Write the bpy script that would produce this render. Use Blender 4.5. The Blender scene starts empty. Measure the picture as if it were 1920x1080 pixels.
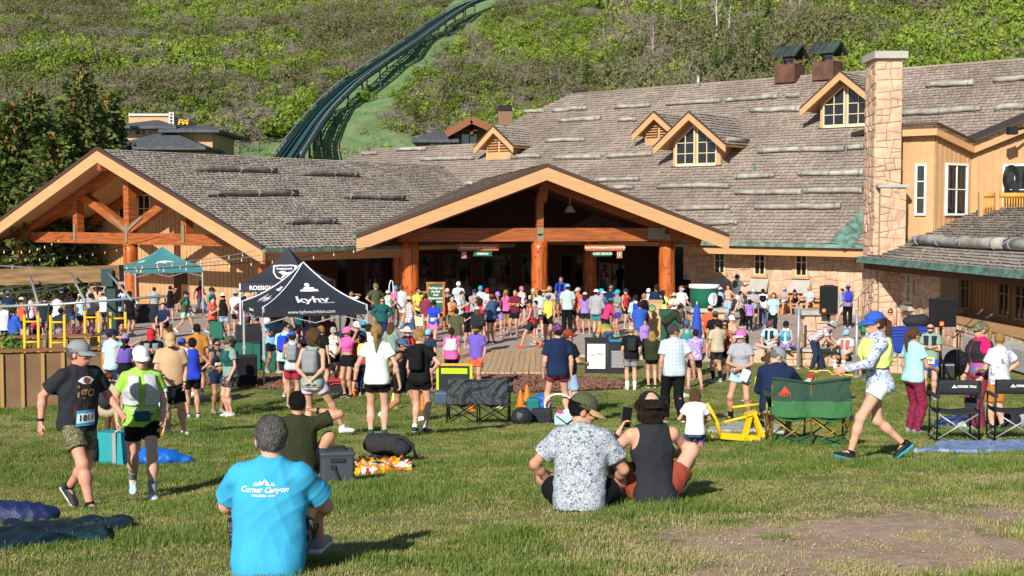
import bpy,math,random
import numpy as np
from mathutils import Vector,Matrix
from mathutils.bvhtree import BVHTree
R=math.radians
rnd=random.Random(7)
S=bpy.context.scene
COL=S.collection
# ---------------------------------------------------------------- camera, sky, sun, exposure
CAMZ,F,PITCH=4.4,2400.0,math.atan(130/2400.0)
cam=bpy.data.cameras.new('camera')
cam.sensor_width=36.0
cam.lens=F/1920*36
cam.clip_end=3000
cam_ob=bpy.data.objects.new('camera',cam)
COL.objects.link(cam_ob)
cam_ob.location=(0,0,CAMZ)
cam_ob.rotation_euler=(math.pi/2-PITCH,0,0)
S.camera=cam_ob
SUN_EL,SUN_AZ=R(29),R(22)
world=bpy.data.worlds.new('World')
S.world=world
world.use_nodes=True
wn=world.node_tree
bgn=wn.nodes['Background']
sky=wn.nodes.new('ShaderNodeTexSky')
sky.sky_type='NISHITA'
sky.sun_disc=False
sky.sun_elevation=SUN_EL
sky.sun_rotation=math.pi+SUN_AZ
sky.altitude=2000
wn.links.new(sky.outputs[0],bgn.inputs[0])
bgn.inputs[1].default_value=0.085
sl=bpy.data.lights.new('sun','SUN')
sl.energy=5.0
sl.angle=R(0.5)
sl.color=(1.0,0.95,0.865)
so=bpy.data.objects.new('sun',sl)
COL.objects.link(so)
trav=Vector((math.sin(SUN_AZ)*math.cos(SUN_EL),math.cos(SUN_AZ)*math.cos(SUN_EL),-math.sin(SUN_EL)))
so.rotation_euler=trav.to_track_quat('-Z','Y').to_euler()
so.location=(-20,-40,40)
S.view_settings.view_transform='Standard'
S.view_settings.look='None'
S.view_settings.gamma=1.0
S.view_settings.exposure=0.36
S.view_settings.use_curve_mapping=False
# ---------------------------------------------------------------- pixel -> place helpers
CP,SP=math.cos(PITCH),math.sin(PITCH)
def ray(px,py):
 u,v=(px-960)/F,(540-py)/F
 return Vector((u,CP+v*SP,-SP+v*CP))
def U(px,py,D):
 d=ray(px,py)
 return Vector((0,0,CAMZ))+d*(D/d.y)
def UZ(px,py,z):
 d=ray(px,py)
 return Vector((0,0,CAMZ))+d*((z-CAMZ)/d.z)
def UPl(px,py,o,n):
 d=ray(px,py)
 c=Vector((0,0,CAMZ))
 return c+d*((o-c).dot(n)/d.dot(n))
def proj(p):
 x,y,z=p[0],p[1],p[2]-CAMZ
 zc=y*CP-z*SP
 return 960+F*x/zc,540-F*(y*SP+z*CP)/zc
 # ---------------------------------------------------------------- ground height
def sst(a,b,x):
 t=min(1,max(0,(x-a)/(b-a)))
 return t*t*(3-2*t)
def ground(x,d):
 z=3.4-0.12*d
 k=0.35
 h=max(0,min(1,0.5+0.5*(z+0.1)/k))
 z=-0.1*(1-h)+z*h+k*h*(1-h)
 if d<6.5:
  t=sst(6.5,3.0,d)
  z=z*(1-t)+2.78*t
 z-=0.32*math.exp(-((x+4.6)/2.6)**2-((d-12.8)/4.0)**2)
 z+=0.03*math.sin(x*0.9+d*.3)*math.sin(d*0.55-x*.2)*sst(34,20,d)
 return z
def patio_front(x):
 pts=[(-60,40),(-9,38.6),(-2.7,38.2),(-2.69,42.6),(1.75,42.6),(1.76,41.5),(6.0,40.2),(8,39.6),(14,38.0),(30,36)]
 for(a,b),(c,d)in zip(pts,pts[1:]):
  if a<=x<=c:
   return b+(d-b)*(x-a)/(c-a)
 return 40
def onfloor(x,d):
 if d>patio_front(x):return 0.0
 if-2.7<x<1.75 and 36.6<d:return 0.004
 return ground(x,d)
def GP(px,py,dz=0.0):
 d=ray(px,py)
 t,st=4.0,0.05
 while t<120:
  p=Vector((0,0,CAMZ))+d*t
  if p.z<=onfloor(p.x,p.y)+dz:
   p.z=onfloor(p.x,p.y)
   return p
  t+=st
 return UZ(px,py,0)
 # ---------------------------------------------------------------- materials
def nt(m):
 m.use_nodes=True
 return m.node_tree.nodes,m.node_tree.links
def lin(c):
 return tuple(((v/255)/12.92 if v/255<=.04045 else((v/255+.055)/1.055)**2.4)for v in c)
_mats={}
def mat(name,col,rough=0.75,bump=0.0,bscale=60.0,var=0.0,vscale=6.0,metal=0.0,spec=0.3,island=0.0,col2=None,stretch=None):
 """principled colour with fine noise relief, a soft tone variation and optional per-piece variation"""
 if name in _mats:return _mats[name]
 m=bpy.data.materials.new(name)
 n,l=nt(m)
 b=n['Principled BSDF']
 b.inputs['Roughness'].default_value=rough
 b.inputs['Metallic'].default_value=metal
 b.inputs['Specular IOR Level'].default_value=spec
 b.inputs['Base Color'].default_value=(*col,1)
 tc=n.new('ShaderNodeTexCoord')
 co=tc.outputs['Object']
 if stretch:
  mp=n.new('ShaderNodeMapping');mp.inputs['Scale'].default_value=stretch
  l.new(co,mp.inputs[0]);co=mp.outputs[0]
 if var or col2:
  t=n.new('ShaderNodeTexNoise');t.inputs['Scale'].default_value=vscale;t.inputs['Detail'].default_value=5
  l.new(co,t.inputs['Vector'])
  rp=n.new('ShaderNodeValToRGB')
  c2=col2 or tuple(max(0,c*(1-var))for c in col)
  c1=col if col2 else tuple(c*(1+var*.6)for c in col)
  rp.color_ramp.elements[0].position=.36;rp.color_ramp.elements[1].position=.64
  rp.color_ramp.elements[0].color=(*c2,1);rp.color_ramp.elements[1].color=(*c1,1)
  l.new(t.outputs[0],rp.inputs[0])
  out=rp.outputs[0]
 else:
  out=None
 if island:
  g=n.new('ShaderNodeNewGeometry')
  mr=n.new('ShaderNodeMapRange');mr.inputs[3].default_value=1-island;mr.inputs[4].default_value=1+island
  l.new(g.outputs['Random Per Island'],mr.inputs[0])
  oi=n.new('ShaderNodeObjectInfo')
  mr2=n.new('ShaderNodeMapRange');mr2.inputs[3].default_value=1-island*.6;mr2.inputs[4].default_value=1+island*.6
  l.new(oi.outputs['Random'],mr2.inputs[0])
  mu=n.new('ShaderNodeMath');mu.operation='MULTIPLY'
  l.new(mr.outputs[0],mu.inputs[0]);l.new(mr2.outputs[0],mu.inputs[1])
  mx=n.new('ShaderNodeVectorMath');mx.operation='SCALE'
  if out:l.new(out,mx.inputs[0])
  else:mx.inputs[0].default_value=col
  l.new(mu.outputs[0],mx.inputs['Scale'])
  out=mx.outputs[0]
 if out:l.new(out,b.inputs['Base Color'])
 if bump:
  t2=n.new('ShaderNodeTexNoise');t2.inputs['Scale'].default_value=bscale;t2.inputs['Detail'].default_value=4
  l.new(co,t2.inputs['Vector'])
  bp=n.new('ShaderNodeBump');bp.inputs['Strength'].default_value=bump;bp.inputs['Distance'].default_value=.02
  l.new(t2.outputs[0],bp.inputs['Height']);l.new(bp.outputs[0],b.inputs['Normal'])
 _mats[name]=m
 return m
def foliage_mat(name,c1,c2,scale=.5,trans=.25,rough=.7):
 """leaf colour that changes from leaf to leaf and from plant to plant"""
 if name in _mats:return _mats[name]
 m=bpy.data.materials.new(name)
 n,l=nt(m)
 b=n['Principled BSDF'];b.inputs['Roughness'].default_value=rough;b.inputs['Specular IOR Level'].default_value=.15
 g=n.new('ShaderNodeNewGeometry');oi=n.new('ShaderNodeObjectInfo')
 ad=n.new('ShaderNodeMath');ad.operation='ADD'
 sc=n.new('ShaderNodeMath');sc.operation='MULTIPLY';sc.inputs[1].default_value=.45
 sc2=n.new('ShaderNodeMath');sc2.operation='MULTIPLY';sc2.inputs[1].default_value=.55
 l.new(g.outputs['Random Per Island'],sc.inputs[0]);l.new(oi.outputs['Random'],sc2.inputs[0])
 l.new(sc.outputs[0],ad.inputs[0]);l.new(sc2.outputs[0],ad.inputs[1])
 rp=n.new('ShaderNodeValToRGB')
 rp.color_ramp.elements[0].color=(*c1,1);rp.color_ramp.elements[1].color=(*c2,1)
 l.new(ad.outputs[0],rp.inputs[0]);l.new(rp.outputs[0],b.inputs['Base Color'])
 if trans:
  tr=n.new('ShaderNodeBsdfTranslucent');mx=n.new('ShaderNodeMixShader');mx.inputs[0].default_value=trans
  l.new(rp.outputs[0],tr.inputs[0]);l.new(b.outputs[0],mx.inputs[1]);l.new(tr.outputs[0],mx.inputs[2])
  l.new(mx.outputs[0],n['Material Output'].inputs[0])
 _mats[name]=m
 return m
def glass_mat(name,col=(.012,.014,.017),rough=.06):
 return mat(name,col,rough=rough,spec=.6)
 # ---------------------------------------------------------------- mesh helpers
def mesh_np(name,v,f4=None,smooth=False,f3=None,mi=None):
 me=bpy.data.meshes.new(name)
 v=np.asarray(v,np.float32)
 idx,ls,st=[],[],0
 parts=[]
 if f4 is not None and len(f4):parts.append(np.asarray(f4,np.int32))
 if f3 is not None and len(f3):parts.append(np.asarray(f3,np.int32))
 lt=np.concatenate([np.full(len(p),p.shape[1],np.int32)for p in parts])if parts else np.zeros(0,np.int32)
 lv=np.concatenate([p.ravel()for p in parts])if parts else np.zeros(0,np.int32)
 me.vertices.add(len(v));me.vertices.foreach_set('co',v.ravel())
 me.loops.add(len(lv));me.loops.foreach_set('vertex_index',lv)
 me.polygons.add(len(lt))
 me.polygons.foreach_set('loop_start',np.concatenate([[0],np.cumsum(lt)[:-1]]).astype(np.int32)if len(lt)else[])
 me.polygons.foreach_set('loop_total',lt)
 if smooth:me.polygons.foreach_set('use_smooth',np.ones(len(lt),bool))
 if mi is not None:me.polygons.foreach_set('material_index',np.asarray(mi,np.int32))
 me.update(calc_edges=True)
 return me
class MB:
 def __init__(s):s.v=[];s.f=[];s.m=[];s.cur=0;s.sm=[];s.smooth=False
 def add(s,vs,fs):
  o=len(s.v);s.v+=[tuple(q)for q in vs]
  for q in fs:s.f.append([i+o for i in q]);s.m.append(s.cur);s.sm.append(s.smooth)
 def box(s,c,size,rot=None):
  hx,hy,hz=size[0]/2,size[1]/2,size[2]/2
  c=Vector(c)
  vs=[Vector((x,y,z))for x in(-hx,hx)for y in(-hy,hy)for z in(-hz,hz)]
  if rot is not None:vs=[rot@q for q in vs]
  s.add([c+q for q in vs],[(0,1,3,2),(4,6,7,5),(0,4,5,1),(2,3,7,6),(0,2,6,4),(1,5,7,3)])
 def beam(s,a,b,w,h,up=(0,0,1)):
  a,b,up=Vector(a),Vector(b),Vector(up)
  d=(b-a);L=d.length;d.normalize()
  r=d.cross(up)
  if r.length<1e-4:r=d.cross(Vector((0,1,0)))
  r.normalize();u=r.cross(d)
  s.add([a+r*w/2*i+u*h/2*j+d*L*k for k in(0,1)for i,j in((-1,-1),(1,-1),(1,1),(-1,1))],[(3,2,1,0),(4,5,6,7),(0,1,5,4),(1,2,6,5),(2,3,7,6),(3,0,4,7)])
 def tube(s,pts,rad,n=8,caps=True):
  pts=[Vector(p)for p in pts]
  rs=rad if isinstance(rad,(list,tuple))else[rad]*len(pts)
  vs,fs=[],[]
  for i,p in enumerate(pts):
   d=(pts[min(i+1,len(pts)-1)]-pts[max(i-1,0)])
   if d.length<1e-6:d=Vector((0,0,1))
   d.normalize()
   r=d.cross(Vector((0,0,1)))
   if r.length<.15:r=d.cross(Vector((0,1,0)))
   r.normalize();u=r.cross(d)
   for k in range(n):
    a=2*math.pi*k/n
    vs.append(p+(r*math.cos(a)+u*math.sin(a))*rs[i])
  for i in range(len(pts)-1):
   for k in range(n):
    fs.append((i*n+k,i*n+(k+1)%n,(i+1)*n+(k+1)%n,(i+1)*n+k))
  sm=s.smooth;s.smooth=True;s.add(vs,fs);s.smooth=False
  if caps:
   o=len(s.v)-len(vs)
   s.f.append([o+k for k in range(n)][::-1]);s.m.append(s.cur);s.sm.append(False)
   s.f.append([o+(len(pts)-1)*n+k for k in range(n)]);s.m.append(s.cur);s.sm.append(False)
  s.smooth=sm
 def lathe(s,prof,n=16,c=(0,0,0),sx=1,sy=1):
  vs,fs=[],[]
  for r,z in prof:
   for k in range(n):
    a=2*math.pi*k/n
    vs.append((c[0]+r*sx*math.cos(a),c[1]+r*sy*math.sin(a),c[2]+z))
  for i in range(len(prof)-1):
   for k in range(n):fs.append((i*n+k,i*n+(k+1)%n,(i+1)*n+(k+1)%n,(i+1)*n+k))
  sm=s.smooth;s.smooth=True;s.add(vs,fs);s.smooth=sm
 def prism(s,poly,ext):
  """poly: coplanar 3d points, ext: extrusion vector"""
  n=len(poly);e=Vector(ext)
  p=[Vector(q)for q in poly]
  s.add(p+[q+e for q in p],[tuple(range(n))[::-1],tuple(range(n,2*n))]+[(i,(i+1)%n,(i+1)%n+n,i+n)for i in range(n)])
 def grid(s,fn,nu,nv):
  vs=[fn(i/nu,j/nv)for j in range(nv+1)for i in range(nu+1)]
  fs=[(j*(nu+1)+i,j*(nu+1)+i+1,(j+1)*(nu+1)+i+1,(j+1)*(nu+1)+i)for j in range(nv)for i in range(nu)]
  sm=s.smooth;s.smooth=True;s.add(vs,fs);s.smooth=sm
 def mesh(s,name):
  me=bpy.data.meshes.new(name)
  me.from_pydata(s.v,[],s.f)
  me.polygons.foreach_set('material_index',s.m)
  me.polygons.foreach_set('use_smooth',s.sm)
  me.update()
  return me
def fix(me):
 import bmesh
 bm=bmesh.new();bm.from_mesh(me);bmesh.ops.recalc_face_normals(bm,faces=bm.faces);bm.to_mesh(me);bm.free()
 return me
def link(name,me,mats,parent=None,world=False):
 o=bpy.data.objects.new(name,me)
 COL.objects.link(o)
 mats=mats if isinstance(mats,(list,tuple))else[mats]
 if me is not None and len(me.materials)==0:
  for m in mats:me.materials.append(m)
 elif me is not None:
  for i,m in enumerate(mats):
   if me.materials[i]is not m:
    o.material_slots[i].link='OBJECT';o.material_slots[i].material=m
 if parent is not None:
  o.parent=parent
  if world:
   o.matrix_parent_inverse=Matrix.Translation(-parent.location)
 return o
def obj(name,mb,mats,parent=None,world=False,recalc=True):
 me=mb.mesh(name)
 if recalc:fix(me)
 return link(name,me,mats,parent,world)
def tag(o,label=None,cat=None,group=None,kind=None):
 if label:o['label']=label
 if cat:o['category']=cat
 if group:o['group']=group
 if kind:o['kind']=kind
 return o
def thing(name,label,cat,loc=(0,0,0),rz=0.0,group=None):
 o=bpy.data.objects.new(name,None)
 o.empty_display_size=.2
 COL.objects.link(o)
 o.location=loc;o.rotation_euler=(0,0,rz)
 return tag(o,label,cat,group)
def dup(root,loc,rz,label=None,kids=None):
 r=root.copy();COL.objects.link(r);r.location=loc;r.rotation_euler=(0,0,rz)
 if label:r['label']=label
 for ch in(kids if kids is not None else list(root.children)):
  c=ch.copy();COL.objects.link(c);c.parent=r
  for g in ch.children:
   d=g.copy();COL.objects.link(d);d.parent=c
 return r
def structure(o):o['kind']='structure';return o
def stuff(o):o['kind']='stuff';return o
_txt={}
def text_mesh(s,size,depth=0.002,align='CENTER',bold=0.0,shear=0.0,spacing=1.0):
 """flat print of a line of lettering in the XZ plane, facing -Y"""
 key=(s,size,depth,align,bold,shear,spacing)
 if key in _txt:return _txt[key]
 c=bpy.data.curves.new('lettering','FONT')
 c.body=s;c.size=size;c.extrude=depth;c.align_x=align;c.align_y='CENTER';c.offset=bold;c.shear=shear;c.space_character=spacing
 c.resolution_u=3
 o=bpy.data.objects.new('lettering',c)
 COL.objects.link(o)
 dg=bpy.context.evaluated_depsgraph_get()
 me=bpy.data.meshes.new_from_object(o.evaluated_get(dg))
 bpy.data.objects.remove(o);bpy.data.curves.remove(c)
 me.transform(Matrix.Rotation(math.pi/2,4,'X'))
 me.materials.clear()
 _txt[key]=me
 return me
def text(name,s,size,m,parent,loc,rot=(0,0,0),**k):
 o=link(name,text_mesh(s,size,**k),m,parent)
 o.location=loc;o.rotation_euler=rot
 return o
 # value noise for masks
_rs=np.random.RandomState(3)
_nt=_rs.rand(64,64)
def vnoise(x,y):
 x=np.asarray(x,float);y=np.asarray(y,float)
 xi=np.floor(x).astype(int);yi=np.floor(y).astype(int)
 fx=x-xi;fy=y-yi
 fx=fx*fx*(3-2*fx);fy=fy*fy*(3-2*fy)
 g=lambda a,b:_nt[a%64,b%64]
 return(g(xi,yi)*(1-fx)+g(xi+1,yi)*fx)*(1-fy)+(g(xi,yi+1)*(1-fx)+g(xi+1,yi+1)*fx)*fy
def fbm(x,y,o=4):
 s,a,t=0,.5,0
 for i in range(o):
  s=s+a*vnoise(np.asarray(x)*2**i+17*i,np.asarray(y)*2**i+5*i);t+=a;a*=.5
 return s/t
def scatter(name,pts,rots,scales,idx,variants,kind='stuff'):
 """one object whose geometry nodes put a copy of a variant mesh on every point"""
 coll=bpy.data.collections.new(name+'_kinds')
 for i,(me,ms)in enumerate(variants):
  o=bpy.data.objects.new('%s_kind_%02d'%(name,i),me)
  if len(me.materials)==0:
   for m in(ms if isinstance(ms,(list,tuple))else[ms]):me.materials.append(m)
  coll.objects.link(o)
 me=bpy.data.meshes.new(name)
 pts=np.asarray(pts,np.float32)
 me.vertices.add(len(pts));me.vertices.foreach_set('co',pts.ravel())
 a=me.attributes.new('rot','FLOAT_VECTOR','POINT');a.data.foreach_set('vector',np.asarray(rots,np.float32).ravel())
 a=me.attributes.new('scl','FLOAT_VECTOR','POINT');a.data.foreach_set('vector',np.asarray(scales,np.float32).ravel())
 a=me.attributes.new('idx','INT','POINT');a.data.foreach_set('value',np.asarray(idx,np.int32))
 o=bpy.data.objects.new(name,me)
 COL.objects.link(o)
 ng=bpy.data.node_groups.new(name,'GeometryNodeTree')
 ng.interface.new_socket('Geometry',in_out='INPUT',socket_type='NodeSocketGeometry')
 ng.interface.new_socket('Geometry',in_out='OUTPUT',socket_type='NodeSocketGeometry')
 N,L=ng.nodes,ng.links
 gi,go=N.new('NodeGroupInput'),N.new('NodeGroupOutput')
 ip=N.new('GeometryNodeInstanceOnPoints')
 ci=N.new('GeometryNodeCollectionInfo')
 ci.inputs['Collection'].default_value=coll
 ci.inputs['Separate Children'].default_value=True
 ci.inputs['Reset Children'].default_value=True
 def attr(nm,ty):
  q=N.new('GeometryNodeInputNamedAttribute');q.data_type=ty;q.inputs[0].default_value=nm
  return[s for s in q.outputs if s.name=='Attribute' and s.enabled][0]
 L.new(gi.outputs[0],ip.inputs['Points'])
 L.new(ci.outputs[0],ip.inputs['Instance'])
 ip.inputs['Pick Instance'].default_value=True
 L.new(attr('idx','INT'),ip.inputs['Instance Index'])
 er=N.new('FunctionNodeEulerToRotation')
 L.new(attr('rot','FLOAT_VECTOR'),er.inputs[0]);L.new(er.outputs[0],ip.inputs['Rotation'])
 L.new(attr('scl','FLOAT_VECTOR'),ip.inputs['Scale'])
 L.new(ip.outputs[0],go.inputs[0])
 md=o.modifiers.new('scatter','NODES');md.node_group=ng
 o['kind']=kind
 return o
 # ================================================================ TERRAIN
def hillz(x,d):
 a=sst(70,130,d)
 z=-0.6+a*10.4 if d<130 else 9.8+.32*(d-130)-.00022*(d-130)**2*(1 if d<400 else 1)
 w=sst(95,150,d)
 z+=w*(2.2*math.sin(x*.035+.6)*math.sin(d*.03)+1.0*math.sin(x*.11+d*.05)+.5*math.sin(x*.23-d*.17))
 z+=w*max(0,x-8)*.045
 return z
def hill_hit(px,py,dz=0.0):
 dr=ray(px,py)
 t=100.0
 while t<420:
  p=Vector((0,0,CAMZ))+dr*t
  if p.z<=hillz(p.x,p.y)+dz:return p
  t+=.4
 return Vector((0,0,CAMZ))+dr*300
 # soil / ground materials with painted soil map (where the turf is worn away)
def turf_material():
 m=bpy.data.materials.new('turf');n,l=nt(m)
 b=n['Principled BSDF'];b.inputs['Roughness'].default_value=.95;b.inputs['Specular IOR Level'].default_value=.1
 tc=n.new('ShaderNodeTexCoord')
 def noise(s,d=6,r=.6):
  t=n.new('ShaderNodeTexNoise');t.inputs['Scale'].default_value=s;t.inputs['Detail'].default_value=d;t.inputs['Roughness'].default_value=r
  l.new(tc.outputs['Object'],t.inputs['Vector']);return t.outputs[0]
 def ramp(src,stops):
  r=n.new('ShaderNodeValToRGB')
  while len(r.color_ramp.elements)<len(stops):r.color_ramp.elements.new(.5)
  for e,(p,c)in zip(r.color_ramp.elements,stops):e.position=p;e.color=(*c,1)
  l.new(src,r.inputs[0]);return r.outputs[0]
 def mix(f,a,c):
  x=n.new('ShaderNodeMix');x.data_type='RGBA'
  l.new(f,x.inputs[0]);l.new(a,x.inputs[6]);l.new(c,x.inputs[7]);return x.outputs[2]
 green=ramp(noise(22,8),[(.3,(.11,.13,.035)),(.55,(.19,.205,.065)),(.75,(.28,.27,.11))])
 straw=ramp(noise(40,8),[(.3,(.17,.15,.06)),(.7,(.33,.28,.14))])
 soil=ramp(noise(9,10,.65),[(.3,(.33,.225,.15)),(.6,(.52,.37,.265)),(.8,(.62,.46,.34))])
 patch=ramp(noise(1.1,5),[(.45,(0,0,0)),(.68,(.75,.75,.75))])
 g2=mix(patch,green,straw)
 at=n.new('ShaderNodeAttribute');at.attribute_name='soil'
 ad=n.new('ShaderNodeMath');ad.operation='ADD'
 s1=n.new('ShaderNodeMath');s1.operation='MULTIPLY_ADD';s1.inputs[1].default_value=1.2;s1.inputs[2].default_value=-.6
 l.new(noise(14,8,.7),s1.inputs[0]);l.new(s1.outputs[0],ad.inputs[0]);l.new(at.outputs['Fac'],ad.inputs[1])
 f=ramp(ad.outputs[0],[(.42,(0,0,0)),(.62,(1,1,1))])
 l.new(mix(f,g2,soil),b.inputs['Base Color'])
 bp=n.new('ShaderNodeBump');bp.inputs['Strength'].default_value=.6;bp.inputs['Distance'].default_value=.03
 l.new(noise(45,8,.7),bp.inputs['Height']);l.new(bp.outputs[0],b.inputs['Normal'])
 return m
def soil_at(x,y):
 """0 turf .. 1 bare earth"""
 x=np.asarray(x,float);y=np.asarray(y,float)
 s=np.zeros_like(x)
 for cx,cy,rx,ry,a in((2.1,7.2,1.25,1.1,.95),(3.2,8.6,.9,.8,.5),(1.3,6.2,.7,.6,.7),(3.3,6.7,1.0,.8,.45),(.6,7.1,.25,.2,.35),(-.3,9.6,.3,.3,.35),(4.6,11.5,.7,.5,.5),(-.9,15.5,2.2,.5,.35),(-4.5,10.8,.8,.4,.3),(5.0,24,1.5,.6,.4),(1.8,17,1,.5,.25),(-1.5,8.6,.35,.25,.3)):
  s=np.maximum(s,a*np.exp(-((x-cx)/rx)**2*.9-((y-cy)/ry)**2*.9))
 n=fbm(x*2.3+3,y*2.3+9)
 return np.clip(s*1.45*(.05+1.75*n)-.05,0,1)
xs=np.arange(-24,26.01,.22);ys=np.concatenate([np.arange(-3,5,.5),np.arange(5,26,.16),np.arange(26,45.1,.4)])
gx,gy=np.meshgrid(xs,ys)
gz=np.vectorize(ground)(gx,gy)+(fbm(gx*2.2,gy*2.2)-.5)*.05
V=np.stack([gx,gy,gz],-1).reshape(-1,3)
nx,ny=len(xs),len(ys)
ii=(np.arange(ny-1)[:,None]*nx+np.arange(nx-1)[None,:]).ravel()
me=mesh_np('lawn',V,np.stack([ii,ii+1,ii+1+nx,ii+nx],1),smooth=True)
at=me.attributes.new('soil','FLOAT','POINT')
at.data.foreach_set('value',soil_at(V[:,0],V[:,1]).astype(np.float32))
TURF=turf_material()
structure(link('lawn',me,TURF))
# far ground sheet
b=MB();b.add([(-900,-300,-.75),(900,-300,-.75),(900,1400,-.75),(-900,1400,-.75)],[(0,1,2,3)])
structure(obj('ground',b,mat('dry_earth',(.16,.13,.07),var=.3,vscale=.2)))
# hillside
hx=np.arange(-230,300.1,3.0);hy=np.concatenate([np.arange(66,300,3.0),np.arange(300,620,10.0)])
gx,gy=np.meshgrid(hx,hy)
gz=np.vectorize(hillz)(gx,gy)+(fbm(gx*.15,gy*.15)-.5)*1.2*np.clip((gy-100)/30,0,1)
V=np.stack([gx,gy,gz],-1).reshape(-1,3)
nx,ny=len(hx),len(hy)
ii=(np.arange(ny-1)[:,None]*nx+np.arange(nx-1)[None,:]).ravel()
me=mesh_np('hillside',V,np.stack([ii,ii+1,ii+1+nx,ii+nx],1),smooth=True)
# meadow strip beside the funicular: polygons in the photograph carried to the slope
def inpoly(x,y,poly):
 c=False
 j=len(poly)-1
 for i in range(len(poly)):
  xi,yi=poly[i];xj,yj=poly[j]
  if(yi>y)!=(yj>y)and x<(xj-xi)*(y-yi)/(yj-yi)+xi:c=not c
  j=i
 return c
MEADOW=[(380,330),(395,268),(500,262),(545,245),(585,205),(640,160),(690,125),(745,88),(812,40),(860,-20),(975,-20),(932,15),(895,50),(848,95),(805,130),(768,165),(735,205),(715,240),(790,258),(805,300),(790,330)]
def meadow(x,d,z):
 px,py=proj((x,d,z))
 return inpoly(px,py,MEADOW)
mv=np.array([1.0 if meadow(*v)else 0.0 for v in V],np.float32)
at=me.attributes.new('soil','FLOAT','POINT');at.data.foreach_set('value',mv)
m=bpy.data.materials.new('hill_earth');n,l=nt(m)
bb=n['Principled BSDF'];bb.inputs['Roughness'].default_value=.95;bb.inputs['Specular IOR Level'].default_value=.05
tc=n.new('ShaderNodeTexCoord')
def _nz(s):
 t=n.new('ShaderNodeTexNoise');t.inputs['Scale'].default_value=s;t.inputs['Detail'].default_value=7;l.new(tc.outputs['Object'],t.inputs['Vector']);return t.outputs[0]
def _rp(src,a,c,p=.35,q=.65):
 r=n.new('ShaderNodeValToRGB');r.color_ramp.elements[0].color=(*a,1);r.color_ramp.elements[1].color=(*c,1)
 r.color_ramp.elements[0].position=p;r.color_ramp.elements[1].position=q;l.new(src,r.inputs[0]);return r.outputs[0]
earth=_rp(_nz(.12),(.09,.115,.04),(.17,.155,.075))
mead=_rp(_nz(.5),(.11,.19,.075),(.19,.26,.115))
at=n.new('ShaderNodeAttribute');at.attribute_name='soil'
mx=n.new('ShaderNodeMix');mx.data_type='RGBA'
l.new(at.outputs['Fac'],mx.inputs[0]);l.new(earth,mx.inputs[6]);l.new(mead,mx.inputs[7]);l.new(mx.outputs[2],bb.inputs['Base Color'])
structure(link('hillside',me,m))
# ---------------------------------------------------------------- scrub covering the hillside
def leaf_cloud(seed,nleaf,size,shape,leaf=(.16,.26),clumps=9,up=.3):
 """many leaf sprays spread through an uneven crown volume made of clumps"""
 r=np.random.RandomState(seed)
 cc=r.normal(0,1,(clumps,3))*np.array(shape)*.5
 cc[:,2]=np.abs(cc[:,2])*1.15+shape[2]*.25
 cr=size*r.uniform(.28,.55,clumps)
 k=r.randint(0,clumps,nleaf)
 d=r.normal(0,1,(nleaf,3));d/=np.linalg.norm(d,axis=1)[:,None]
 p=cc[k]+d*(cr[k]*r.uniform(.55,1.08,nleaf))[:,None]
 p[:,2]=np.maximum(p[:,2],.05)
 a=d+r.normal(0,.6,(nleaf,3));a[:,2]+=up;a/=np.linalg.norm(a,axis=1)[:,None]
 t=np.cross(a,r.normal(0,1,(nleaf,3)));t/=np.linalg.norm(t,axis=1)[:,None]
 bt=np.cross(a,t)
 s=r.uniform(leaf[0],leaf[1],nleaf)[:,None]
 v=np.stack([p-t*s*.6,p+bt*s*.45,p+t*s*.75,p-bt*s*.45],1).reshape(-1,3)
 return v,np.arange(nleaf*4).reshape(-1,4)
def twig_cloud(seed,nb,size):
 """bare grey oak brush: branching sticks as thin three-sided slivers"""
 r=np.random.RandomState(seed)
 vs,fs=[],[]
 def stick(a,b,w):
  o=len(vs)
  d=b-a;s=np.cross(d,r.normal(0,1,3));s=s/(np.linalg.norm(s)+1e-6)*w
  vs.extend([a-s,a+s,b]);fs.append((o,o+1,o+2))
 for i in range(nb):
  base=np.array([r.normal(0,size*.25),r.normal(0,size*.25),0])
  tip=base+np.array([r.normal(0,size*.35),r.normal(0,size*.35),size*r.uniform(.5,1.0)])
  stick(base,tip,.05)
  for j in range(7):
   t=r.uniform(.3,1);q=base+(tip-base)*t
   e=q+np.array([r.normal(0,.3),r.normal(0,.3),r.uniform(.05,.45)])*size*.55
   stick(q,e,.03)
   for k in range(3):
    u=r.uniform(.3,1);q2=q+(e-q)*u
    stick(q2,q2+np.array([r.normal(0,.3),r.normal(0,.3),r.uniform(.0,.4)])*size*.35,.022)
 return np.array(vs),np.array(fs)
GR1=foliage_mat('scrub_leaf',(.15,.235,.025),(.33,.40,.07),trans=.3)
GR2=foliage_mat('scrub_leaf_dark',(.105,.165,.028),(.22,.28,.055),trans=.3)
GR3=foliage_mat('scrub_leaf_grey',(.12,.135,.05),(.21,.20,.09),trans=.2)
TW=foliage_mat('scrub_twig',(.17,.14,.105),(.30,.26,.205),trans=0)
var=[]
for i,(mm,nl)in enumerate(((GR1,330),(GR1,300),(GR2,330),(GR2,290),(GR3,260),(GR3,220))):
 v,f=leaf_cloud(40+i,nl,1.15,(1.25,1.25,.95),leaf=(.12,.26))
 var.append((mesh_np('scrub_kind',v,f),mm))
for i in range(4):
 v,f=twig_cloud(80+i,9,1.7)
 var.append((mesh_np('twig_kind',v,None,f3=f),TW))
r=np.random.RandomState(11)
pts,rots,scl,idx=[],[],[],[]
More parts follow.
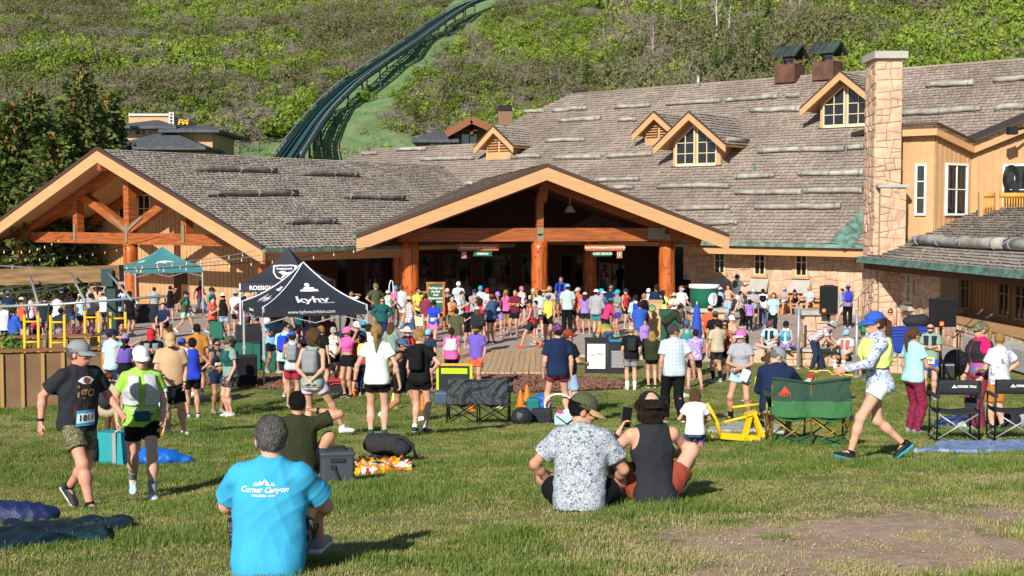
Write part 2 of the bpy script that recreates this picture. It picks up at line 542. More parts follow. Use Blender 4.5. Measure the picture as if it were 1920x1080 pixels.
for k in range(20500):
 d=108+(r.rand()**.8)*190
 x=(r.rand()*2-1)*(d*.46+8)
 if d>125 and r.rand()<.05:continue
 z=hillz(x,d)
 if meadow(x,d,z):
  if r.rand()>.015:continue
 px,py=proj((x,d,z))
 if py>330 or py<-70:continue
 if d<126 and(px<800):continue
 nv=float(fbm(x*.045+7,d*.045))
 nv2=float(fbm(x*.13+31,d*.13+4))
 twig=.10+(.45 if nv2<.42 else 0)*sst(.62,.42,nv2)+(.18 if(py>170 and px<820)or(py>150 and 760<px<1010)else 0)-(.22 if px>1250 else 0)
 if r.rand()<twig:i=6+r.randint(4)
 else:
  g=nv+r.normal(0,.08)+(.06 if px>900 else-.02)
  i=(r.randint(2))if g>.52 else(2+r.randint(2)if g>.44 else 4+r.randint(2))
 s=(.5+r.rand()*.6+.9*max(0,nv-.5)*3*r.rand())*(1.45 if px>1150 else 1.0)
 pts.append((x,d,z-.15));rots.append((0,0,r.rand()*6.28));scl.append((s*1.1,s*1.1,s*(.8+.5*r.rand()+(.35 if px>1150 else 0))));idx.append(i)
scatter('hillside_scrub',pts,rots,scl,idx,var)
# meadow grass tufts
def tuft(seed,nb,rad,h,w):
 r=np.random.RandomState(seed)
 vs,fs=[],[]
 for i in range(nb):
  a,q=r.rand()*6.28,rad*math.sqrt(r.rand())
  p=np.array([math.cos(a)*q,math.sin(a)*q,-.01])
  dr=r.normal(0,1,3);dr[2]=0;dr/=np.linalg.norm(dr)
  hh=h*r.uniform(.45,1.1);lean=r.uniform(.1,.75)
  sd=np.array([-dr[1],dr[0],0])*w*r.uniform(.6,1.2)
  m1=p+dr*hh*lean*.35+np.array([0,0,hh*.6]);tp=p+dr*hh*lean+np.array([0,0,hh*(1-lean*.3)])
  o=len(vs)
  vs+=[p-sd,p+sd,m1+sd*.75,m1-sd*.75,tp]
  fs.append(((o,o+1,o+2,o+3),(o+3,o+2,o+4)))
 return np.array(vs),np.array([f[0]for f in fs]),np.array([f[1]for f in fs])
 # ---------------------------------------------------------------- conifers and pale aspens standing out of the scrub
NEEDLE=foliage_mat('spruce_needles',(.05,.085,.02),(.17,.20,.05),trans=.15)
NEEDLE2=foliage_mat('young_fir_needles',(.05,.10,.02),(.11,.16,.035),trans=.15)
BARK=mat('spruce_bark',(.09,.06,.04),bump=.5,bscale=30)
PALE=mat('aspen_bark',(.52,.47,.38),var=.35,vscale=3)
CONE=foliage_mat('spruce_cones',(.20,.085,.03),(.32,.15,.06),trans=0)
def conifer_mesh(seed,h,rad,nwhorl,per,tufts,leaf,droop=.25,irregular=.25):
 r=np.random.RandomState(seed)
 vs=[]
 for wv in range(nwhorl):
  t=(wv+r.rand()*.6)/nwhorl
  z=h*(.04+.95*t)
  L=rad*(1-t)**.85+.08*rad
  n=max(3,int(per*(1-t*.55)))
  for b in range(n):
   a=6.283*(b+r.rand())/n
   LL=L*(1+r.normal(0,irregular))
   if LL<.1:continue
   nt_=max(2,int(tufts*LL/rad+1.5))
   for k in range(nt_):
    u=(k+.4+r.rand()*.6)/nt_
    pos=np.array([math.cos(a)*LL*u,math.sin(a)*LL*u,z+LL*(.12-droop*u*(1.5-u))])
    for q in range(3):
     d=np.array([math.cos(a+r.normal(0,.7)),math.sin(a+r.normal(0,.7)),r.normal(-.05,.35)])
     d/=np.linalg.norm(d)
     s=np.cross(d,r.normal(0,1,3));s/=np.linalg.norm(s)
     ll=leaf*r.uniform(.6,1.25)
     p=pos+r.normal(0,leaf*.3,3)
     vs+=[p-s*ll*.28,p+d*ll*.5-s*ll*.3,p+d*ll,p+d*ll*.45+s*ll*.3]
 v=np.array(vs)
 return mesh_np('crown',v,np.arange(len(v)).reshape(-1,4))
def trunk_mesh(h,r0,lean=0):
 b=MB();b.tube([(0,0,-.4),(0,0,h*.3),(0,0,h*.7),(0,0,h*.97)],[r0,r0*.75,r0*.4,r0*.05],8)
 return b.mesh('trunk')
fir=[(conifer_mesh(200+i,6.5,1.25,22,8,4,.42),trunk_mesh(6.5,.14))for i in range(3)]
FIRS=[(1100,292-130,62,'young green fir above the left end of the long ridge'),(1317,178,66,'tall green fir on the slope behind the roof ridge'),(1342,168,82,'slim fir standing right of the tall one behind the ridge'),(1370,160,78,'fir beneath the pale bare aspens on the slope'),(1393,118,60,'fir left of the copper roof vents'),(1420,128,70,'dark fir beside the left copper roof vent'),(1216,162,48,'small fir behind the middle of the long ridge'),(1140,166,52,'small fir near the vent pipe on the ridge'),(781,245,62,'small dark fir at the foot of the slope by the meadow'),(551,98,26,'lone tiny fir in the scrub left of the funicular'),(1440,60,60,'fir high on the slope above the vents'),(1295,168,34,'short light green fir behind the ridge'),(884,236,30,'little fir between meadow and lodge dormer'),(1230,20,50,'fir near the top of the picture above the long roof'),(1880,92,45,'fir above the right end of the long roof'),(1530,40,50,'fir high on the slope between the vents and chimney')]
for i,(px,py,hp,lab)in enumerate(FIRS):
 p=hill_hit(px,py)
 if px in(781,884):p=hill_hit(px,py)
 hh=max(2.0,hp*p.y/F)
 t=thing('fir_tree',lab,'tree',(p.x,p.y,p.z),rnd.random()*6,'firs on the hillside')
 s=hh/6.5
 c,k=fir[i%3]
 cr=link('crown',c,NEEDLE2 if i%4 else NEEDLE,t);tr=link('trunk',k,BARK,t)
 for o in(cr,tr):o.scale=(s*.9,s*.9,s)
def aspen_mesh(seed,h):
 r=np.random.RandomState(seed)
 b=MB();x=y=0
 pts=[]
 for k in range(6):
  pts.append((x,y,h*k/5-(.3 if k==0 else 0)));x+=r.normal(0,.12);y+=r.normal(0,.1)
 b.tube(pts,[.13,.11,.09,.07,.05,.02],6)
 br=MB()
 for k in range(26):
  t=r.uniform(.42,.98);i=int(t*5);q=Vector(pts[i]).lerp(Vector(pts[min(5,i+1)]),t*5-i)
  a=r.rand()*6.28;L=h*.17*(1.25-t)*r.uniform(.6,1.5)
  e=q+Vector((math.cos(a)*L,math.sin(a)*L,L*r.uniform(.5,1.2)))
  br.tube([q,q.lerp(e,.5)+Vector((0,0,-.05*L)),e],[.035,.022,.008],4,caps=False)
 return b.mesh('trunk'),br.mesh('branches')
asp=[aspen_mesh(300+i,8.0)for i in range(4)]
ASP=[(1341,90,118),(1365,78,70),(1371,84,55),(1225,122,68),(1484,44,50),(1499,42,52),(1516,40,44),(1176,50,40),(1277,40,46),(1290,36,40),(1396,34,40),(1420,40,44),(1612,120,42),(1605,122,34),(1725,86,40),(1462,118,40),(1130,90,34),(1032,162,30),(1245,60,36),(1806,70,36),(1700,60,40),(1855,60,34),(1090,140,28),(1640,40,40)]
ORD='first second third fourth fifth sixth seventh eighth ninth tenth eleventh twelfth thirteenth fourteenth fifteenth sixteenth seventeenth eighteenth nineteenth twentieth twenty-first twenty-second twenty-third twenty-fourth'.split()
for i,(px,py,hp)in enumerate(ASP):
 p=hill_hit(px,py)
 s=hp*p.y/F/8.0
 t=thing('aspen_tree',('tall pale leafless aspen rising highest above the long roof ridge' if i==0 else 'pale bare aspen on the slope behind the lodge, %s from the left'%ORD[sorted(q[0]for q in ASP).index(px)]),'tree',(p.x,p.y,p.z),rnd.random()*6,'bare aspens on the hillside')
 a,k=asp[i%4]
 for o in(link('trunk',a,PALE,t),link('branches',k,PALE,t)):o.scale=(s*1.15,s*1.15,s)
 # sandstone outcrop
b=MB()
for k in range(16):
 p=hill_hit(1600+rnd.uniform(-14,14),22+rnd.uniform(-14,14));s=rnd.uniform(.5,1.5)
 b.box(p,(s*1.3,s,s*.9),Matrix.Rotation(rnd.random()*3,3,'Z')@Matrix.Rotation(rnd.uniform(-.4,.4),3,'X'))
tag(obj('rock_outcrop',b,mat('sandstone',(.42,.33,.22),bump=.5,bscale=3,var=.3)),'pale tan rock outcrop among the scrub near the top of the slope','rock')
# ---------------------------------------------------------------- big spruces at the left
def big_spruce(px,ptop,pbase_y,D,rad,seed,lab,n=46):
 top=U(px,ptop,D);base_z=-.1
 h=top.z-base_z
 t=thing('spruce_tree',lab,'tree',(top.x,D,base_z),0,'spruces beside the lodge')
 cm=conifer_mesh(seed,h,rad,n,15,13,.40,droop=.30,irregular=.20)
 link('crown',cm,NEEDLE,t)
 link('trunk',trunk_mesh(h,.32),BARK,t)
 r=np.random.RandomState(seed+5)
 b=MB()
 for k in range(60):
  u=1-r.rand()**1.6*.55
  z=h*u;a=-math.pi/2+r.normal(0,1.1);L=(rad*(1-u)**.85+.1)*r.uniform(.6,1.0)
  c=Vector((math.cos(a)*L,math.sin(a)*L,z-L*.1))
  b.tube([c,c+Vector((r.normal(0,.03),r.normal(0,.03),-.32))],[.075,.04],5)
 stuff(link('cones',b.mesh('cones'),CONE,t))
big_spruce(152,126,0,80,4.3,410,'tallest dark spruce behind the gabled wing, hung with brown cones')
big_spruce(60,168,0,76,4.4,411,'second dark spruce left of the tallest one')
big_spruce(24,188,0,73,4.0,412,'leftmost dark spruce at the edge of the picture')
big_spruce(203,175,0,84,3.4,413,'narrow dark spruce just right of the tallest one',38)
big_spruce(100,250,0,71,3.2,414,'bushy spruce in front of the tall pair',40)
# ---------------------------------------------------------------- funicular track up the slope
DGREEN=mat('dark_green_steel',(.012,.045,.04),rough=.5,spec=.4)
GALV=mat('galvanised_steel',(.42,.43,.43),rough=.45,metal=.5)
CONC=mat('concrete',(.42,.40,.36),bump=.3,bscale=40,var=.15)
tpix=[(538,300),(545,290),(581,237),(608,204),(654,160),(701,127),(758,89),(824,41),(869,12),(896,1),(925,-5)]
tc_=[hill_hit(x,y,2.2)for x,y in tpix]
def resample(p,n):
 L=[0]
 for a,c in zip(p,p[1:]):L.append(L[-1]+(c-a).length)
 out=[]
 for k in range(n):
  s=L[-1]*k/(n-1)
  i=max(j for j in range(len(L))if L[j]<=s+1e-6);i=min(i,len(p)-2)
  out.append(p[i].lerp(p[i+1],(s-L[i])/(L[i+1]-L[i])))
 return out
def smooth_path(p,it=3):
 for _ in range(it):p=[p[0]]+[(p[i-1]+p[i]*2+p[i+1])/4 for i in range(1,len(p)-1)]+[p[-1]]
 return p
path=smooth_path(resample(tc_,90),6)
TR=thing('funicular_track','dark green funicular railway climbing the slope between two pale handrails','railway',path[0])
def side(i):
 d=path[min(i+1,len(path)-1)]-path[max(i-1,0)]
 s=d.cross(Vector((0,0,1)));s.normalize();return s
HW=1.15
for sgn in(-1,1):
 b=MB();b.tube([p+side(i)*HW*sgn+Vector((0,0,.55))for i,p in enumerate(path)],.085,6)
 obj('handrail',b,GALV,TR,world=True)
 b=MB()
 for i,p in enumerate(path[:-1]):b.beam(p+side(i)*HW*sgn*.95,path[i+1]+side(i+1)*HW*sgn*.95,.2,.3)
 for i in range(0,len(path),2):b.tube([path[i]+side(i)*HW*sgn*.98,path[i]+side(i)*HW*sgn+Vector((0,0,.55))],.04,5)
 obj('side_girder',b,DGREEN,TR,world=True)
 b=MB()
 for q in(.32,.62):
  for i,p in enumerate(path[:-1]):b.beam(p+side(i)*HW*sgn*q+Vector((0,0,.2)),path[i+1]+side(i+1)*HW*sgn*q+Vector((0,0,.2)),.14,.22)
 obj('running_rail',b,DGREEN,TR,world=True)
for i,p in enumerate(path[:-1]):
 b=MB();b.beam(p-side(i)*HW,p+side(i)*HW,.25,.18);obj('cross_tie',b,DGREEN,TR,world=True)
b2=MB()
for i,p in enumerate(path[:-1]):b2.beam(p+Vector((0,0,.05)),path[i+1]+Vector((0,0,.05)),.6,.06)
obj('walkway',b2,mat('green_grating',(.03,.10,.085),rough=.6),TR,world=True)
for i in range(4,len(path)-1,5):
 b=MB()
 for sgn in(-.8,.8):
  q=path[i]+side(i)*HW*sgn
  b.beam(q,(q.x,q.y,hillz(q.x,q.y)-.5),.2,.2)
 b.beam(path[i]+side(i)*HW*.8+Vector((0,0,-.4)),path[i]-side(i)*HW*.8+Vector((0,0,-.4)),.3,.4)
 obj('support',b,DGREEN,TR,world=True)
b=MB();b.box(path[0]+Vector((0,-.6,-.35)),(3.2,1.2,.7));obj('footing',b,CONC,TR,world=True)
# fence stakes on the meadow
STK=[(588,292),(610,296),(625,293),(640,283),(660,290),(675,292),(682,218),(703,215),(636,224),(600,270),(612,268),(643,226)]
for k,(px,py)in enumerate(STK):
 p=hill_hit(px,py)
 b=MB();b.tube([(0,0,-.2),(0,0,.9)],.06,5)
 o=obj('stake',b,mat('stake_wood',(.34,.22,.09)));o.location=p
 tag(o,'thin wooden stake in the green meadow by the track, %s from the left'%ORD[sorted(q[0]for q in STK).index(px)],'stake','stakes in the meadow')
 # ---------------------------------------------------------------- houses beyond the lodge
TAN=mat('tan_stucco',(.50,.33,.17),bump=.1)
SLATE=mat('slate_shingle',(.085,.09,.10),bump=.5,bscale=8,var=.3,vscale=4)
BRN=mat('dark_brown_trim',(.06,.03,.02))
GLS=glass_mat('far_window_glass',(.05,.08,.09),.08)
def px_box(bm,x0,x1,y0,y1,D,depth):
 a,c=U(x0,y1,D),U(x1,y0,D)
 bm.box(((a.x+c.x)/2,D+depth/2,(a.z+c.z)/2),(c.x-a.x,depth,c.z-a.z))
 return a,c
def hiproof(bm,x0,x1,ye,yr,D,depth,ov=.8):
 a,c=U(x0,ye,D),U(x1,ye,D);zr=U(x0,yr,D+depth*.4).z
 A=[Vector((a.x-ov,D-ov,a.z)),Vector((c.x+ov,D-ov,a.z)),Vector((c.x+ov,D+depth+ov,a.z)),Vector((a.x-ov,D+depth+ov,a.z))]
 w=min((c.x-a.x)/2,depth/2)*.9
 rg=[Vector((a.x+w,D+depth/2,zr)),Vector((c.x-w,D+depth/2,zr))]
 lo=[q-Vector((0,0,.25))for q in A]
 bm.add(A+rg+lo,[(0,1,5,4),(1,2,5),(2,3,4,5),(3,0,4),(6,7,1,0),(7,8,2,1),(8,9,3,2),(9,6,0,3),(9,8,7,6)])
h=thing('house','tan flat topped house with grey hipped roofs beyond the left wing','house',U(310,285,118))
b=MB();px_box(b,322,398,245,330,116,9);px_box(b,243,318,215,330,121,10);px_box(b,225,322,238,330,117,7)
obj('wall',b,TAN,h,world=True)
b=MB();hiproof(b,224,318,237,224,116.5,8);hiproof(b,318,398,244,233,115.5,10);hiproof(b,218,372,276,250,112.5,6)
obj('roof',b,SLATE,h,world=True)
for x in(232,249,268,300):
 b=MB();a,c=U(x,252,116.9),U(x+12,245,116.9);b.box(((a.x+c.x)/2,116.97,(a.z+c.z)/2),(c.x-a.x,.1,c.z-a.z));obj('window',b,GLS,h,world=True)
b=MB();px_box(b,241,320,213,217,120.8,10.4);obj('parapet',b,mat('pale_coping',(.6,.58,.52)),h,world=True)
b=MB()
for x in(318,325):
 b.beam(U(x,236,118),U(x,210,118),.12,.12)
for y in(212,218,224,230):b.beam(U(318,y,118),U(325,y,118),.1,.1)
obj('ladder',b,GALV,h,world=True)
b=MB()
for x in(335,343,351):b.beam(U(x,234,117),U(x+2,224,117),.12,.12)
b.beam(U(335,224,117),U(353,227,117),.12,.12);b.beam(U(335,229,117),U(353,231,117),.1,.1)
obj('roof_rail',b,mat('safety_yellow',(.75,.42,.02),rough=.5),h,world=True)
h=thing('house','grey roofed house with stone chimney half hidden behind the spruces','house',U(40,300,112))
b=MB();px_box(b,-60,70,235,340,113,9);px_box(b,205,224,262,330,112,8);obj('wall',b,mat('brown_siding',(.20,.12,.07)),h,world=True)
b=MB();hiproof(b,-70,60,232,215,112,10);hiproof(b,60,215,232,214,118,10);obj('roof',b,SLATE,h,world=True)
b=MB();px_box(b,30,46,205,240,113,1.2);px_box(b,200,211,212,250,112,1.2);obj('chimney',b,mat('dark_stone',(.12,.09,.07),bump=.4,bscale=5),h,world=True)
b=MB();px_box(b,28,44,195,205,112.8,1.3);px_box(b,198,213,199,212,111.9,1.4);obj('chimney_cap',b,mat('cap_metal',(.32,.33,.35),metal=.4),h,world=True)
h=thing('house','brown timber house with a trussed gable behind the small louvred dormer','house',U(850,270,112))
b=MB();px_box(b,852,925,245,300,112,8);px_box(b,790,852,262,300,111.5,6);obj('wall',b,mat('brown_siding2',(.22,.15,.10)),h,world=True)
b=MB();hiproof(b,783,850,262,244,110.6,6,.5)
A,B_,C_=U(836,245,110),U(884,218,110),U(945,245,110)
for p,q in((A,B_),(B_,C_)):
 b.add([p,q,q+Vector((0,10,0)),p+Vector((0,10,0)),p-Vector((0,0,.4)),q-Vector((0,0,.4)),q+Vector((0,10,-.4)),p+Vector((0,10,-.4))],[(0,1,2,3),(7,6,5,4),(0,4,5,1),(1,5,6,2),(2,6,7,3),(3,7,4,0)])
obj('roof',b,SLATE,h,world=True)
b=MB()
b.beam(A+Vector((0,-.15,-.3)),B_+Vector((0,-.15,-.3)),.3,.6);b.beam(B_+Vector((0,-.15,-.3)),C_+Vector((0,-.15,-.3)),.3,.6)
obj('bargeboard',b,mat('red_brown_trim',(.22,.09,.04)),h,world=True)
b=MB()
for p,q in(((852,242),(916,242)),((884,222),(884,252)),((864,240),(884,230)),((904,240),(884,230)),((873,241),(884,235)),((895,241),(884,235))):b.beam(U(*p,110.6),U(*q,110.6),.28,.28)
obj('truss',b,mat('truss_wood',(.12,.06,.03)),h,world=True)
b=MB()
for x0,x1,y0,y1,D in((866,879,252,270,111.9),(881,894,252,270,111.9),(806,818,264,274,111.4),(820,832,264,274,111.4),(834,845,264,274,111.4)):
 b=MB();a,c=U(x0,y1,D),U(x1,y0,D);b.box(((a.x+c.x)/2,D,(a.z+c.z)/2),(c.x-a.x,.1,c.z-a.z));obj('window',b,mat('bright_window_glass',(.10,.19,.21),rough=.05,spec=.8),h,world=True)
b=MB();px_box(b,934,960,206,235,108,1.6);obj('chimney',b,mat('brown_render',(.20,.12,.07)),h,world=True)
b=MB();px_box(b,934,961,197,207,107.9,1.8);obj('chimney_cap',b,mat('black_metal',(.015,.015,.018),rough=.4,metal=.3),h,world=True)
# ================================================================ PATIO, DECK, LODGE
PAV=mat('patio_concrete',(.40,.315,.265),rough=.9,bump=.25,bscale=25,var=.14,vscale=.9)
b=MB()
fx=[-60,-40,-25,-15,-9,-6,-2.7,-2.69,1.75,1.76,4,6,8,11,14,20,30,45]
top=[Vector((x,patio_front(x),0))for x in fx]+[Vector((45,110,0)),Vector((-60,110,0))]
b.prism(top,(0,0,-.4))
structure(obj('patio',b,PAV))
DECK=mat('deck_board',(.50,.33,.18),rough=.7,bump=.3,bscale=14,var=.12,vscale=3,island=.10,stretch=(6,.6,6))
dk=structure(thing('boardwalk',None,None,(-.5,39.6,0)))
b=MB();b.box((-.47,39.65,-.12),(4.46,6.3,.12));obj('joists',b,mat('dark_wood',(.05,.03,.02)),dk,world=True)
me=None
for k in range(26):
 if me is None:
  bm_=MB();bm_.box((0,0,0),(.16,6.35,.05));me=fix(bm_.mesh('deck_board'))
 o=link('deck_board',me,DECK,dk);o.matrix_parent_inverse=Matrix.Translation(-dk.location)
 o.location=(-2.62+k*.1717,39.65,-.02+rnd.uniform(-.003,.003));o.rotation_euler=(0,0,R(-1.5)+rnd.uniform(-.002,.002))
 # bark mulch bed
def mulch_poly():
 return[(-8.8,34.6),(-6,33.3),(-2,32.8),(1.2,33.0),(2.9,33.6),(3.1,35.2),(1.5,36.6),(-2.7,36.6),(-5,36.0),(-8.6,36.2)]
MP=mulch_poly()
b=MB()
vs=[]
for x in np.arange(-9,3.4,.3):
 pass
cx,cy=-2.8,34.8
vs=[(cx,cy,ground(cx,cy)+.05)]+[(x,y,ground(x,y)+.012)for x,y in MP]
n_=len(MP)
b.add(vs,[(0,i+1,(i+1)%n_+1)for i in range(n_)])
structure(obj('mulch_bed',b,mat('bark_mulch',(.13,.062,.04),bump=1.0,bscale=30,var=.6,vscale=18,col2=(.04,.02,.014))))
cb=MB();cb.box((0,0,.01),(.09,.03,.02));chip=cb.mesh('chip')
r=np.random.RandomState(5);P_,Q_,S_=[],[],[]
while len(P_)<5000:
 x,y=r.uniform(-9,3.2),r.uniform(32.7,36.7)
 if inpoly(x,y,MP):P_.append((x,y,ground(x,y)+.035));Q_.append((r.normal(0,.5),r.normal(0,.5),r.rand()*6));s=r.uniform(.6,1.8);S_.append((s,s,s))
scatter('mulch_chips',P_,Q_,S_,[0]*len(P_),[(chip,mat('bark_chip',(.17,.085,.055),island=.45))])
# ---------------------------------------------------------------- materials of the lodge
TANW=mat('tan_board',(.50,.30,.145),rough=.7,bump=.15,bscale=20,var=.08,vscale=2,island=.05)
TRIM=mat('tan_trim',(.53,.305,.14),rough=.6,bump=.2,bscale=6,var=.07,vscale=1.2,stretch=(1,1,8))
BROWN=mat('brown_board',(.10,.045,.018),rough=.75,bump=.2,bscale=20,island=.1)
DRIP=mat('brown_drip_edge',(.075,.04,.03),rough=.5)
SHIN=mat('cedar_shingle',(.29,.235,.19),rough=.9,bump=.4,bscale=30,island=.14,var=.20,vscale=.3)
SHIN2=mat('cedar_shingle_pale',(.35,.30,.255),rough=.9,bump=.4,bscale=30,island=.15,var=.16,vscale=.4)
BUTT=mat('shingle_butt_shade',(.105,.082,.066),rough=.95,island=.3)  # dark end grain, also painting in the shadow lines between shingle courses
SHBASE=mat('roof_deck',(.05,.04,.033),rough=.95)
LOGO=mat('orange_log',(.46,.105,.015),rough=.38,bump=.35,bscale=5,var=.35,vscale=2.5,spec=.5,stretch=(3,3,.6))
BEAM=mat('red_cedar_beam',(.34,.095,.025),rough=.5,bump=.25,bscale=5,var=.35,vscale=2,stretch=(.6,.6,7))
PLATE=mat('steel_plate',(.27,.24,.17),rough=.5,metal=.3)
STONE=mat('buff_sandstone',(.57,.385,.26),rough=.9,bump=.8,bscale=9,var=.18,vscale=2.5,island=.10)
MORT=mat('mortar',(.44,.29,.185),rough=.95,bump=.4,bscale=20)
CAP=mat('grey_stone_cap',(.40,.385,.345),rough=.85,bump=.3,bscale=10,var=.12,vscale=2)
GLASS=glass_mat('window_glass')
WFR=mat('cream_window_frame',(.72,.58,.38),rough=.5)
WFRW=mat('white_window_frame',(.80,.78,.72),rough=.5)
COPPER=mat('verdigris_copper',(.16,.31,.25),rough=.6,var=.35,vscale=3,col2=(.10,.14,.115))
GLOG=mat('weathered_log',(.34,.31,.27),rough=.9,bump=.6,bscale=9,var=.3,vscale=2,island=.15)
STRAP=mat('strap_metal',(.30,.33,.36),rough=.5,metal=.4)
va,vn,vz=Vector((.771,-.637,0)).normalized(),Vector((.637,.771,0)).normalized(),Vector((0,0,1))
LOD=thing('lodge','long tan and timber lodge with grey shingled roofs, log columns and a tall stone chimney','building',(0,60,0))
def part(name,b,m,parent=None):return obj(name,b,m,parent or LOD,world=(parent is None))
def shingles(parent,O,u,s,poly,ex,w0,w1,m,seed,thick=.035,name='shingles',world=False):
 """overlapping wedge shingles laid in courses inside a polygon of the roof plane"""
 r=np.random.RandomState(seed)
 nrm=np.array(u.cross(s));nrm=nrm/np.linalg.norm(nrm)
 O,u,s=np.array(O),np.array(u),np.array(s)
 smin,smax=min(p[1]for p in poly),max(p[1]for p in poly)
 vs=[]
 k=0
 sv=smin
 while sv<smax-.02:
  mid=sv+ex*.5
  xs_=[]
  for(x0,y0),(x1,y1)in zip(poly,poly[1:]+poly[:1]):
   if(y0>mid)!=(y1>mid):xs_.append(x0+(x1-x0)*(mid-y0)/(y1-y0))
  xs_.sort()
  for lo,hi in zip(xs_[::2],xs_[1::2]):
   x=lo-r.rand()*w0
   while x<hi:
    w=r.uniform(w0,w1)
    a0,a1=max(lo,x+.008),min(hi,x+w-.008)
    if a1-a0>.03:
     t=thick*r.uniform(.7,1.5);dv=r.normal(0,ex*.05)
     q=O+nrm*.02
     lo_,up_=sv+dv,sv+ex*1.12
     A0=q+u*a0+s*lo_;A1=q+u*a1+s*lo_
     B1=q+u*a1+s*up_+nrm*.004;B0=q+u*a0+s*up_+nrm*.004
     vs.append([A0,A1,A1+nrm*t,A0+nrm*t,B1,B0])
    x+=w
  sv+=ex;k+=1
 v=np.array(vs).reshape(-1,3)
 n6=np.arange(len(vs))[:,None]*6
 f4=np.concatenate([n6+np.array([[0,1,2,3]]),n6+np.array([[3,2,4,5]])])
 f3=np.concatenate([n6+np.array([[1,4,2]]),n6+np.array([[0,3,5]])])
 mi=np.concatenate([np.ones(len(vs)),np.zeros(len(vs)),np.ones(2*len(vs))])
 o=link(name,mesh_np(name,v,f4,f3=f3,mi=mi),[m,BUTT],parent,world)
 return stuff(o)
def roofslab(O,u,s,poly,th,name='roof',soff=None,ex=.27,w=(.14,.26),m=None,seed=1,sh=True,thick=.035,parent=None):
 nrm=u.cross(s).normalized()
 P=[O+u*p[0]+s*p[1]for p in poly]
 b=MB();b.add(P,[tuple(range(len(P)))])
 b.cur=1
 n=len(P)
 b.add([p for p in P]+[p-nrm*th for p in P],[tuple(range(n,2*n))[::-1]]+[(i,i+n,(i+1)%n+n,(i+1)%n)for i in range(n)])
 o=obj(name,b,[SHBASE,soff or TRIM],parent or LOD,world=(parent is None))
 if sh:shingles(o,O,u,s,poly,ex,w[0],w[1],m or SHIN,seed,thick)
 return o
def clip_half(poly,p,n):
 out=[]
 for i in range(len(poly)):
  a,c=poly[i],poly[(i+1)%len(poly)]
  da=(a[0]-p[0])*n[0]+(a[1]-p[1])*n[1];dc=(c[0]-p[0])*n[0]+(c[1]-p[1])*n[1]
  if da<=0:out.append(a)
  if(da<0)!=(dc<0)and abs(da-dc)>1e-9:
   t=da/(da-dc);out.append((a[0]+(c[0]-a[0])*t,a[1]+(c[1]-a[1])*t))
 return out
def stonework(parent,O,u,v,W,H,size,seed,holes=(),world=False,depth=.075,m=None,outline=None,backing=True):
 """irregular squared rubble: every stone its own piece, joints recessed"""
 r=random.Random(seed)
 nrm=u.cross(v).normalized()
 if backing:
  b=MB();b.add([O,O+u*W,O+u*W+v*H,O+v*H],[(0,1,2,3)]);obj('mortar',b,MORT,parent,world=world,recalc=False)
 todo,done=[outline or[(0,0),(W,0),(W,H),(0,H)]],[]
 while todo:
  q=todo.pop()
  xs_,ys_=[p[0]for p in q],[p[1]for p in q]
  w,h=max(xs_)-min(xs_),max(ys_)-min(ys_)
  if w*h<size*size*r.uniform(.5,2.2)or len(done)+len(todo)>150:done.append(q);continue
  cx=min(xs_)+w*r.uniform(.36,.64);cy=min(ys_)+h*r.uniform(.36,.64)
  if w>h*r.uniform(.9,1.5):n=(1,r.uniform(-.3,.3))
  else:n=(r.uniform(-.22,.22),1)
  for g in(1,-1):
   c=clip_half(q,(cx,cy),(n[0]*g,n[1]*g))
   if len(c)>2:todo.append(c)
 for q in done:
  cx,cy=sum(p[0]for p in q)/len(q),sum(p[1]for p in q)/len(q)
  if any(h[0]<cx<h[2]and h[1]<cy<h[3]for h in holes):continue
  w=max(p[0]for p in q)-min(p[0]for p in q);h_=max(p[1]for p in q)-min(p[1]for p in q)
  if min(w,h_)<.05:continue
  g=.006;pr=depth*r.uniform(.25,1.0)
  def inset(p,d):
   dx,dy=p[0]-cx,p[1]-cy;L=math.hypot(dx,dy)+1e-6
   k=max(0,L-d*1.3)/L
   return(cx+dx*k,cy+dy*k)
  n=len(q)
  ring=lambda d,z:[O+u*x+v*y+nrm*z for x,y in(inset(p,d)for p in q)]
  jt=[r.uniform(.6,1.25)for _ in q]
  vs=ring(g,-.02)+[p+nrm*(pr*.25*j)for p,j in zip(ring(g+.004,pr*.35),jt)]+[p+nrm*(pr*.35*(j-1))for p,j in zip(ring(g+.028,pr),jt)]+[O+u*cx+v*cy+nrm*(pr+r.uniform(-.01,.035))]
  fs=[]
  for k in range(2):fs+=[(k*n+i,k*n+(i+1)%n,(k+1)*n+(i+1)%n,(k+1)*n+i)for i in range(n)]
  fs+=[(2*n+i,2*n+(i+1)%n,3*n)for i in range(n)]
  b=MB();b.add(vs,fs)
  obj('stone',b,m or STONE,parent,world=world,recalc=False)
def window(O,u,w,h,cols,rows,fr,parent=None,fw=.075,gl=None,out=None):
 """O: lower left corner on the wall face; u along the wall"""
 nrm=(out or u.cross(vz)).normalized()
 b=MB();b.add([O+nrm*.015,O+u*w+nrm*.015,O+u*w+vz*h+nrm*.015,O+vz*h+nrm*.015],[(0,1,2,3)])
 g=obj('window',b,gl or GLASS,parent or LOD,world=(parent is None),recalc=False)
 b=MB()
 q=O+nrm*.04
 for x in(0,w):b.beam(q+u*x,q+u*x+vz*h,fw,.09,up=nrm)
 for z in(0,h):b.beam(q+u*(-fw/2)+vz*z,q+u*(w+fw/2)+vz*z,.10,fw)
 for c in range(1,cols):b.beam(q+u*w*c/cols-nrm*.005,q+u*w*c/cols+vz*h-nrm*.005,.034,.05,up=nrm)
 for k in range(1,rows):b.beam(q+vz*h*k/rows-nrm*.01,q+u*w+vz*h*k/rows-nrm*.01,.05,.034)
 obj('frame',b,fr,g)
 return g
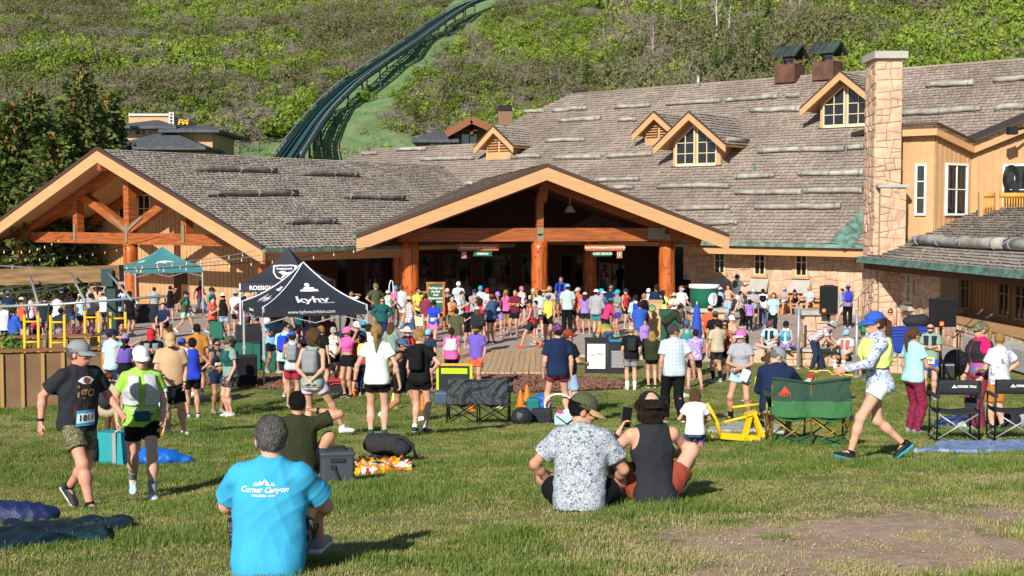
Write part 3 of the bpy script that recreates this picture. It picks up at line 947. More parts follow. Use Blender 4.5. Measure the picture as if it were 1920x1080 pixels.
def boards(parent,O,u,L,zb,ztop,w=.32,m=None,name='siding_board',world=True,batten=.05):
 """vertical board siding; ztop(x) gives the top; every board its own piece with a cover strip"""
 nrm=u.cross(vz).normalized()
 n=max(1,int(round(L/w)));w=L/n
 for k in range(n):
  x0,x1=k*w+.006,(k+1)*w-.006
  z0,z1=ztop(x0),ztop(x1)
  zz=zb((x0+x1)/2)if callable(zb)else zb
  if max(z0,z1)<zz+.1:continue
  z0,z1=max(z0,zz+.05),max(z1,zz+.05)
  b=MB()
  b.prism([O+u*x0+vz*zz,O+u*x1+vz*zz,O+u*x1+vz*z1,O+u*x0+vz*z0],nrm*(.03+.004*(k%3)))
  q=O+u*x0+nrm*.045
  b.beam(q+vz*zz,q+vz*(z0-.02),batten,.035,up=nrm)
  obj(name,b,m or TANW,parent,world=world)
  # ================================================================ LEFT GABLED WING
A=Vector((-19.9,62,7.72));HWD,RISE=12.26,4.62
sR=(-va*HWD+vz*RISE).normalized();LS=math.hypot(HWD,RISE)
ER=A+va*HWD-vz*RISE
roofslab(ER,vn,sR,[(0,0),(27,0),(27,LS),(0,LS)],.22,ex=.285,w=(.18,.34),m=SHIN2,seed=21,thick=.05)
sL=(va*HWD+vz*RISE).normalized()
EL=A-va*HWD-vz*RISE
roofslab(EL,-vn,sL,[(0,0),(-27,0),(-27,LS),(0,LS)][::-1],.22,sh=False)
b=MB();b2=MB()
for E in(ER,EL):
 d=(A-E)
 for bb_,h0,h1,o0,o1 in((b,-.62,.0,-.14,.0),(b2,-.02,.13,-.20,.03)):
  P=[E+vz*h0,A+vz*h0,A+vz*h1,E+vz*h1]
  bb_.prism([p+vn*o0 for p in P],vn*(o1-o0))
part('bargeboard',b,TRIM);part('drip_edge',b2,DRIP)
b=MB();b.beam(A-vz*.75-vn*.05,A-vz*.75+vn*5,.3,.5);part('ridge_beam',b,BEAM)
b=MB();b.beam(ER-vn*.1-vz*.05,ER+vn*9-vz*.05,.16,.16);part('gutter',b,COPPER)
b=MB();b.beam(ER-va*.25+vn*.3-vz*.36,ER-va*.25+vn*9-vz*.36,.1,.34);part('fascia',b,TRIM)
# truss under the gable
T0=A+vn*1.65;T0.z=0
def tz(t):return A.z-abs(t)*RISE/HWD
def tp(t,z):return T0+va*t+vz*z
def beam(a_,c_,w,h,name='beam',m=None,up=None):
 b=MB();b.beam(a_,c_,w,h,up=up or vn);return part(name,b,m or BEAM)
beam(tp(-10.6,3.42),tp(-.02,3.42),.55,.42);beam(tp(.02,3.42),tp(10.6,3.42),.55,.42)
beam(tp(0,3.72),tp(0,tz(0)-.55),.44,.46,'king_post')
beam(tp(-.2,3.9),tp(-3.9,tz(3.9)-.75),.40,.36,'strut');beam(tp(.2,3.9),tp(3.9,tz(3.9)-.75),.40,.36,'strut')
for t in(-4.6,4.6):beam(tp(t,3.7),tp(t,tz(t)-.55),.40,.40,'truss_post')
for t in(-10.3,10.3):beam(tp(t,3.0),tp(t,tz(t)-.35),.5,.5,'truss_post')
for s_ in(-1,1):
 beam(tp(s_*11.2,tz(11.2)-.5),tp(0,tz(0)-.5),.36,.5,'rafter',up=vn)
 beam(tp(s_*11.2,tz(11.2)-.5)+vn*3,tp(0,tz(0)-.5)+vn*3,.3,.4,'rafter',up=vn)
b=MB()
for t in(0,-4.6,4.6):b.beam(tp(t,3.25)-vn*.245,tp(t,4.1)-vn*.245,.2,.02,up=vn)
b.beam(tp(-.1,3.85)-vn*.235,tp(-1.3,4.5)-vn*.235,.14,.02,up=vn);b.beam(tp(.1,3.85)-vn*.235,tp(1.3,4.5)-vn*.235,.14,.02,up=vn)
part('bracket_plate',b,PLATE)
def log_column(p,h,r0,seed,name='log_column'):
 r=random.Random(seed)
 b=MB()
 n=9
 b.tube([(p.x+r.uniform(-.012,.012),p.y,p.z+h*k/n)for k in range(n+1)],[r0*(1.06-.10*k/n)*r.uniform(.975,1.03)for k in range(n+1)],18)
 o=part(name,b,LOGO)
 b=MB()
 for k in range(7):
  a=-math.pi/2+r.uniform(-1.0,1.0);z=r.uniform(.1,.95)*h
  b.box((p.x+math.cos(a)*r0*.97,p.y+math.sin(a)*r0*.97,p.z+z),(.07,.06,.05),Matrix.Rotation(a,3,'Z'))
 a=-math.pi/2+r.uniform(-.5,.5)
 b.beam((p.x+math.cos(a)*r0*1.0,p.y+math.sin(a)*r0*1.0,p.z+.2*h),(p.x+math.cos(a+.06)*r0*.97,p.y+math.sin(a+.06)*r0*.97,p.z+h*.98),.022,.03)
 obj('knots',b,mat('dark_knot',(.10,.03,.01)),o)
 return o
for k,t in enumerate((-10.3,0,10.3)):log_column(tp(t,0),3.15,.36,60+k)
# gable wall behind
WB=T0+vn*3.6
def wtop(x):return min(7.2,A.z-abs(x-11.3)*RISE/HWD-.45)
b=MB();O=WB-va*11.3+vn*.12
b.prism([O,O+va*17.6,O+va*17.6+vz*4.9,O+va*11.3+vz*7.15,O+vz*3.0],vn*.1);part('sheathing',b,BROWN)
boards(LOD,WB-va*11.3,va,17.6,0,wtop,w=.335)
wp=lambda px,py:UPl(px,py,WB,vn)
for x0,x1 in((226,247),(262,284)):
 p,q=wp(x0,416),wp(x1,366)
 window(p-vn*.05,va,(q-p).dot(va),q.z-p.z,2,2,WFR)
p=wp(330,600);p.z=0
b=MB();b.prism([p-vn*.07,p+va*1.1-vn*.07,p+va*1.1+vz*2.2-vn*.07,p+vz*2.2-vn*.07],-vn*.03);part('door',b,BROWN)
# long side wall of the wing in the shade of its eave
O=ER-va*6.0+vn*5.3;O.z=0
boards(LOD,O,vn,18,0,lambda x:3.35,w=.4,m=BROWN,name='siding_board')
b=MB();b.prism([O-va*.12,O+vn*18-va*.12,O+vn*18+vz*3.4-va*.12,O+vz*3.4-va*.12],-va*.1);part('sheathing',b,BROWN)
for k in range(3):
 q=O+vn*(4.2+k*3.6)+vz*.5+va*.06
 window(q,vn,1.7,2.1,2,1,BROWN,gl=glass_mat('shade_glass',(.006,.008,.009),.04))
 # ================================================================ MAIN ROOF
P0=Vector((8.27,62,3.25));sM=(vn+vz*.7).normalized()
nM=va.cross(sM).normalized()
mp=lambda px,py:UPl(px,py,P0,nM)
def m2(px,py):
 q=mp(px,py)-P0
 return(q.dot(va),q.dot(sM))
RIDGE=m2(1070,178)[1]
poly=[m2(1640,468),m2(1280,452)]
e0=poly[1]
poly=[(12.5,0),(-9,0),(-24,3.5),m2(660,302),m2(702,279),m2(905,271),m2(975,221),(m2(1070,178)[0],RIDGE),(30,RIDGE),(30,0)]
poly[3]=(poly[3][0]-1.0,poly[3][1]);
roofslab(P0,va,sM,[(p[0],max(0,p[1]))for p in poly],.25,ex=.27,w=(.16,.34),m=SHIN,seed=31,thick=.045)
# far slope behind the ridge so that the roof is solid
rl,rr=P0+va*m2(1070,178)[0]+sM*RIDGE,P0+va*30+sM*RIDGE
b=MB();b.add([rl,rr,rr+vn*12-vz*8.4,rl+vn*12-vz*8.4,rr+vn*.1-vz*9,rl+vn*.1-vz*9],[(0,3,2,1),(1,2,4),(0,5,3),(3,5,4,2)])
part('rear_roof',b,SHIN)
b=MB();b.tube([rl+vz*.02,rr+vz*.02],.09,6);part('ridge_cap',b,SHIN)
b=MB();g0=P0+va*-.6-vn*.08-vz*.02;g1=P0+va*9.6-vn*.08-vz*.08;b.beam(g0,g1,.17,.17);part('gutter',b,COPPER)
b=MB();b.beam(P0+va*.2+vn*.12-vz*.36,P0+va*9.6+vn*.12-vz*.4,.1,.30);part('fascia',b,TRIM)
# copper flashing in the corner by the chimney
pl=[mp(x,y)+nM*.10 for x,y in((1617,397),(1553,456),(1603,465),(1621,428))]
b=MB();b.prism(pl,-nM*.05);co=part('copper_flashing',b,COPPER)
b=MB()
for t in(.2,.45,.7,.95):
 p=pl[0].lerp(pl[1],t);q=pl[3].lerp(pl[2],t*.98)
 b.beam(p+nM*.03,q+nM*.03,.05,.06)
obj('standing_seam',b,COPPER,co)
# snow guard logs
LOGS=[(1380,191,1460,186),(1474,185,1503,183),(1408,212,1506,210),(1424,288,1585,285),(1591,282,1621,281),(1380,337,1454,334),(1499,331,1621,330),(1380,366,1506,365),(1510,364,1621,363),(1416,394,1578,393),(1737,166,1828,160),(1865,156,1930,152),(1690,219,1840,210),(1866,208,1930,205),(984,213,1020,212),(1037,211,1102,207),(1154,205,1220,202),(1251,199,1353,194),(1363,192,1378,191),(1048,230,1128,226),(1161,229,1195,228),(1024,268,1099,266),(961,298,1015,297),(1038,300,1129,299),(1141,298,1225,294),(1120,342,1200,340),(1150,356,1189,356),(1234,355,1370,353),(1270,396,1370,394),(1325,424,1386,422),(746,284,801,283),(790,303,890,301),(680,292,708,291)]
def snow_log(p,q,r0,nrm,seed,straps=(.1,.55,.92),lm=None):
 r=random.Random(seed)
 n=5
 b=MB()
 sgx=r.choice((-1,1));dd_=(q-p).cross(nrm).normalized()
 b.tube([p.lerp(q,k/n)+nrm*(r0+.07+r.uniform(-.02,.02))+dd_*r.uniform(-.05,.05)for k in range(n+1)],[r0*(1.0+sgx*.22*(k/n-.5))*r.uniform(.9,1.1)for k in range(n+1)],9)
 o=part('snow_log',b,lm or GLOG)
 for t in straps:
  c=p.lerp(q,t)+nrm*(r0+.07);d=(q-p).normalized()
  b=MB();b.tube([c-d*.035,c+d*.035],r0*1.16,9);b.tube([c+nrm*r0*1.0,c+nrm*.1+d.cross(nrm)*r0*2.2],.02,4)
  obj('strap',b,STRAP,o)
for k,(x0,y0,x1,y1)in enumerate(LOGS):
 snow_log(mp(x0,y0),mp(x1,y1),.115 if x1<1400 else.13,nM,500+k,(.08,.9)if x1-x0<110 else(.06,.5,.94))
nW=vn.cross(sR).normalized()
for k,(x0,y0,x1,y1)in enumerate([(362,322,517,326),(564,330,671,333),(386,370,556,369),(643,374,756,377),(534,422,628,421)]):
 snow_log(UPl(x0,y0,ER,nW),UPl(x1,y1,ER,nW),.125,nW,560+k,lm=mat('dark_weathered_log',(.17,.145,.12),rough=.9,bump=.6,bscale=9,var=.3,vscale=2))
 # vents on the ridge and small roof pieces
for k,(px,hb,lab)in enumerate(((1480,150,''),(1555,140,''))):
 q=P0+va*m2(px,hb)[0]+sM*(RIDGE-.2)
 b=MB();b.box(q+vz*.3,(1.25,1.25,1.0),Matrix.Rotation(-.69,3,'Z'))
 for dx,dy in((-.55,-.55),(.55,-.55),(.55,.55),(-.55,.55)):b.beam(q+va*dx+vn*dy+vz*.75,q+va*dx+vn*dy+vz*1.35,.1,.1)
 o=part('roof_vent',b,mat('vent_copper_brown',(.12,.055,.035),rough=.6,var=.3,vscale=2))
 b=MB()
 for s_ in(-1,1):
  b.prism([q+vn*s_*.85-va*.8+vz*1.2,q+vn*s_*.85+va*.8+vz*1.2,q+va*.8+vz*1.85,q-va*.8+vz*1.85],(0,0,.05))
  for j in range(5):b.beam(q+vn*s_*.85+va*(-.76+.38*j)+vz*1.27,q+va*(-.76+.38*j)+vz*1.92,.05,.05)
 obj('vent_roof',b,mat('vent_roof_metal',(.035,.038,.036),rough=.55,var=.5,vscale=1.2,col2=(.05,.085,.07)),o)
 b=MB();b.tube([q+vz*.7,q+vz*1.1],.2,10);b.tube([q+vz*1.05,q+vz*1.2],.27,10);obj('flue',b,GALV,o)
q=P0+va*m2(1311,162)[0]+sM*(RIDGE-.3)
b=MB();b.tube([q,q+vz*.7],.09,8);part('vent_pipe',b,GALV)
q=P0+va*m2(1081,178)[0]+sM*(RIDGE-.1)+vn*.5
b=MB();b.box(q+vz*.1,(.9,.6,.5));part('roof_hatch',b,mat('black_metal2',(.02,.02,.025)))
q=mp(1414,322);b=MB();b.beam(q,q+vz*.42-vn*.1,.14,.05);part('roof_vent_fin',b,COPPER)
# ---------------------------------------------------------------- dormers
def dormer(px,py,hw,hwall,kind,ov=.55,front=0,left=None):
 C=mp(px,py)
 b=MB()
 pit=.80
 za=hwall+hw*pit
 depth=(za+.4)/.7
 P=[C-va*hw,C+va*hw,C+va*hw+vz*hwall,C+vz*za,C-va*hw+vz*hwall]
 b.prism([p-vn*.0-vz*0 for p in P],vn*depth)
 d=obj('dormer',b,TANW,LOD,world=True)
 # roof planes
 for s_ in(-1,1):
  e=hw+ov
  s_dir=(-va*s_+vz*pit).normalized();L=math.hypot(e,e*pit)
  E0=C+va*s_*e+vz*(za-e*pit+.12)-vn*ov
  u=vn if s_>0 else-vn
  Lb=depth+ov+1.0
  po=[(0,0),(Lb,0),(Lb,L),(0,L)]if s_>0 else[(-Lb,0),(0,0),(0,L),(-Lb,L)]
  n_=u.cross(s_dir).normalized()
  PP=[E0+u*p[0]+s_dir*p[1]for p in po]
  bb=MB();bb.add(PP,[(0,1,2,3)]);bb.cur=1;bb.add(PP+[p-n_*.14 for p in PP],[(7,6,5,4)]+[(i,i+4,(i+1)%4+4,(i+1)%4)for i in range(4)])
  obj('roof',bb,[SHBASE,TRIM],d)
  if s_>0:shingles(d,E0,u,s_dir,po,.26,.16,.3,SHIN2,int(px),.05)
  bb=MB();Q=[E0-vz*.40,C+vz*(za+.12-.40)-vn*ov,C+vz*(za+.12)-vn*ov,E0]
  bb.prism([p-vn*.08 for p in Q],vn*.08)
  obj('bargeboard',bb,TRIM,d)
  bb=MB();Q=[E0-vz*.02,C+vz*(za+.10)-vn*ov,C+vz*(za+.19)-vn*ov,E0+vz*.07]
  bb.prism([p-vn*.11 for p in Q],vn*.13);obj('drip_edge',bb,DRIP,d)
  if s_>0 and kind=='window':
   bb=MB();bb.tube([E0+s_dir*.3+n_*.15+u*.4,E0+s_dir*.3+n_*.15+u*2.6],.11,8);bb.tube([E0+s_dir*.28+n_*.15+u*2.7,E0+s_dir*.28+n_*.15+u*4.2],.11,8)
   obj('snow_log',bb,GLOG,d)
 f=-vn*.03
 if kind=='window':
  for s_ in(-1,1):
   x0,x1=(.10,hw*.84)
   zt=lambda x:za-abs(x)*pit-.42
   z0=.16
   Q=[C+va*s_*x0+vz*z0,C+va*s_*x1+vz*z0,C+va*s_*x1+vz*zt(x1),C+va*s_*x0+vz*zt(x0)]
   bb=MB();bb.add([p+f for p in Q],[(0,1,2,3)]);obj('window_pane',bb,GLASS,d)
   bb=MB();g=-vn*.06
   for i in range(4):bb.beam(Q[i]+g,Q[(i+1)%4]+g,.065,.08,up=vn)
   xm=(x0+x1)/2
   bb.beam(C+va*s_*xm+vz*z0+g,C+va*s_*xm+vz*zt(xm)+g,.035,.06,up=vn)
   h=zt(x1)-z0
   for z in(h*.48,h*.97):bb.beam(C+va*s_*x0+vz*(z0+z)+g,C+va*s_*x1+vz*(z0+z)+g,.035,.06,up=vn)
   obj('window_frame',bb,WFR,d)
  bb=MB();bb.beam(C-va*hw*.85+vz*.10-vn*.06,C+va*hw*.85+vz*.10-vn*.06,.12,.14,up=vn);obj('sill',bb,WFR,d)
  bb=MB();bb.beam(C-vn*.02-va*(hw+.1),C-vn*.02+va*(hw+.1),.14,.14,up=vn);obj('flashing',bb,DRIP,d)
 else:
  for s_ in(-1,1):
   x0,x1=(.08,hw*.85)
   n=6
   zb=hwall*.55
   for k in range(n):
    z=zb+(za-.35-zb)*k/n
    xx=min(x1,(za-.3-z)/pit)
    if xx>x0+.1:
     bb=MB();bb.beam(C+va*s_*x0+vz*z-vn*.05,C+va*s_*xx+vz*z-vn*.05,.05,.17,up=vn)
     bb2=bb;obj('louvre_slat',bb2,TRIM,d)
   Q=[C+va*s_*x0+vz*zb,C+va*s_*x1+vz*zb,C+va*s_*x1+vz*(za-x1*pit-.3),C+va*s_*x0+vz*(za-.35)]
   bb=MB();bb.add([p-vn*.012 for p in Q],[(0,1,2,3)]);obj('louvre_back',bb,mat('louvre_dark',(.22,.12,.05)),d)
 return d
dormer(936,300,1.05,1.05,'louvre',ov=.5)
dormer(1236,273,.95,.95,'louvre',ov=.5)
dormer(1306,313,1.45,1.55,'window',ov=.75)
dormer(1587,240,1.45,1.5,'window',ov=.75)
# ================================================================ ENTRANCE PORCH
ph=R(8.5)
pb,pm=Vector((math.cos(ph),math.sin(ph),0)),Vector((-math.sin(ph),math.cos(ph),0))
PA=Vector((1.45,54.15,6.62));PH,PR=7.98,2.98
pl_,pr_=PA-pb*PH-vz*PR,PA+pb*PH-vz*PR
LS2=math.hypot(PH,PR)
sl_=(pb*PH+vz*PR).normalized();sr_=(-pb*PH+vz*PR).normalized()
roofslab(pl_,-pm,sl_,[(0,0),(0,LS2),(-22,LS2),(-22,0)],.2,ex=.27,w=(.16,.34),m=SHIN,seed=71,thick=.045,soff=mat('porch_soffit',(.16,.065,.02),rough=.7))
roofslab(pr_,pm,sr_,[(0,0),(22,0),(22,LS2),(0,LS2)],.2,ex=.27,w=(.16,.34),m=SHIN,seed=72,thick=.045,soff=mat('porch_soffit',(.16,.065,.02)))
b=MB();b2=MB()
for k,E in enumerate((pl_,pr_)):
 for bb_,h0,h1,o0,o1 in((b,-.60,-.01,-.12,.0),(b2,-.03,.12,-.18,.03)):
  P=[E+vz*h0,PA+vz*h0,PA+vz*h1,E+vz*h1]
  bb_.prism([p+pm*o0 for p in P],pm*(o1-o0))
part('bargeboard',b,TRIM);part('drip_edge',b2,DRIP)
b=MB();b.beam(pl_-pb*.05+vz*.02,pl_-pb*.05+pm*3+vz*.02,.2,.14);part('gutter',b,COPPER)
C0=PA+pm*2.0;C0.z=0
def cp(t,z,o=0):return C0+pb*t+vz*z+pm*o
pzt=lambda t:PA.z-abs(t)*PR/PH
def pbeam(a_,c_,w,h,name='beam',m=None,up=None):
 b=MB();b.beam(a_,c_,w,h,up=up or pm);return part(name,b,m or BEAM)
for k,t in enumerate((-5.6,.05,5.8)):log_column(cp(t,0),3.42,.36,80+k)
pbeam(cp(-6.1,3.70),cp(-.02,3.70),.58,.5);pbeam(cp(.12,3.70),cp(6.3,3.70),.58,.5)
for t in(-5.75,6.1):pbeam(cp(t,3.44,-.3),cp(t,pzt(t)-.3,-.3),.52,.1,'truss_post')
pbeam(cp(.05,4.0),cp(.05,5.3),.30,.4,'king_post')
b=MB();b.prism([cp(-.10,5.1,-.3),cp(.32,5.1,-.3),cp(.42,6.0,-.3),cp(.08,6.0,-.3)],pm*.5);part('king_block',b,BEAM)
for s_ in(-1,1):
 pbeam(cp(s_*7.3,pzt(7.3)-.55),cp(0,pzt(0)-.55),.36,.5,'rafter')
for q0,q1,w_ in((cp(.05,3.4,-.27),cp(.05,3.66,-.27),.30),(cp(.05,3.74,-.27),cp(.05,4.02,-.27),.30),(cp(5.25,3.5,-.27),cp(5.25,4.0,-.27),.8),(cp(5.75,3.43,-.32),cp(5.75,3.72,-.32),.22)):
 b=MB();b.beam(q0,q1,w_,.03,up=pm);part('bracket_plate',b,PLATE)
for t in(-5.6,5.8):pbeam(cp(t,3.70,.1),cp(t,3.70,14),.4,.5)
for k,t in enumerate((-5.6,3.9)):log_column(cp(t,0,7.5),3.42,.34,84+k)
# rear and side walls of the porch with dark glazed doors
Q=C0+pm*11
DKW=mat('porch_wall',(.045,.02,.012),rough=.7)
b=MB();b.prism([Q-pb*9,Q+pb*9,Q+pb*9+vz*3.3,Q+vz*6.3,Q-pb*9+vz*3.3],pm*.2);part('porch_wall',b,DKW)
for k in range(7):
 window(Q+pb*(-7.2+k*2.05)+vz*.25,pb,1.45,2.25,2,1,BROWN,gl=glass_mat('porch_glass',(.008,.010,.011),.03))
b=MB();q=cp(2.0,0,3);b.lathe([(.02,.32),(.1,.3),(.24,.06),(.26,0)],12,(q.x,q.y,4.7));b.tube([(q.x,q.y,5.0),(q.x,q.y,6.0)],.015,5)
part('pendant_lamp',b,mat('enamel_white',(.7,.7,.66),rough=.4))
# small logs near the porch valley
nP=(-pm).cross(sl_).normalized()
for x0,y0,x1,y1 in((835,355,884,348),(744,391,757,395)):
 snow_log(UPl(x0,y0,pl_,nP),UPl(x1,y1,pl_,nP),.11,nP,640+x0)
 # ================================================================ STONE WALL UNDER THE MAIN EAVE
W0=P0+vn*1.35+va*.0;W0.z=0
holes=[]
for px in(1351,1426,1504):
 q=UPl(px,500,W0,vn);t=(q-W0).dot(va);holes.append((t-.42,.95,t+.42,3.0))
stonework(LOD,W0-va*.8,va,vz,10.6,3.1,.62,77,holes=[(h[0]+.8,h[1],h[2]+.8,h[3])for h in holes],world=True)
for h in holes:
 t=(h[0]+h[2])/2
 O=W0+va*(t-.28)+vz*1.75-vn*.03
 window(O,va,.56,1.25,2,2,WFR)
 b=MB();b.beam(W0+va*(t-.38)+vz*1.62-vn*.08,W0+va*(t-.38)+vz*3.05-vn*.08,.14,.12,up=vn);b.beam(W0+va*(t-.44)+vz*1.68-vn*.1,W0+va*(t+.42)+vz*1.68-vn*.1,.14,.1,up=vn)
 part('window_casing',b,TRIM)
 b=MB();b.prism([W0+va*(t-.62)+vz*.95-vn*.32,W0+va*(t+.46)+vz*.95-vn*.32,W0+va*(t+.46)+vz*1.62-vn*.02,W0+va*(t-.42)+vz*1.62-vn*.02],vn*.1)
 part('sill_apron',b,CAP)
 # downpipe
q=UPl(1592,470,W0,vn)
b=MB();b.tube([P0+va*8.3-vz*.1,P0+va*8.35+vz*-.25,W0+va*8.9-vn*.16+vz*2.5,W0+va*8.95-vn*.16+vz*2.3,W0+va*8.95-vn*.16],.055,8)
part('downpipe',b,mat('copper_pipe',(.16,.07,.045),rough=.4,metal=.4))
# ================================================================ CHIMNEY
vx,vy=Vector((1,0,0)),Vector((0,1,0))
cl=U(1640,400,51).x;cr_=U(1690,300,51).x;CT=U(1650,110,51).z
b=MB();b.box(((cl+cr_)/2,51.8,CT/2),(cr_-cl-.06,1.5,CT));ch=part('chimney',b,MORT)
stonework(ch,Vector((cl,51.02,0)),vx,vz,cr_-cl,CT,.46,91,backing=False)
stonework(ch,Vector((cl+.02,52.58,0)),-vy,vz,1.56,CT,.46,92,backing=False)
b=MB();b.box(((cl+cr_)/2-.0,51.75,CT+.14),(cr_-cl+.3,1.9,.28));obj('chimney_cap',b,CAP,ch)
zt=U(1660,352,50.6).z;x1=U(1699,400,50.6).x
b=MB();b.box(((cl+.12+x1)/2,50.85,zt/2),(x1-cl-.18,.5,zt));sh=part('chimney_shoulder',b,MORT)
stonework(sh,Vector((cl+.1,50.62,0)),vx,vz,x1-cl-.1,zt,.42,93,backing=False)
b=MB();b.box(((cl+.1+x1)/2,50.8,zt+.07),(x1-cl+.1,.6,.12));obj('shoulder_cap',b,CAP,sh)
# ================================================================ TAN TWO-STOREY BLOCK
fold=[(1640,52.2),(1753,51.2),(1821,52.6),(1990,50.4)]
ftop=[(1645,237),(1757,232),(1828,266),(1990,199)]
pts=[Vector((U(x,300,D).x,D,0))for x,D in fold]
tops=[U(x,y,D-.45)for(x,y),(_,D)in zip(ftop,fold)]
for k in range(3):
 p,q=pts[k],pts[k+1]
 u=(q-p);L=u.length;u.normalize()
 z0,z1=tops[k].z-.1,tops[k+1].z-.1
 boards(LOD,p,u,L,2.3,lambda x,z0=z0,z1=z1,L=L:z0+(z1-z0)*x/L,w=.30,batten=.045)
 b=MB();nn=u.cross(vz);b.prism([p-nn*.1,q-nn*.1,q-nn*.1+vz*z1,p-nn*.1+vz*z0],-nn*.1);part('sheathing',b,TANW)
 a0,a1=tops[k],tops[k+1]
 b=MB();b.prism([a0-vz*.44,a1-vz*.44,a1,a0],nn*-.12);part('fascia',b,TRIM)
 b=MB();b.prism([a0-vz*.02+nn*.03,a1-vz*.02+nn*.03,a1+vz*.08+nn*.03,a0+vz*.08+nn*.03],nn*-.2);part('drip_edge',b,DRIP)
 b=MB();b.prism([a0+vz*.02,a1+vz*.02,a1+vz*.02+vy*4,a0+vz*.02+vy*4],(0,0,-.2));part('flat_roof',b,SHBASE)
def block_window(x0,x1,y0,y1,k,cols,rows):
 p,q=pts[k],pts[k+1];u=(q-p).normalized();nn=Vector((u.y,-u.x,0))
 a0=UPl(x0,y1,p+nn*.06,nn);a1=UPl(x1,y0,p+nn*.06,nn)
 return window(a0,u,(a1-a0).dot(u),a1.z-a0.z,cols,rows,WFRW,fw=.085)
w1=block_window(1717,1736,309,402,0,1,3);block_window(1772,1812,309,402,1,2,2);block_window(1882,1925,309,402,2,2,2)
# log balcony rail
YLOG=mat('honey_log',(.62,.30,.05),rough=.45,var=.2,vscale=3)
bal=thing('balcony_rail',None,None);
for k in('label','category'):
 if k in bal:del bal[k]
bal.parent=LOD;bal.matrix_parent_inverse=Matrix.Translation(-LOD.location)
for x0,x1,D in((1838,1863,50.4),(1874,1960,50.2)):
 for y in(366,405):
  b=MB();b.tube([U(x0,y,D),U(x1,y,D)],.10,10);obj('rail',b,YLOG,bal)
 n=int((x1-x0)/5)
 bb_=None
 for k in range(n):
  x=x0+3+k*5
  b=MB();b.tube([U(x,405,D),U(x,366,D)],.032,6);obj('baluster',b,YLOG,bal)
for x in(1838,1868):
 b=MB();p,q=U(x+1,420,50.3),U(x+1,360,50.3);b.beam(p,q,.16,.16);obj('newel',b,TRIM,bal)
b=MB();a0,a1=U(1832,412,50.2),U(1990,410,50.2);b.beam(a0,a1,.5,.14);obj('balcony_floor',b,BROWN,bal)
b=MB();q=U(1898,245,50.2);b.box(q,(.35,.3,.3));b.tube([q,q+Vector((.5,.1,.12))],.06,6);part('floodlight',b,mat('black_fixture',(.012,.012,.013)))
c=U(1896,336,50.5);b=MB()
for rr_ in(.36,.46,.54):b.tube([c+Vector((math.cos(k*.3142)*rr_*.55,0+.02*rr_,math.sin(k*.3142)*rr_))for k in range(21)],.04,6,caps=False)
tag(obj('hose_coil',b,mat('black_rubber',(.012,.012,.014),rough=.5)),'black coiled hose hanging by the upper window at the right edge','hose')
# ================================================================ LOW RIGHT ROOF
e0,e1=Vector((14.12,51.6,2.78)),Vector((15.3,33.0,2.78))
ue=(e1-e0).normalized();uu=Vector((-ue.y,ue.x,0))
sr=(uu+vz*.4).normalized();LL=(e1-e0).length
roofslab(e0,ue,sr,[(0,0),(LL,0),(LL,5.6),(0,5.6)],.18,ex=.24,w=(.18,.38),m=SHIN2,seed=55,thick=.05,sh=False,soff=BROWN)
# nearest courses laid shingle by shingle, the rest as one layer
nr=uu*0+ue.cross(sr).normalized()
lr=[o for o in LOD.children if o.name.startswith('roof')][-1]
shingles(lr,e0,ue,sr,[(0,0),(LL,0),(LL,2.4),(0,2.4)][::1],.24,.18,.38,SHIN2,56,.05)if False else None
rr_=random.Random(8);kinds_=[]
for k in range(6):
 w=.2+.035*k;b=MB();t=.05+.008*(k%3)
 b.add([(0,0,.01),(w,0,.01),(w,0,t),(0,0,t),(w,.28,.012),(0,.28,.012)],[(0,1,2,3),(3,2,4,5),(1,4,2),(0,3,5),(0,5,4,1)])
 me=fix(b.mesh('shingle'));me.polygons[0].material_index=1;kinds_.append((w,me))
basis=Matrix((ue,sr,nr)).transposed().to_4x4()
cnt=0
for row in range(9):
 x=3.2+rr_.random()*.2
 while x<13.6 and cnt<298:
  w,me=kinds_[rr_.randrange(6)]
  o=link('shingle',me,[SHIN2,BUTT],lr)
  o.matrix_local=Matrix.Translation(e0+ue*x+sr*(row*.24+rr_.gauss(0,.012))+nr*.012)@basis
  x+=w+.012;cnt+=1
shingles(lr,e0,ue,sr,[(0,0),(3.2,0),(3.2,2.16),(13.9,2.16),(13.9,0),(LL,0),(LL,5.6),(0,5.6)],.24,.18,.38,SHIN2,57,.05)
for a0,a1,rad in((2.1,9.9,.19),(10.05,17,.18)):
 p=e0+ue*a0+sr*1.55;q=e0+ue*a1+sr*1.5
 snow_log(p,q,rad,nr,620+int(a0),(.06,.32,.6,.93))
b=MB();b.beam(e0-uu*.08+vz*.03,e1-uu*.08+vz*.03,.16,.16);b.beam(e0-uu*.18-vz*.08,e1-uu*.18-vz*.08,.12,.10);part('gutter',b,COPPER)
b=MB();b.beam(e0+uu*.1-vz*.26,e1+uu*.1-vz*.26,.12,.26);part('fascia',b,BROWN)
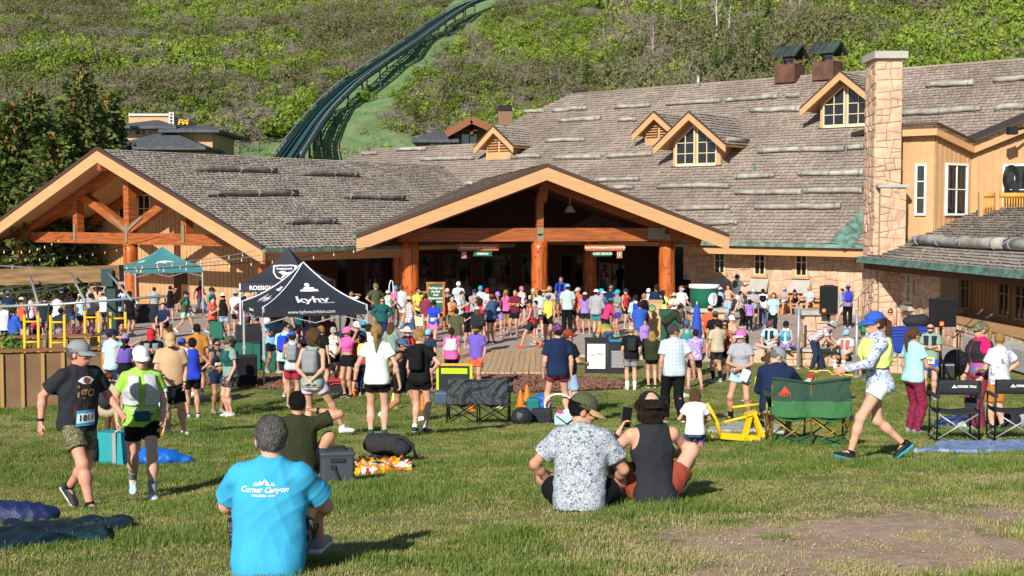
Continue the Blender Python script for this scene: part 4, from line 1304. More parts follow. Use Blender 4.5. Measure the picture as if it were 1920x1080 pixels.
# wall below the low roof: stone near the chimney, dark boards nearer
XW=15.42
for D0,D1,isst in((51.0,46.0,1),):
 stonework(LOD,Vector((XW,D0,0)),-vy,vz,D0-D1,2.7,.48,95,holes=[(1.2,.9,2.0,3.2)],world=True)
window(Vector((XW-.03,49.7,1.15)),-vy,.62,1.5,2,2,WFR)
b=MB();b.box((XW+.02-.1,49.4,.95),(.34,1.0,.16));part('sill',b,CAP)
XB=XW+.9
boards(LOD,Vector((XB,46.0,0)),-vy,14,1.0,lambda x:3.0,w=.34,m=mat('dark_tan_board',(.30,.15,.055),rough=.75,island=.06))
b=MB();b.box((XB+.2,39.2,1.9),(.2,13.8,2.2));part('sheathing',b,BROWN)
for D in(47.0-.8,42.6,41.2):
 window(Vector((XB-.06,D,1.2)),-vy,.95,1.45,2,2,mat('brown_window_frame',(.30,.19,.10)))
b=MB();b.box((XW+.3,39.3,.93),(1.3,13.6,.14));part('sill_board',b,TRIM)
stonework(LOD,Vector((XW-.25,46.0,0)),-vy,vz,14,.86,.55,96,world=True)
b=MB();b.prism([(XW-.3,41.5,.72),(XW-.3,33,.72),(XW-.75,33,.60),(XW-.75,41.5,.60)],(0,0,-.62));part('planter_ledge',b,CAP)
# ================================================================ SOFT SHAPES: one continuous surface from blended volumes
class Vol:
 """signed-distance volume on a grid; blended limbs and lumps come out as ONE surface"""
 def __init__(s,lo,hi,h):
  s.h=h
  s.ax=[np.arange(lo[i]-2*h,hi[i]+3*h,h,dtype=np.float32)for i in range(3)]
  s.F=np.full([len(a)for a in s.ax],1.0,np.float32)
 def sub(s,lo,hi):
  sl,g=[],[]
  for i in range(3):
   a=s.ax[i]
   i0=max(0,int((lo[i]-a[0])/s.h));i1=min(len(a),int((hi[i]-a[0])/s.h)+2)
   if i1<=i0:return None,None
   sl.append(slice(i0,i1));sh=[1,1,1];sh[i]=-1
   g.append(a[i0:i1].reshape(sh))
  return tuple(sl),g
 def merge(s,sl,d,k):
  f=s.F[sl]
  if k<=0:s.F[sl]=np.minimum(f,d);return
  h=np.clip(.5+.5*(f-d)/k,0,1)
  s.F[sl]=f*(1-h)+d*h-k*h*(1-h)
 def rc(s,a,b,r1,r2,k=.03,flat=None,fk=1.0):
  a,b=np.array(a,np.float32),np.array(b,np.float32)
  m=max(r1,r2)+k+2*s.h
  sl,g=s.sub(np.minimum(a,b)-m,np.maximum(a,b)+m)
  if sl is None:return
  ab=b-a;L2=float(ab@ab)+1e-9
  px,py,pz=g[0]-a[0],g[1]-a[1],g[2]-a[2]
  t=np.clip((px*ab[0]+py*ab[1]+pz*ab[2])/L2,0,1)
  dx,dy,dz=px-t*ab[0],py-t*ab[1],pz-t*ab[2]
  if flat is not None:
   q=(dx*flat[0]+dy*flat[1]+dz*flat[2])*(fk-1)
   dx,dy,dz=dx+q*flat[0],dy+q*flat[1],dz+q*flat[2]
  d=np.sqrt(dx*dx+dy*dy+dz*dz)-(r1+(r2-r1)*t)
  s.merge(sl,d,k)
 def el(s,c,r,M=None,k=.03,op='add'):
  c=np.array(c,np.float32);r=np.array(r,np.float32)
  m=float(max(r))+k+2*s.h
  sl,g=s.sub(c-m,c+m)
  if sl is None:return
  x,y,z=g[0]-c[0],g[1]-c[1],g[2]-c[2]
  if M is not None:
   M=np.array(M,np.float32)
   x,y,z=x*M[0,0]+y*M[1,0]+z*M[2,0],x*M[0,1]+y*M[1,1]+z*M[2,1],x*M[0,2]+y*M[1,2]+z*M[2,2]
  k0=np.sqrt((x/r[0])**2+(y/r[1])**2+(z/r[2])**2)
  k1=np.sqrt((x/r[0]**2)**2+(y/r[1]**2)**2+(z/r[2]**2)**2)+1e-6
  d=k0*(k0-1)/k1
  if op=='add':s.merge(sl,d,k)
  else:
   f=s.F[sl];h=np.clip(.5+.5*(-d-f)/k,0,1)if k>0 else 0
   s.F[sl]=np.maximum(f,-d)if k<=0 else f*(1-h)+(-d)*h+k*h*(1-h)
 def bx(s,c,hs,rd,M=None,k=.01):
  c=np.array(c,np.float32);hs=np.array(hs,np.float32)
  m=float(np.linalg.norm(hs))+k+2*s.h
  sl,g=s.sub(c-m,c+m)
  if sl is None:return
  x,y,z=g[0]-c[0],g[1]-c[1],g[2]-c[2]
  if M is not None:
   M=np.array(M,np.float32)
   x,y,z=x*M[0,0]+y*M[1,0]+z*M[2,0],x*M[0,1]+y*M[1,1]+z*M[2,1],x*M[0,2]+y*M[1,2]+z*M[2,2]
  qx,qy,qz=np.abs(x)-hs[0]+rd,np.abs(y)-hs[1]+rd,np.abs(z)-hs[2]+rd
  d=np.sqrt(np.maximum(qx,0)**2+np.maximum(qy,0)**2+np.maximum(qz,0)**2)+np.minimum(np.maximum(np.maximum(qx,qy),qz),0)-rd
  s.merge(sl,d,k)
 def plane(s,o,n,r=0.0):
  """keep the side the normal points away from"""
  d=(s.ax[0].reshape(-1,1,1)-o[0])*n[0]+(s.ax[1].reshape(1,-1,1)-o[1])*n[1]+(s.ax[2].reshape(1,1,-1)-o[2])*n[2]
  s.F=np.maximum(s.F,d)
 def rumple(s,amp,f,seed=0):
  x,y,z=s.ax[0].reshape(-1,1,1),s.ax[1].reshape(1,-1,1),s.ax[2].reshape(1,1,-1)
  q=seed*1.7
  if f<30:
   ph=seed*2.1
   a=np.sin(f*1.9*(x+.45*z)+2.2*np.sin(f*.7*z+ph)+1.7*np.sin(f*.8*y+ph));c=np.sin(f*1.3*(z*.9-x*.6+y*.4)+2.3*np.sin(f*.9*x+2*ph)+ph)
   s.F=s.F-amp*.75*((1-np.sqrt(a*a*.97+.03))**1.6+(1-np.sqrt(c*c*.97+.03))**1.6-.5);return
  w=np.sin(f*(x*.9+z*1.1)+q+2.2*np.sin(f*.45*(y-z*.7)+q))*np.sin(f*(y*.8-z*.55+x*.3)+q*2+1.5*np.sin(f*.5*x+q))
  w2=np.sin(f*1.9*(z*.8+y*.5-x*.6)+q*3+1.8*np.sin(f*.8*(x+z)))
  s.F=s.F+amp*(w+.4*w2)
 def surf(s,name):
  F,h=s.F,s.h
  ins=F<0
  c=ins[:-1,:-1,:-1].astype(np.int8)
  cnt=np.zeros(tuple(np.array(F.shape)-1),np.int8)
  N=F.shape
  offs=[(i,j,k)for i in(0,1)for j in(0,1)for k in(0,1)]
  for i,j,k in offs:cnt+=ins[i:N[0]-1+i,j:N[1]-1+j,k:N[2]-1+k]
  act=np.argwhere((cnt>0)&(cnt<8))
  if len(act)==0:return None
  vid=np.full(cnt.shape,-1,np.int32);vid[act[:,0],act[:,1],act[:,2]]=np.arange(len(act))
  acc=np.zeros((len(act),3),np.float32);num=np.zeros(len(act),np.float32)
  val={o:F[act[:,0]+o[0],act[:,1]+o[1],act[:,2]+o[2]]for o in offs}
  for o in offs:
   for ax in range(3):
    if o[ax]==0:
     p=list(o);p[ax]=1;p=tuple(p)
     a,b=val[o],val[p]
     m=(a<0)!=(b<0)
     t=np.where(m,a/np.where(m,a-b,1),0)
     e=np.zeros((len(act),3),np.float32);e[:]=o;e[:,ax]=t
     acc+=e*m[:,None];num+=m
  v=(act+acc/num[:,None])*h+np.array([s.ax[0][0],s.ax[1][0],s.ax[2][0]])
  quads=[]
  for ax in range(3):
   o1,o2=[(1,2),(2,0),(0,1)][ax]
   A=ins;sl0=[slice(None)]*3;sl1=[slice(None)]*3
   sl0[ax]=slice(0,N[ax]-1);sl1[ax]=slice(1,N[ax])
   a,b=A[tuple(sl0)],A[tuple(sl1)]
   e=np.argwhere(a!=b)
   if len(e)==0:continue
   e=e[(e[:,o1]>0)&(e[:,o2]>0)&(e[:,o1]<N[o1]-1)&(e[:,o2]<N[o2]-1)]
   flip=a[e[:,0],e[:,1],e[:,2]]
   def g(d1,d2):
    q=e.copy();q[:,o1]-=d1;q[:,o2]-=d2
    return vid[q[:,0],q[:,1],q[:,2]]
   q=np.stack([g(1,1),g(0,1),g(0,0),g(1,0)],1)
   q[~flip]=q[~flip][:,::-1]
   quads.append(q)
  q=np.concatenate(quads);q=q[(q>=0).all(1)]
  # a little Laplacian smoothing takes the grid out of the surface
  for _ in range(1):
   sm=np.zeros_like(v);cn=np.zeros(len(v))
   for i in range(4):
    np.add.at(sm,q[:,i],v[q[:,(i+1)%4]]);np.add.at(cn,q[:,i],1)
    np.add.at(sm,q[:,i],v[q[:,(i+3)%4]]);np.add.at(cn,q[:,i],1)
   v=v*.5+.5*sm/np.maximum(cn,1)[:,None]
  return mesh_np(name,v,q,smooth=True)
  # ================================================================ PEOPLE
def C3(s):
 h=s.lstrip('#');return lin(tuple(int(h[i:i+2],16)for i in(0,2,4)))
PAL=dict(black='#17181b',charcoal='#2b2d31',grey='#85888c',lgrey='#b4b8bc',heather='#9a9da2',white='#e4e4e2',cream='#d9cdb4',navy='#1b2a4a',blue='#2a55b8',royal='#1f3fc4',sky='#7fb2dc',lblue='#a9cbe0',aqua='#9bd6d6',cyan='#1fa3cf',teal='#1f8a8a',dteal='#185456',mint='#a9cfc0',pmint='#d3e6d6',sage='#7d9a8a',olive='#4d5238',dolive='#30341f',green='#2f7a4a',lime='#93c832',neon='#d3e86a',yellow='#e8d020',gold='#b87414',orange='#e0531f',coral='#e2553f',red='#b8222b',crimson='#a82048',magenta='#d01f66',pink='#e668a8',hpink='#ee4fa0',lpink='#e9bccb',lilac='#d9c6dc',purple='#6a55b5',lav='#9a76c4',maroon='#6b1d31',burg='#7d2d44',tan='#c19a70',khaki='#b6a88a',brown='#5a3a22',jeans='#3d5a80',ljean='#8fb0cf',dkjean='#24344d',peach='#d9a083',plum='#6a3a52',rust='#8d3a22',hblack='#15110f',hbrown='#2f1d12',hlbrown='#5e3f24',hblond='#a9824a',hgrey='#77736f',hginger='#7c3818',hdgrey='#4a4541')
def cmat(c,kind='cloth'):
 if not isinstance(c,str):return c
 if c in PATS:return PATS[c]
 if kind=='hair':return mat('hair_'+c,C3(PAL[c]),rough=.55,bump=.9,bscale=110,var=.35,vscale=45,stretch=(3,3,.5))
 if kind=='shoe':return mat('shoe_'+c,C3(PAL[c]),rough=.6,bump=.3,bscale=80)
 if kind=='felt':return mat('hat_'+c,C3(PAL[c]),rough=.85,bump=.25,bscale=150)
 q=C3(PAL[c]);g=.3*q[0]+.6*q[1]+.1*q[2];q=tuple(v*.88+g*.12 for v in q)
 return mat('cloth_'+c,q,rough=.88,bump=.2,bscale=14,var=.07,vscale=5,spec=.12)
def pattern(name,cols,scale,kind='noise',stops=(.45,.55)):
 m=bpy.data.materials.new(name);n,l=nt(m);b=n['Principled BSDF'];b.inputs['Roughness'].default_value=.85;b.inputs['Specular IOR Level'].default_value=.2
 tc=n.new('ShaderNodeTexCoord')
 if kind=='plaid':
  sx=n.new('ShaderNodeSeparateXYZ');l.new(tc.outputs['Object'],sx.inputs[0])
  prev=None
  base=cols[0]
  cur=None
  for ax,sc,th,col in((0,scale,.30,cols[1]),(2,scale,.30,cols[1]),(0,scale*2,.22,cols[2]),(2,scale*2,.18,cols[2])):
   m1=n.new('ShaderNodeMath');m1.operation='MULTIPLY';m1.inputs[1].default_value=sc;l.new(sx.outputs[ax],m1.inputs[0])
   m2_=n.new('ShaderNodeMath');m2_.operation='FRACT';l.new(m1.outputs[0],m2_.inputs[0])
   m3=n.new('ShaderNodeMath');m3.operation='LESS_THAN';m3.inputs[1].default_value=th;l.new(m2_.outputs[0],m3.inputs[0])
   m4=n.new('ShaderNodeMath');m4.operation='MULTIPLY';m4.inputs[1].default_value=.55;l.new(m3.outputs[0],m4.inputs[0])
   x=n.new('ShaderNodeMix');x.data_type='RGBA';l.new(m4.outputs[0],x.inputs[0])
   if cur is None:x.inputs[6].default_value=(*base,1)
   else:l.new(cur,x.inputs[6])
   x.inputs[7].default_value=(*col,1);cur=x.outputs[2]
  l.new(cur,b.inputs['Base Color'])
 else:
  if kind=='voronoi':
   t=n.new('ShaderNodeTexVoronoi');t.inputs['Scale'].default_value=scale;t.feature='DISTANCE_TO_EDGE';src=t.outputs['Distance']
   w=n.new('ShaderNodeTexNoise');w.inputs['Scale'].default_value=scale*.8;w.inputs['Detail'].default_value=2
   l.new(tc.outputs['Object'],w.inputs['Vector'])
   ad=n.new('ShaderNodeVectorMath');ad.operation='MULTIPLY_ADD';ad.inputs[1].default_value=(.06,.06,.06)
   l.new(w.outputs['Color'],ad.inputs[0]);l.new(tc.outputs['Object'],ad.inputs[2]);l.new(ad.outputs[0],t.inputs['Vector'])
  elif kind=='grad':
   t=n.new('ShaderNodeSeparateXYZ');l.new(tc.outputs['Object'],t.inputs[0])
   mr=n.new('ShaderNodeMapRange');mr.inputs[1].default_value=scale[0];mr.inputs[2].default_value=scale[1];l.new(t.outputs[2],mr.inputs[0]);src=mr.outputs[0]
  else:
   t=n.new('ShaderNodeTexNoise');t.inputs['Scale'].default_value=scale;t.inputs['Detail'].default_value=3;t.inputs['Distortion'].default_value=1.2;src=t.outputs[0]
   l.new(tc.outputs['Object'],t.inputs['Vector'])
  r=n.new('ShaderNodeValToRGB')
  if kind!='grad':r.color_ramp.interpolation='CONSTANT'
  while len(r.color_ramp.elements)<len(cols):r.color_ramp.elements.new(.5)
  st=[0]+list(stops)
  for e,p,c in zip(r.color_ramp.elements,st,cols):e.position=p;e.color=(*c,1)
  l.new(src,r.inputs[0]);l.new(r.outputs[0],b.inputs['Base Color'])
 return m
W_=lambda s:C3(PAL[s])
PATS={'floralgrey':pattern('floral_print_grey',[C3('#565f6b'),C3('#b3b8be'),C3('#79828c'),C3('#c0c4c9')],52,'noise',(.44,.53,.60)),'floralblue':pattern('leaf_print_blue',[C3('#5c74b0'),C3('#dcdde2'),C3('#8d97c0'),C3('#cfd2da'),C3('#8f9aa0')],18,'noise',(.43,.50,.56,.62)),'plaidblue':pattern('plaid_blue',[C3('#c3d0dc'),C3('#8fb4d4'),C3('#a89a8a')],14,'plaid'),'plaidred':pattern('plaid_red',[C3('#d5ccd0'),C3('#3a2f4f'),C3('#933040')],13,'plaid'),'plaidsl':pattern('plaid_white_navy',[C3('#d9d6d6'),C3('#33406a'),C3('#a8323c')],11,'plaid'),'tiedye':pattern('tie_dye_purple',[C3('#c9b3e0'),C3('#8d68c0'),C3('#d6c8ea'),C3('#7a55ae')],11,'noise',(.40,.52,.60)),'rainbow':pattern('faded_rainbow',[C3('#b43a78'),C3('#c9983a'),C3('#4f8f5a'),C3('#3a5f9c')],(.75,1.4),'grad',(.33,.66,1.0)),'maroonspeck':pattern('maroon_speckled',[C3('#701a35'),C3('#8a2c48'),C3('#6b1530'),C3('#b58a98')],26,'noise',(.5,.62,.70)),'camo':pattern('camouflage',[C3('#4c4b35'),C3('#7b7a5a'),C3('#343423'),C3('#9a9474')],22,'noise',(.43,.52,.60)),'darkcamo':pattern('dark_print',[C3('#1d1d20'),C3('#6f6d72'),C3('#26262a'),C3('#9c99a0')],16,'noise',(.50,.56,.66)),'whitedye':pattern('white_grey_dye',[C3('#8387a0'),C3('#dcdce2'),C3('#b9bccb'),C3('#ecebef')],9,'noise',(.38,.50,.58)),'capprint':pattern('cap_flower_print',[C3('#18264f'),C3('#b03158'),C3('#2b64a8'),C3('#18264f')],40,'noise',(.50,.57,.65)),'checkbw':pattern('check_black_white',[C3('#202020'),C3('#d8d8d8'),C3('#222222'),C3('#cccccc')],38,'noise',(.44,.52,.60)),'sunsetshirt':pattern('sunset_print',[C3('#c8902c'),C3('#a83c28'),C3('#3f7fb8'),C3('#c92060')],(.85,1.30),'grad',(.25,.45,.8)),'purpleprint':pattern('purple_print',[C3('#4b3f66'),C3('#9a8ab8'),C3('#5b4f80')],18,'noise',(.46,.58)),'mesh':pattern('blue_mesh',[C3('#22304f'),C3('#3c4f78')],150,'noise',(.5,)),}
SKINS=[mat('skin_light',(.60,.33,.225),rough=.62,bump=.12,bscale=90,var=.07,vscale=14,spec=.2),mat('skin_warm',(.50,.255,.16),rough=.5,bump=.12,bscale=90,var=.07,vscale=14),mat('skin_tan',(.36,.17,.095),rough=.5,bump=.1,bscale=90,var=.07,vscale=14),mat('skin_dark',(.14,.065,.04),rough=.5),mat('skin_flush',(.62,.28,.19),rough=.5,bump=.12,bscale=90,var=.1,vscale=10)]
EYE=mat('eye_dark',(.02,.015,.012),rough=.2,spec=.6);EYEW=mat('eye_white',(.7,.68,.65),rough=.3);LIP=mat('lips',(.42,.14,.12),rough=.5)
LENS=mat('dark_lens',(.008,.008,.010),rough=.12,spec=.7);SOLE=mat('sole_white',(.62,.61,.58),rough=.7)
DIGIT=mat('printed_digit',(.03,.03,.035));BIBW=mat('bib_paper',(.72,.74,.74),rough=.6)
def rotm(yaw=0,lean=0,side=0):
 return np.array(Matrix.Rotation(R(yaw),3,'Z')@Matrix.Rotation(R(lean),3,'X')@Matrix.Rotation(R(side),3,'Y'))
def vn_(v):return v/(np.linalg.norm(v)+1e-9)
def ik(a,c,l1,l2,pole):
 d=c-a;L=np.linalg.norm(d)
 if L>(l1+l2)*.998:c=a+d/L*(l1+l2)*.998;d=c-a;L=np.linalg.norm(d)
 u=d/L
 x=(l1*l1-l2*l2+L*L)/(2*L)
 h=math.sqrt(max(1e-6,l1*l1-x*x))
 p=np.array(pole,float);p=vn_(p-u*(p@u))
 return a+u*x+p*h,c
LEGS={'stand':((0,0,.945),0,(.10,.0,.08,10,0),(-.10,.02,.08,-10,0),None),'wide':((0,0,.925),0,(.19,.0,.08,14,0),(-.19,.02,.08,-14,0),None),'contra':((.03,0,.94),0,(.09,.02,.08,8,0),(-.17,-.07,.08,-22,0),None),'contraL':((-.03,0,.94),0,(.17,-.07,.08,22,0),(-.09,.02,.08,-8,0),None),'walk':((0,0,.915),5,(.08,-.34,.105,4,-14),(-.08,.36,.17,-4,38),None),'walkR':((0,0,.915),5,(.08,.36,.17,4,38),(-.08,-.34,.105,-4,-14),None),'step':((0,0,.93),3,(.08,-.18,.085,4,-5),(-.08,.2,.11,-4,18),None),'lunge':((.0,.0,.90),2,(.08,.06,.08,10,0),(-.40,-.34,.09,-50,-4),None),'situp':((0,0,.10),-8,(.20,-.50,.08,8,0),(-.20,-.50,.08,-8,0),((.25,-.2,1),(-.25,-.2,1))),'sitwide':((0,0,.10),14,(.27,-.44,.08,20,0),(-.27,-.44,.08,-20,0),((.6,-.2,1),(-.6,-.2,1))),'cross':((0,0,.105),6,(-.10,-.30,.07,-50,0),(.12,-.40,.07,50,0),((1,-.3,.25),(-1,-.3,.25))),'bench':((0,0,.52),4,(.13,-.42,.08,8,0),(-.13,-.40,.08,-8,0),((.1,-.3,1),(-.1,-.3,1))),'kneel':((0,.08,.30),12,(.11,.22,.05,8,75),(-.11,.22,.05,-8,75),((.1,-1,-.2),(-.1,-1,-.2))),'bend':((0,.14,.93),78,(.12,-.02,.08,8,0),(-.12,.06,.08,-8,0),None),'stoop':((0,.10,.93),42,(.10,-.10,.08,8,0),(-.10,.14,.08,-8,0),None),'squat':((0,.1,.30),28,(.15,-.12,.08,12,0),(-.15,-.05,.08,-12,0),((.2,-1,.6),(-.2,-1,.6))),}
ARMS={'down':((.07,.0,-.535),(.5,1,0)),'relax':((.05,-.10,-.515),(.5,1,0)),'out':((.17,.02,-.50),(.6,1,0)),'hips':((.02,-.05,-.37),(1,.35,.1)),'fold':((-.22,-.20,-.20),(.8,-.2,-1)),'clasp':((-.15,-.22,-.36),(.8,.4,-.6)),'behind':((-.13,.17,-.42),(1,.5,0)),'phone':((-.09,-.29,-.13),(.4,.1,-1)),'shade':((-.11,-.17,.20),(1,-.3,.0)),'head':((-.10,.02,.30),(1,-.2,.4)),'point':((.05,-.52,.02),(.3,.4,-1)),'reach':((-.02,-.47,-.12),(.4,.3,-1)),'up':((.05,-.25,.40),(1,-.2,.2)),'front':((-.02,-.32,-.34),(.5,.3,-1)),'wf':((.03,-.27,-.44),(.4,1,-.2)),'wb':((.07,.25,-.455),(.4,1,.2)),'lap':((-.06,-.30,-.38),(.7,.3,-.4)),'knee':((.05,-.44,-.22),(.8,.2,-.6)),'ground':((.12,.10,-.48),(.3,1,0)),'low':((-.02,-.30,-.42),(.4,.5,-.3)),'chin':((-.1,-.20,.03),(.7,-.2,-1)),'wrap':((-.02,-.40,-.30),(1,.0,.1)),}
SHOE_T={}
def shoe_mesh(hi):
 if hi in SHOE_T:return SHOE_T[hi]
 h=.008 if hi else.016
 V=Vol((-.07,-.24,-.09),(.07,.11,.05),h)
 V.rc((0,.03,-.035),(.004,-.14,-.05),.046,.036,.0)
 V.rc((0,.02,.0),(0,-.06,-.03),.044,.036,.03)
 V.el((0,-.155,-.052),(.046,.06,.028),k=.03)
 V.bx((.002,-.055,-.07),(.044,.135,.016),.014,k=.006)
 V.plane((0,0,.02),(0,-.25,.97))
 me=V.surf('shoe')
 mi=np.array([1 if p.center[2]<-.055 else 0 for p in me.polygons],np.int32)
 me.polygons.foreach_set('material_index',mi)
 SHOE_T[hi]=me
 return me
HAT_T={}
def hat_mesh(kind):
 if kind in HAT_T:return HAT_T[kind]
 b=MB()
 def dome(rx,ry,rz,z0,n=18,m=6,top=0.0):
  pr=[(math.cos(t*math.pi/2/m),math.sin(t*math.pi/2/m))for t in range(m+1)]
  b.lathe([(1.0,-.12)]+[(max(c,.02),s)for c,s in pr],n,(0,0,0))if False else None
  vs=[(1.0*rx,0,z0)]
  sm=[]
  prof=[(1.01,z0-.02)]+[(max(c,.015),z0+rz*s)for c,s in pr]
  v,f=[],[]
  for r_,z in prof:
   for k in range(n):
    a=2*math.pi*k/n;v.append((r_*rx*math.cos(a),.012+r_*ry*math.sin(a),z))
  for i in range(len(prof)-1):
   for k in range(n):f.append((i*n+k,i*n+(k+1)%n,(i+1)*n+(k+1)%n,(i+1)*n+k))
  b.smooth=True;b.add(v,f);b.smooth=False
 def brim(rx,ry,L,z0,droop,span,L2=None,n=16):
  v,f=[],[]
  for k in range(n+1):
   a=-math.pi/2+span*(k/n-.5)*2
   ca,sa=math.cos(a),math.sin(a)
   edge=math.cos((k/n-.5)*math.pi)**.6 if span<3 else 1
   for j in range(3):
    e=L*edge*j/2
    zz=z0-droop*(j/2)**1.5-(.014*(2*(k/n)-1)**2*(j/2)if span<3 else 0)
    for th in(0,-.006):v.append(((rx+(e if span>3 else e*.25))*ca,.012+(ry+e)*sa,zz+th))
  for k in range(n):
   for j in range(2):
    p,q=(k*3+j)*2,((k+1)*3+j)*2
    f+=[(p,q,q+2,p+2),(p+1,p+3,q+3,q+1)]
   p,q=(k*3+2)*2,((k+1)*3+2)*2
   f.append((p,q,q+1,p+1))
  b.cur=1;b.smooth=True;b.add(v,f);b.smooth=False;b.cur=0
 if kind in('cap','trucker','backcap'):dome(.088,.108,.088,.040);brim(.087,.105,.098,.034,.024,1.2)
 elif kind=='bucket':dome(.092,.112,.088,.045);brim(.090,.110,.055,.042,.035,math.pi)
 elif kind=='wide':dome(.090,.110,.095,.045);brim(.088,.108,.10,.042,.008,math.pi)
 elif kind=='visor':
  v,f=[],[];n=18
  for z in(.03,.075):
   for k in range(n):a=2*math.pi*k/n;v.append((.090*math.cos(a),.012+.110*math.sin(a),z))
  f=[(k,(k+1)%n,n+(k+1)%n,n+k)for k in range(n)]
  b.add(v,f);brim(.088,.108,.085,.036,.015,1.15)
 me=fix(b.mesh('hat'))
 HAT_T[kind]=me
 return me
_gl=None
def glasses_mesh():
 global _gl
 if _gl:return _gl
 b=MB();n=12
 v,f=[],[]
 for k in range(n+1):
  a=-math.pi/2+1.15*(2*k/n-1)
  hgt=.020*(1-.35*abs(2*k/n-1))*(.6 if k==n//2 else 1)
  for rr in(.086,.092):
   for z in(hgt,-hgt):v.append((.92*rr*math.cos(a),-.008+1.13*rr*math.sin(a),.004+z))
 for k in range(n):
  p,q=4*k,4*k+4
  f+=[(p+2,q+2,q+3,p+3),(p,p+1,q+1,q),(p,q,q+2,p+2),(p+1,p+3,q+3,q+1)]
 b.smooth=False;b.add(v,f)
 for s in(-1,1):b.beam((s*.076,-.05,.008),(s*.079,.03,.008),.004,.008)
 _gl=fix(b.mesh('sunglasses'))
 return _gl
def project(me_t,dirn,bvh,off,x0,z0,k,back):
 """lay a flat print onto the surface in front of it"""
 me=me_t.copy()
 sg=1 if back else-1
 for v in me.vertices:
  x=(-v.co.x if back else v.co.x)+x0;z=v.co.z+z0
  dv=v.co.y
  hit=bvh.ray_cast(Vector((x,sg*1.2,z)),Vector((0,-sg,0)))
  y=hit[0].y if hit[0]else sg*.12
  v.co=(x,y+sg*(off-dv*.5*0),z)
 me.update()
 return me
def grid_mesh(w,h,nu=8,nv=5):
 b=MB();b.grid(lambda u,v:((u-.5)*w,0,(v-.5)*h),nu,nv)
 return b.mesh('sheet')
NP=0
def person(lab,px,yt,yf,yaw,legs='stand',arms=('down','down'),sex='m',skin=0,hair='short:hbrown',top='tee:grey',bot='shorts:black',hat=None,shoes='grey',socks=None,ex='',head=(0,0),b=1.0,H=None,D=None,lean=None,twist=0,hem=None,sole=None,base=None,lod=None,pz=None,ik_feet=None,group='runners and spectators on the lawn and patio'):
 """one figure: a continuous body in a pose, with its clothes, hair and gear as parts"""
 global NP
 NP+=1
 # where it stands
 if base is not None:P=Vector(base)
 elif yf is not None:P=GP(px,yf)
 else:
  Hh=H or 1.72
  lo,hi=6.0,75.0
  for _ in range(40):
   mid=(lo+hi)/2;p=U(px,yt,mid)
   if p.z-onfloor(p.x,p.y)>Hh:hi_lo=True
   g=p.z-onfloor(p.x,p.y)
   if g>Hh:lo=mid
   else:hi=mid
  p=U(px,yt,lo);P=Vector((p.x,p.y,onfloor(p.x,p.y)))
 if D is not None:P=U(px,500,D);P.z=onfloor(P.x,P.y)
 if H is None:H=max(1.0,min(1.95,(U(px,yt,P.y).z-P.z)*.975))if yt is not None else 1.72
 elif yt is not None and yf is not None and base is None and legs in('stand','wide','contra','contraL','walk','walkR','step','lunge'):
  H=max(H*.86,min(H*1.08,(U(px,yt,P.y).z-P.z)*.97))
 k=H/1.75
 ppm=F/P.y*.5333
 h=max(.0066,min(.0195,.95/ppm))if lod is None else lod
 hi=h<.0125
 seed=NP
 rr=random.Random(seed)
 f=sex=='f'
 pel,ln,fl,fr,kp=LEGS[legs]
 if ik_feet:fl,fr=ik_feet
 pel=np.array(pel,float)
 if pz is not None:pel[2]=pz
 ln=ln if lean is None else lean
 bk=b
 hipw,waw,chw,sw=(.168,.125,.143,.158)if f else(.156,.142,.164,.174)
 hipw,waw,chw=hipw*bk,waw*bk*(1+max(0,bk-1)*.6),chw*bk
 Rp=rotm(0,ln*.75);Rc=rotm(twist,ln);Ry=rotm(twist,0)
 lw=pel+Rp@np.array((0,0,.13));Wc=lw
 cpt=lambda x,y,z:Wc+Rc@np.array((x,y,z))
 ppt=lambda x,y,z:pel+Rp@np.array((x,y,z))
 neck=cpt(0,.015,.385)
 hl=min(ln,40)*.5 if legs!='bend' else 60
 Rh=rotm(twist+head[0],hl+head[1])
 H0=neck+rotm(twist,ln*.8+head[1]*.4)@np.array((0,-.012,.143))
 HS=1.07
 hp=lambda x,y,z:H0+Rh@(np.array((x,y,z))*HS)
 sh={s:cpt(s*sw,.012,.318)for s in(1,-1)}
 hipj={s:ppt(s*.088,0,-.035)for s in(1,-1)}
 el,wr={},{}
 for s,nm in((1,arms[0]),(-1,arms[1])):
  o,pole=ARMS[nm]if isinstance(nm,str)else nm
  o=np.array((o[0]*s,o[1],o[2]));pole=np.array((pole[0]*s,pole[1],pole[2]))
  if nm in('down','relax','out'):o=o+np.array((0,rr.uniform(-.04,.03),0))
  el[s],wr[s]=ik(sh[s],sh[s]+Ry@o,.295,.255,Ry@pole)
 kn,an,fd={},{},{}
 for s,ft,i in((1,fl,0),(-1,fr,1)):
  fd[s]=rotm(ft[3],ft[4])
  pole=kp[i]if kp else np.array((.08*s,-1,0))+fd[s]@np.array((0,-.4,0))
  kn[s],an[s]=ik(hipj[s],np.array(ft[:3],float),.435,.42,pole)
 tl=1.0+(bk-1)*.6
 t_r,k_r,c_r,a_r=(.084*tl,.054*tl,.055*tl,.036)if not f else(.085*tl,.052*tl,.052*tl,.033)
 u_r,e_r,w_r=(.048*tl,.039*tl,.026)if not f else(.040*tl,.033*tl,.023)
 allp=[pel,Wc,neck,hp(0,0,.14),hp(0,-.14,0),hp(0,.14,0)]+[j[s]for j in(sh,el,wr,kn,an,hipj)for s in(1,-1)]
 lo_,hi_=np.min(allp,0)-.24,np.max(allp,0)+.24
 lo_[2]=max(lo_[2],-.02)
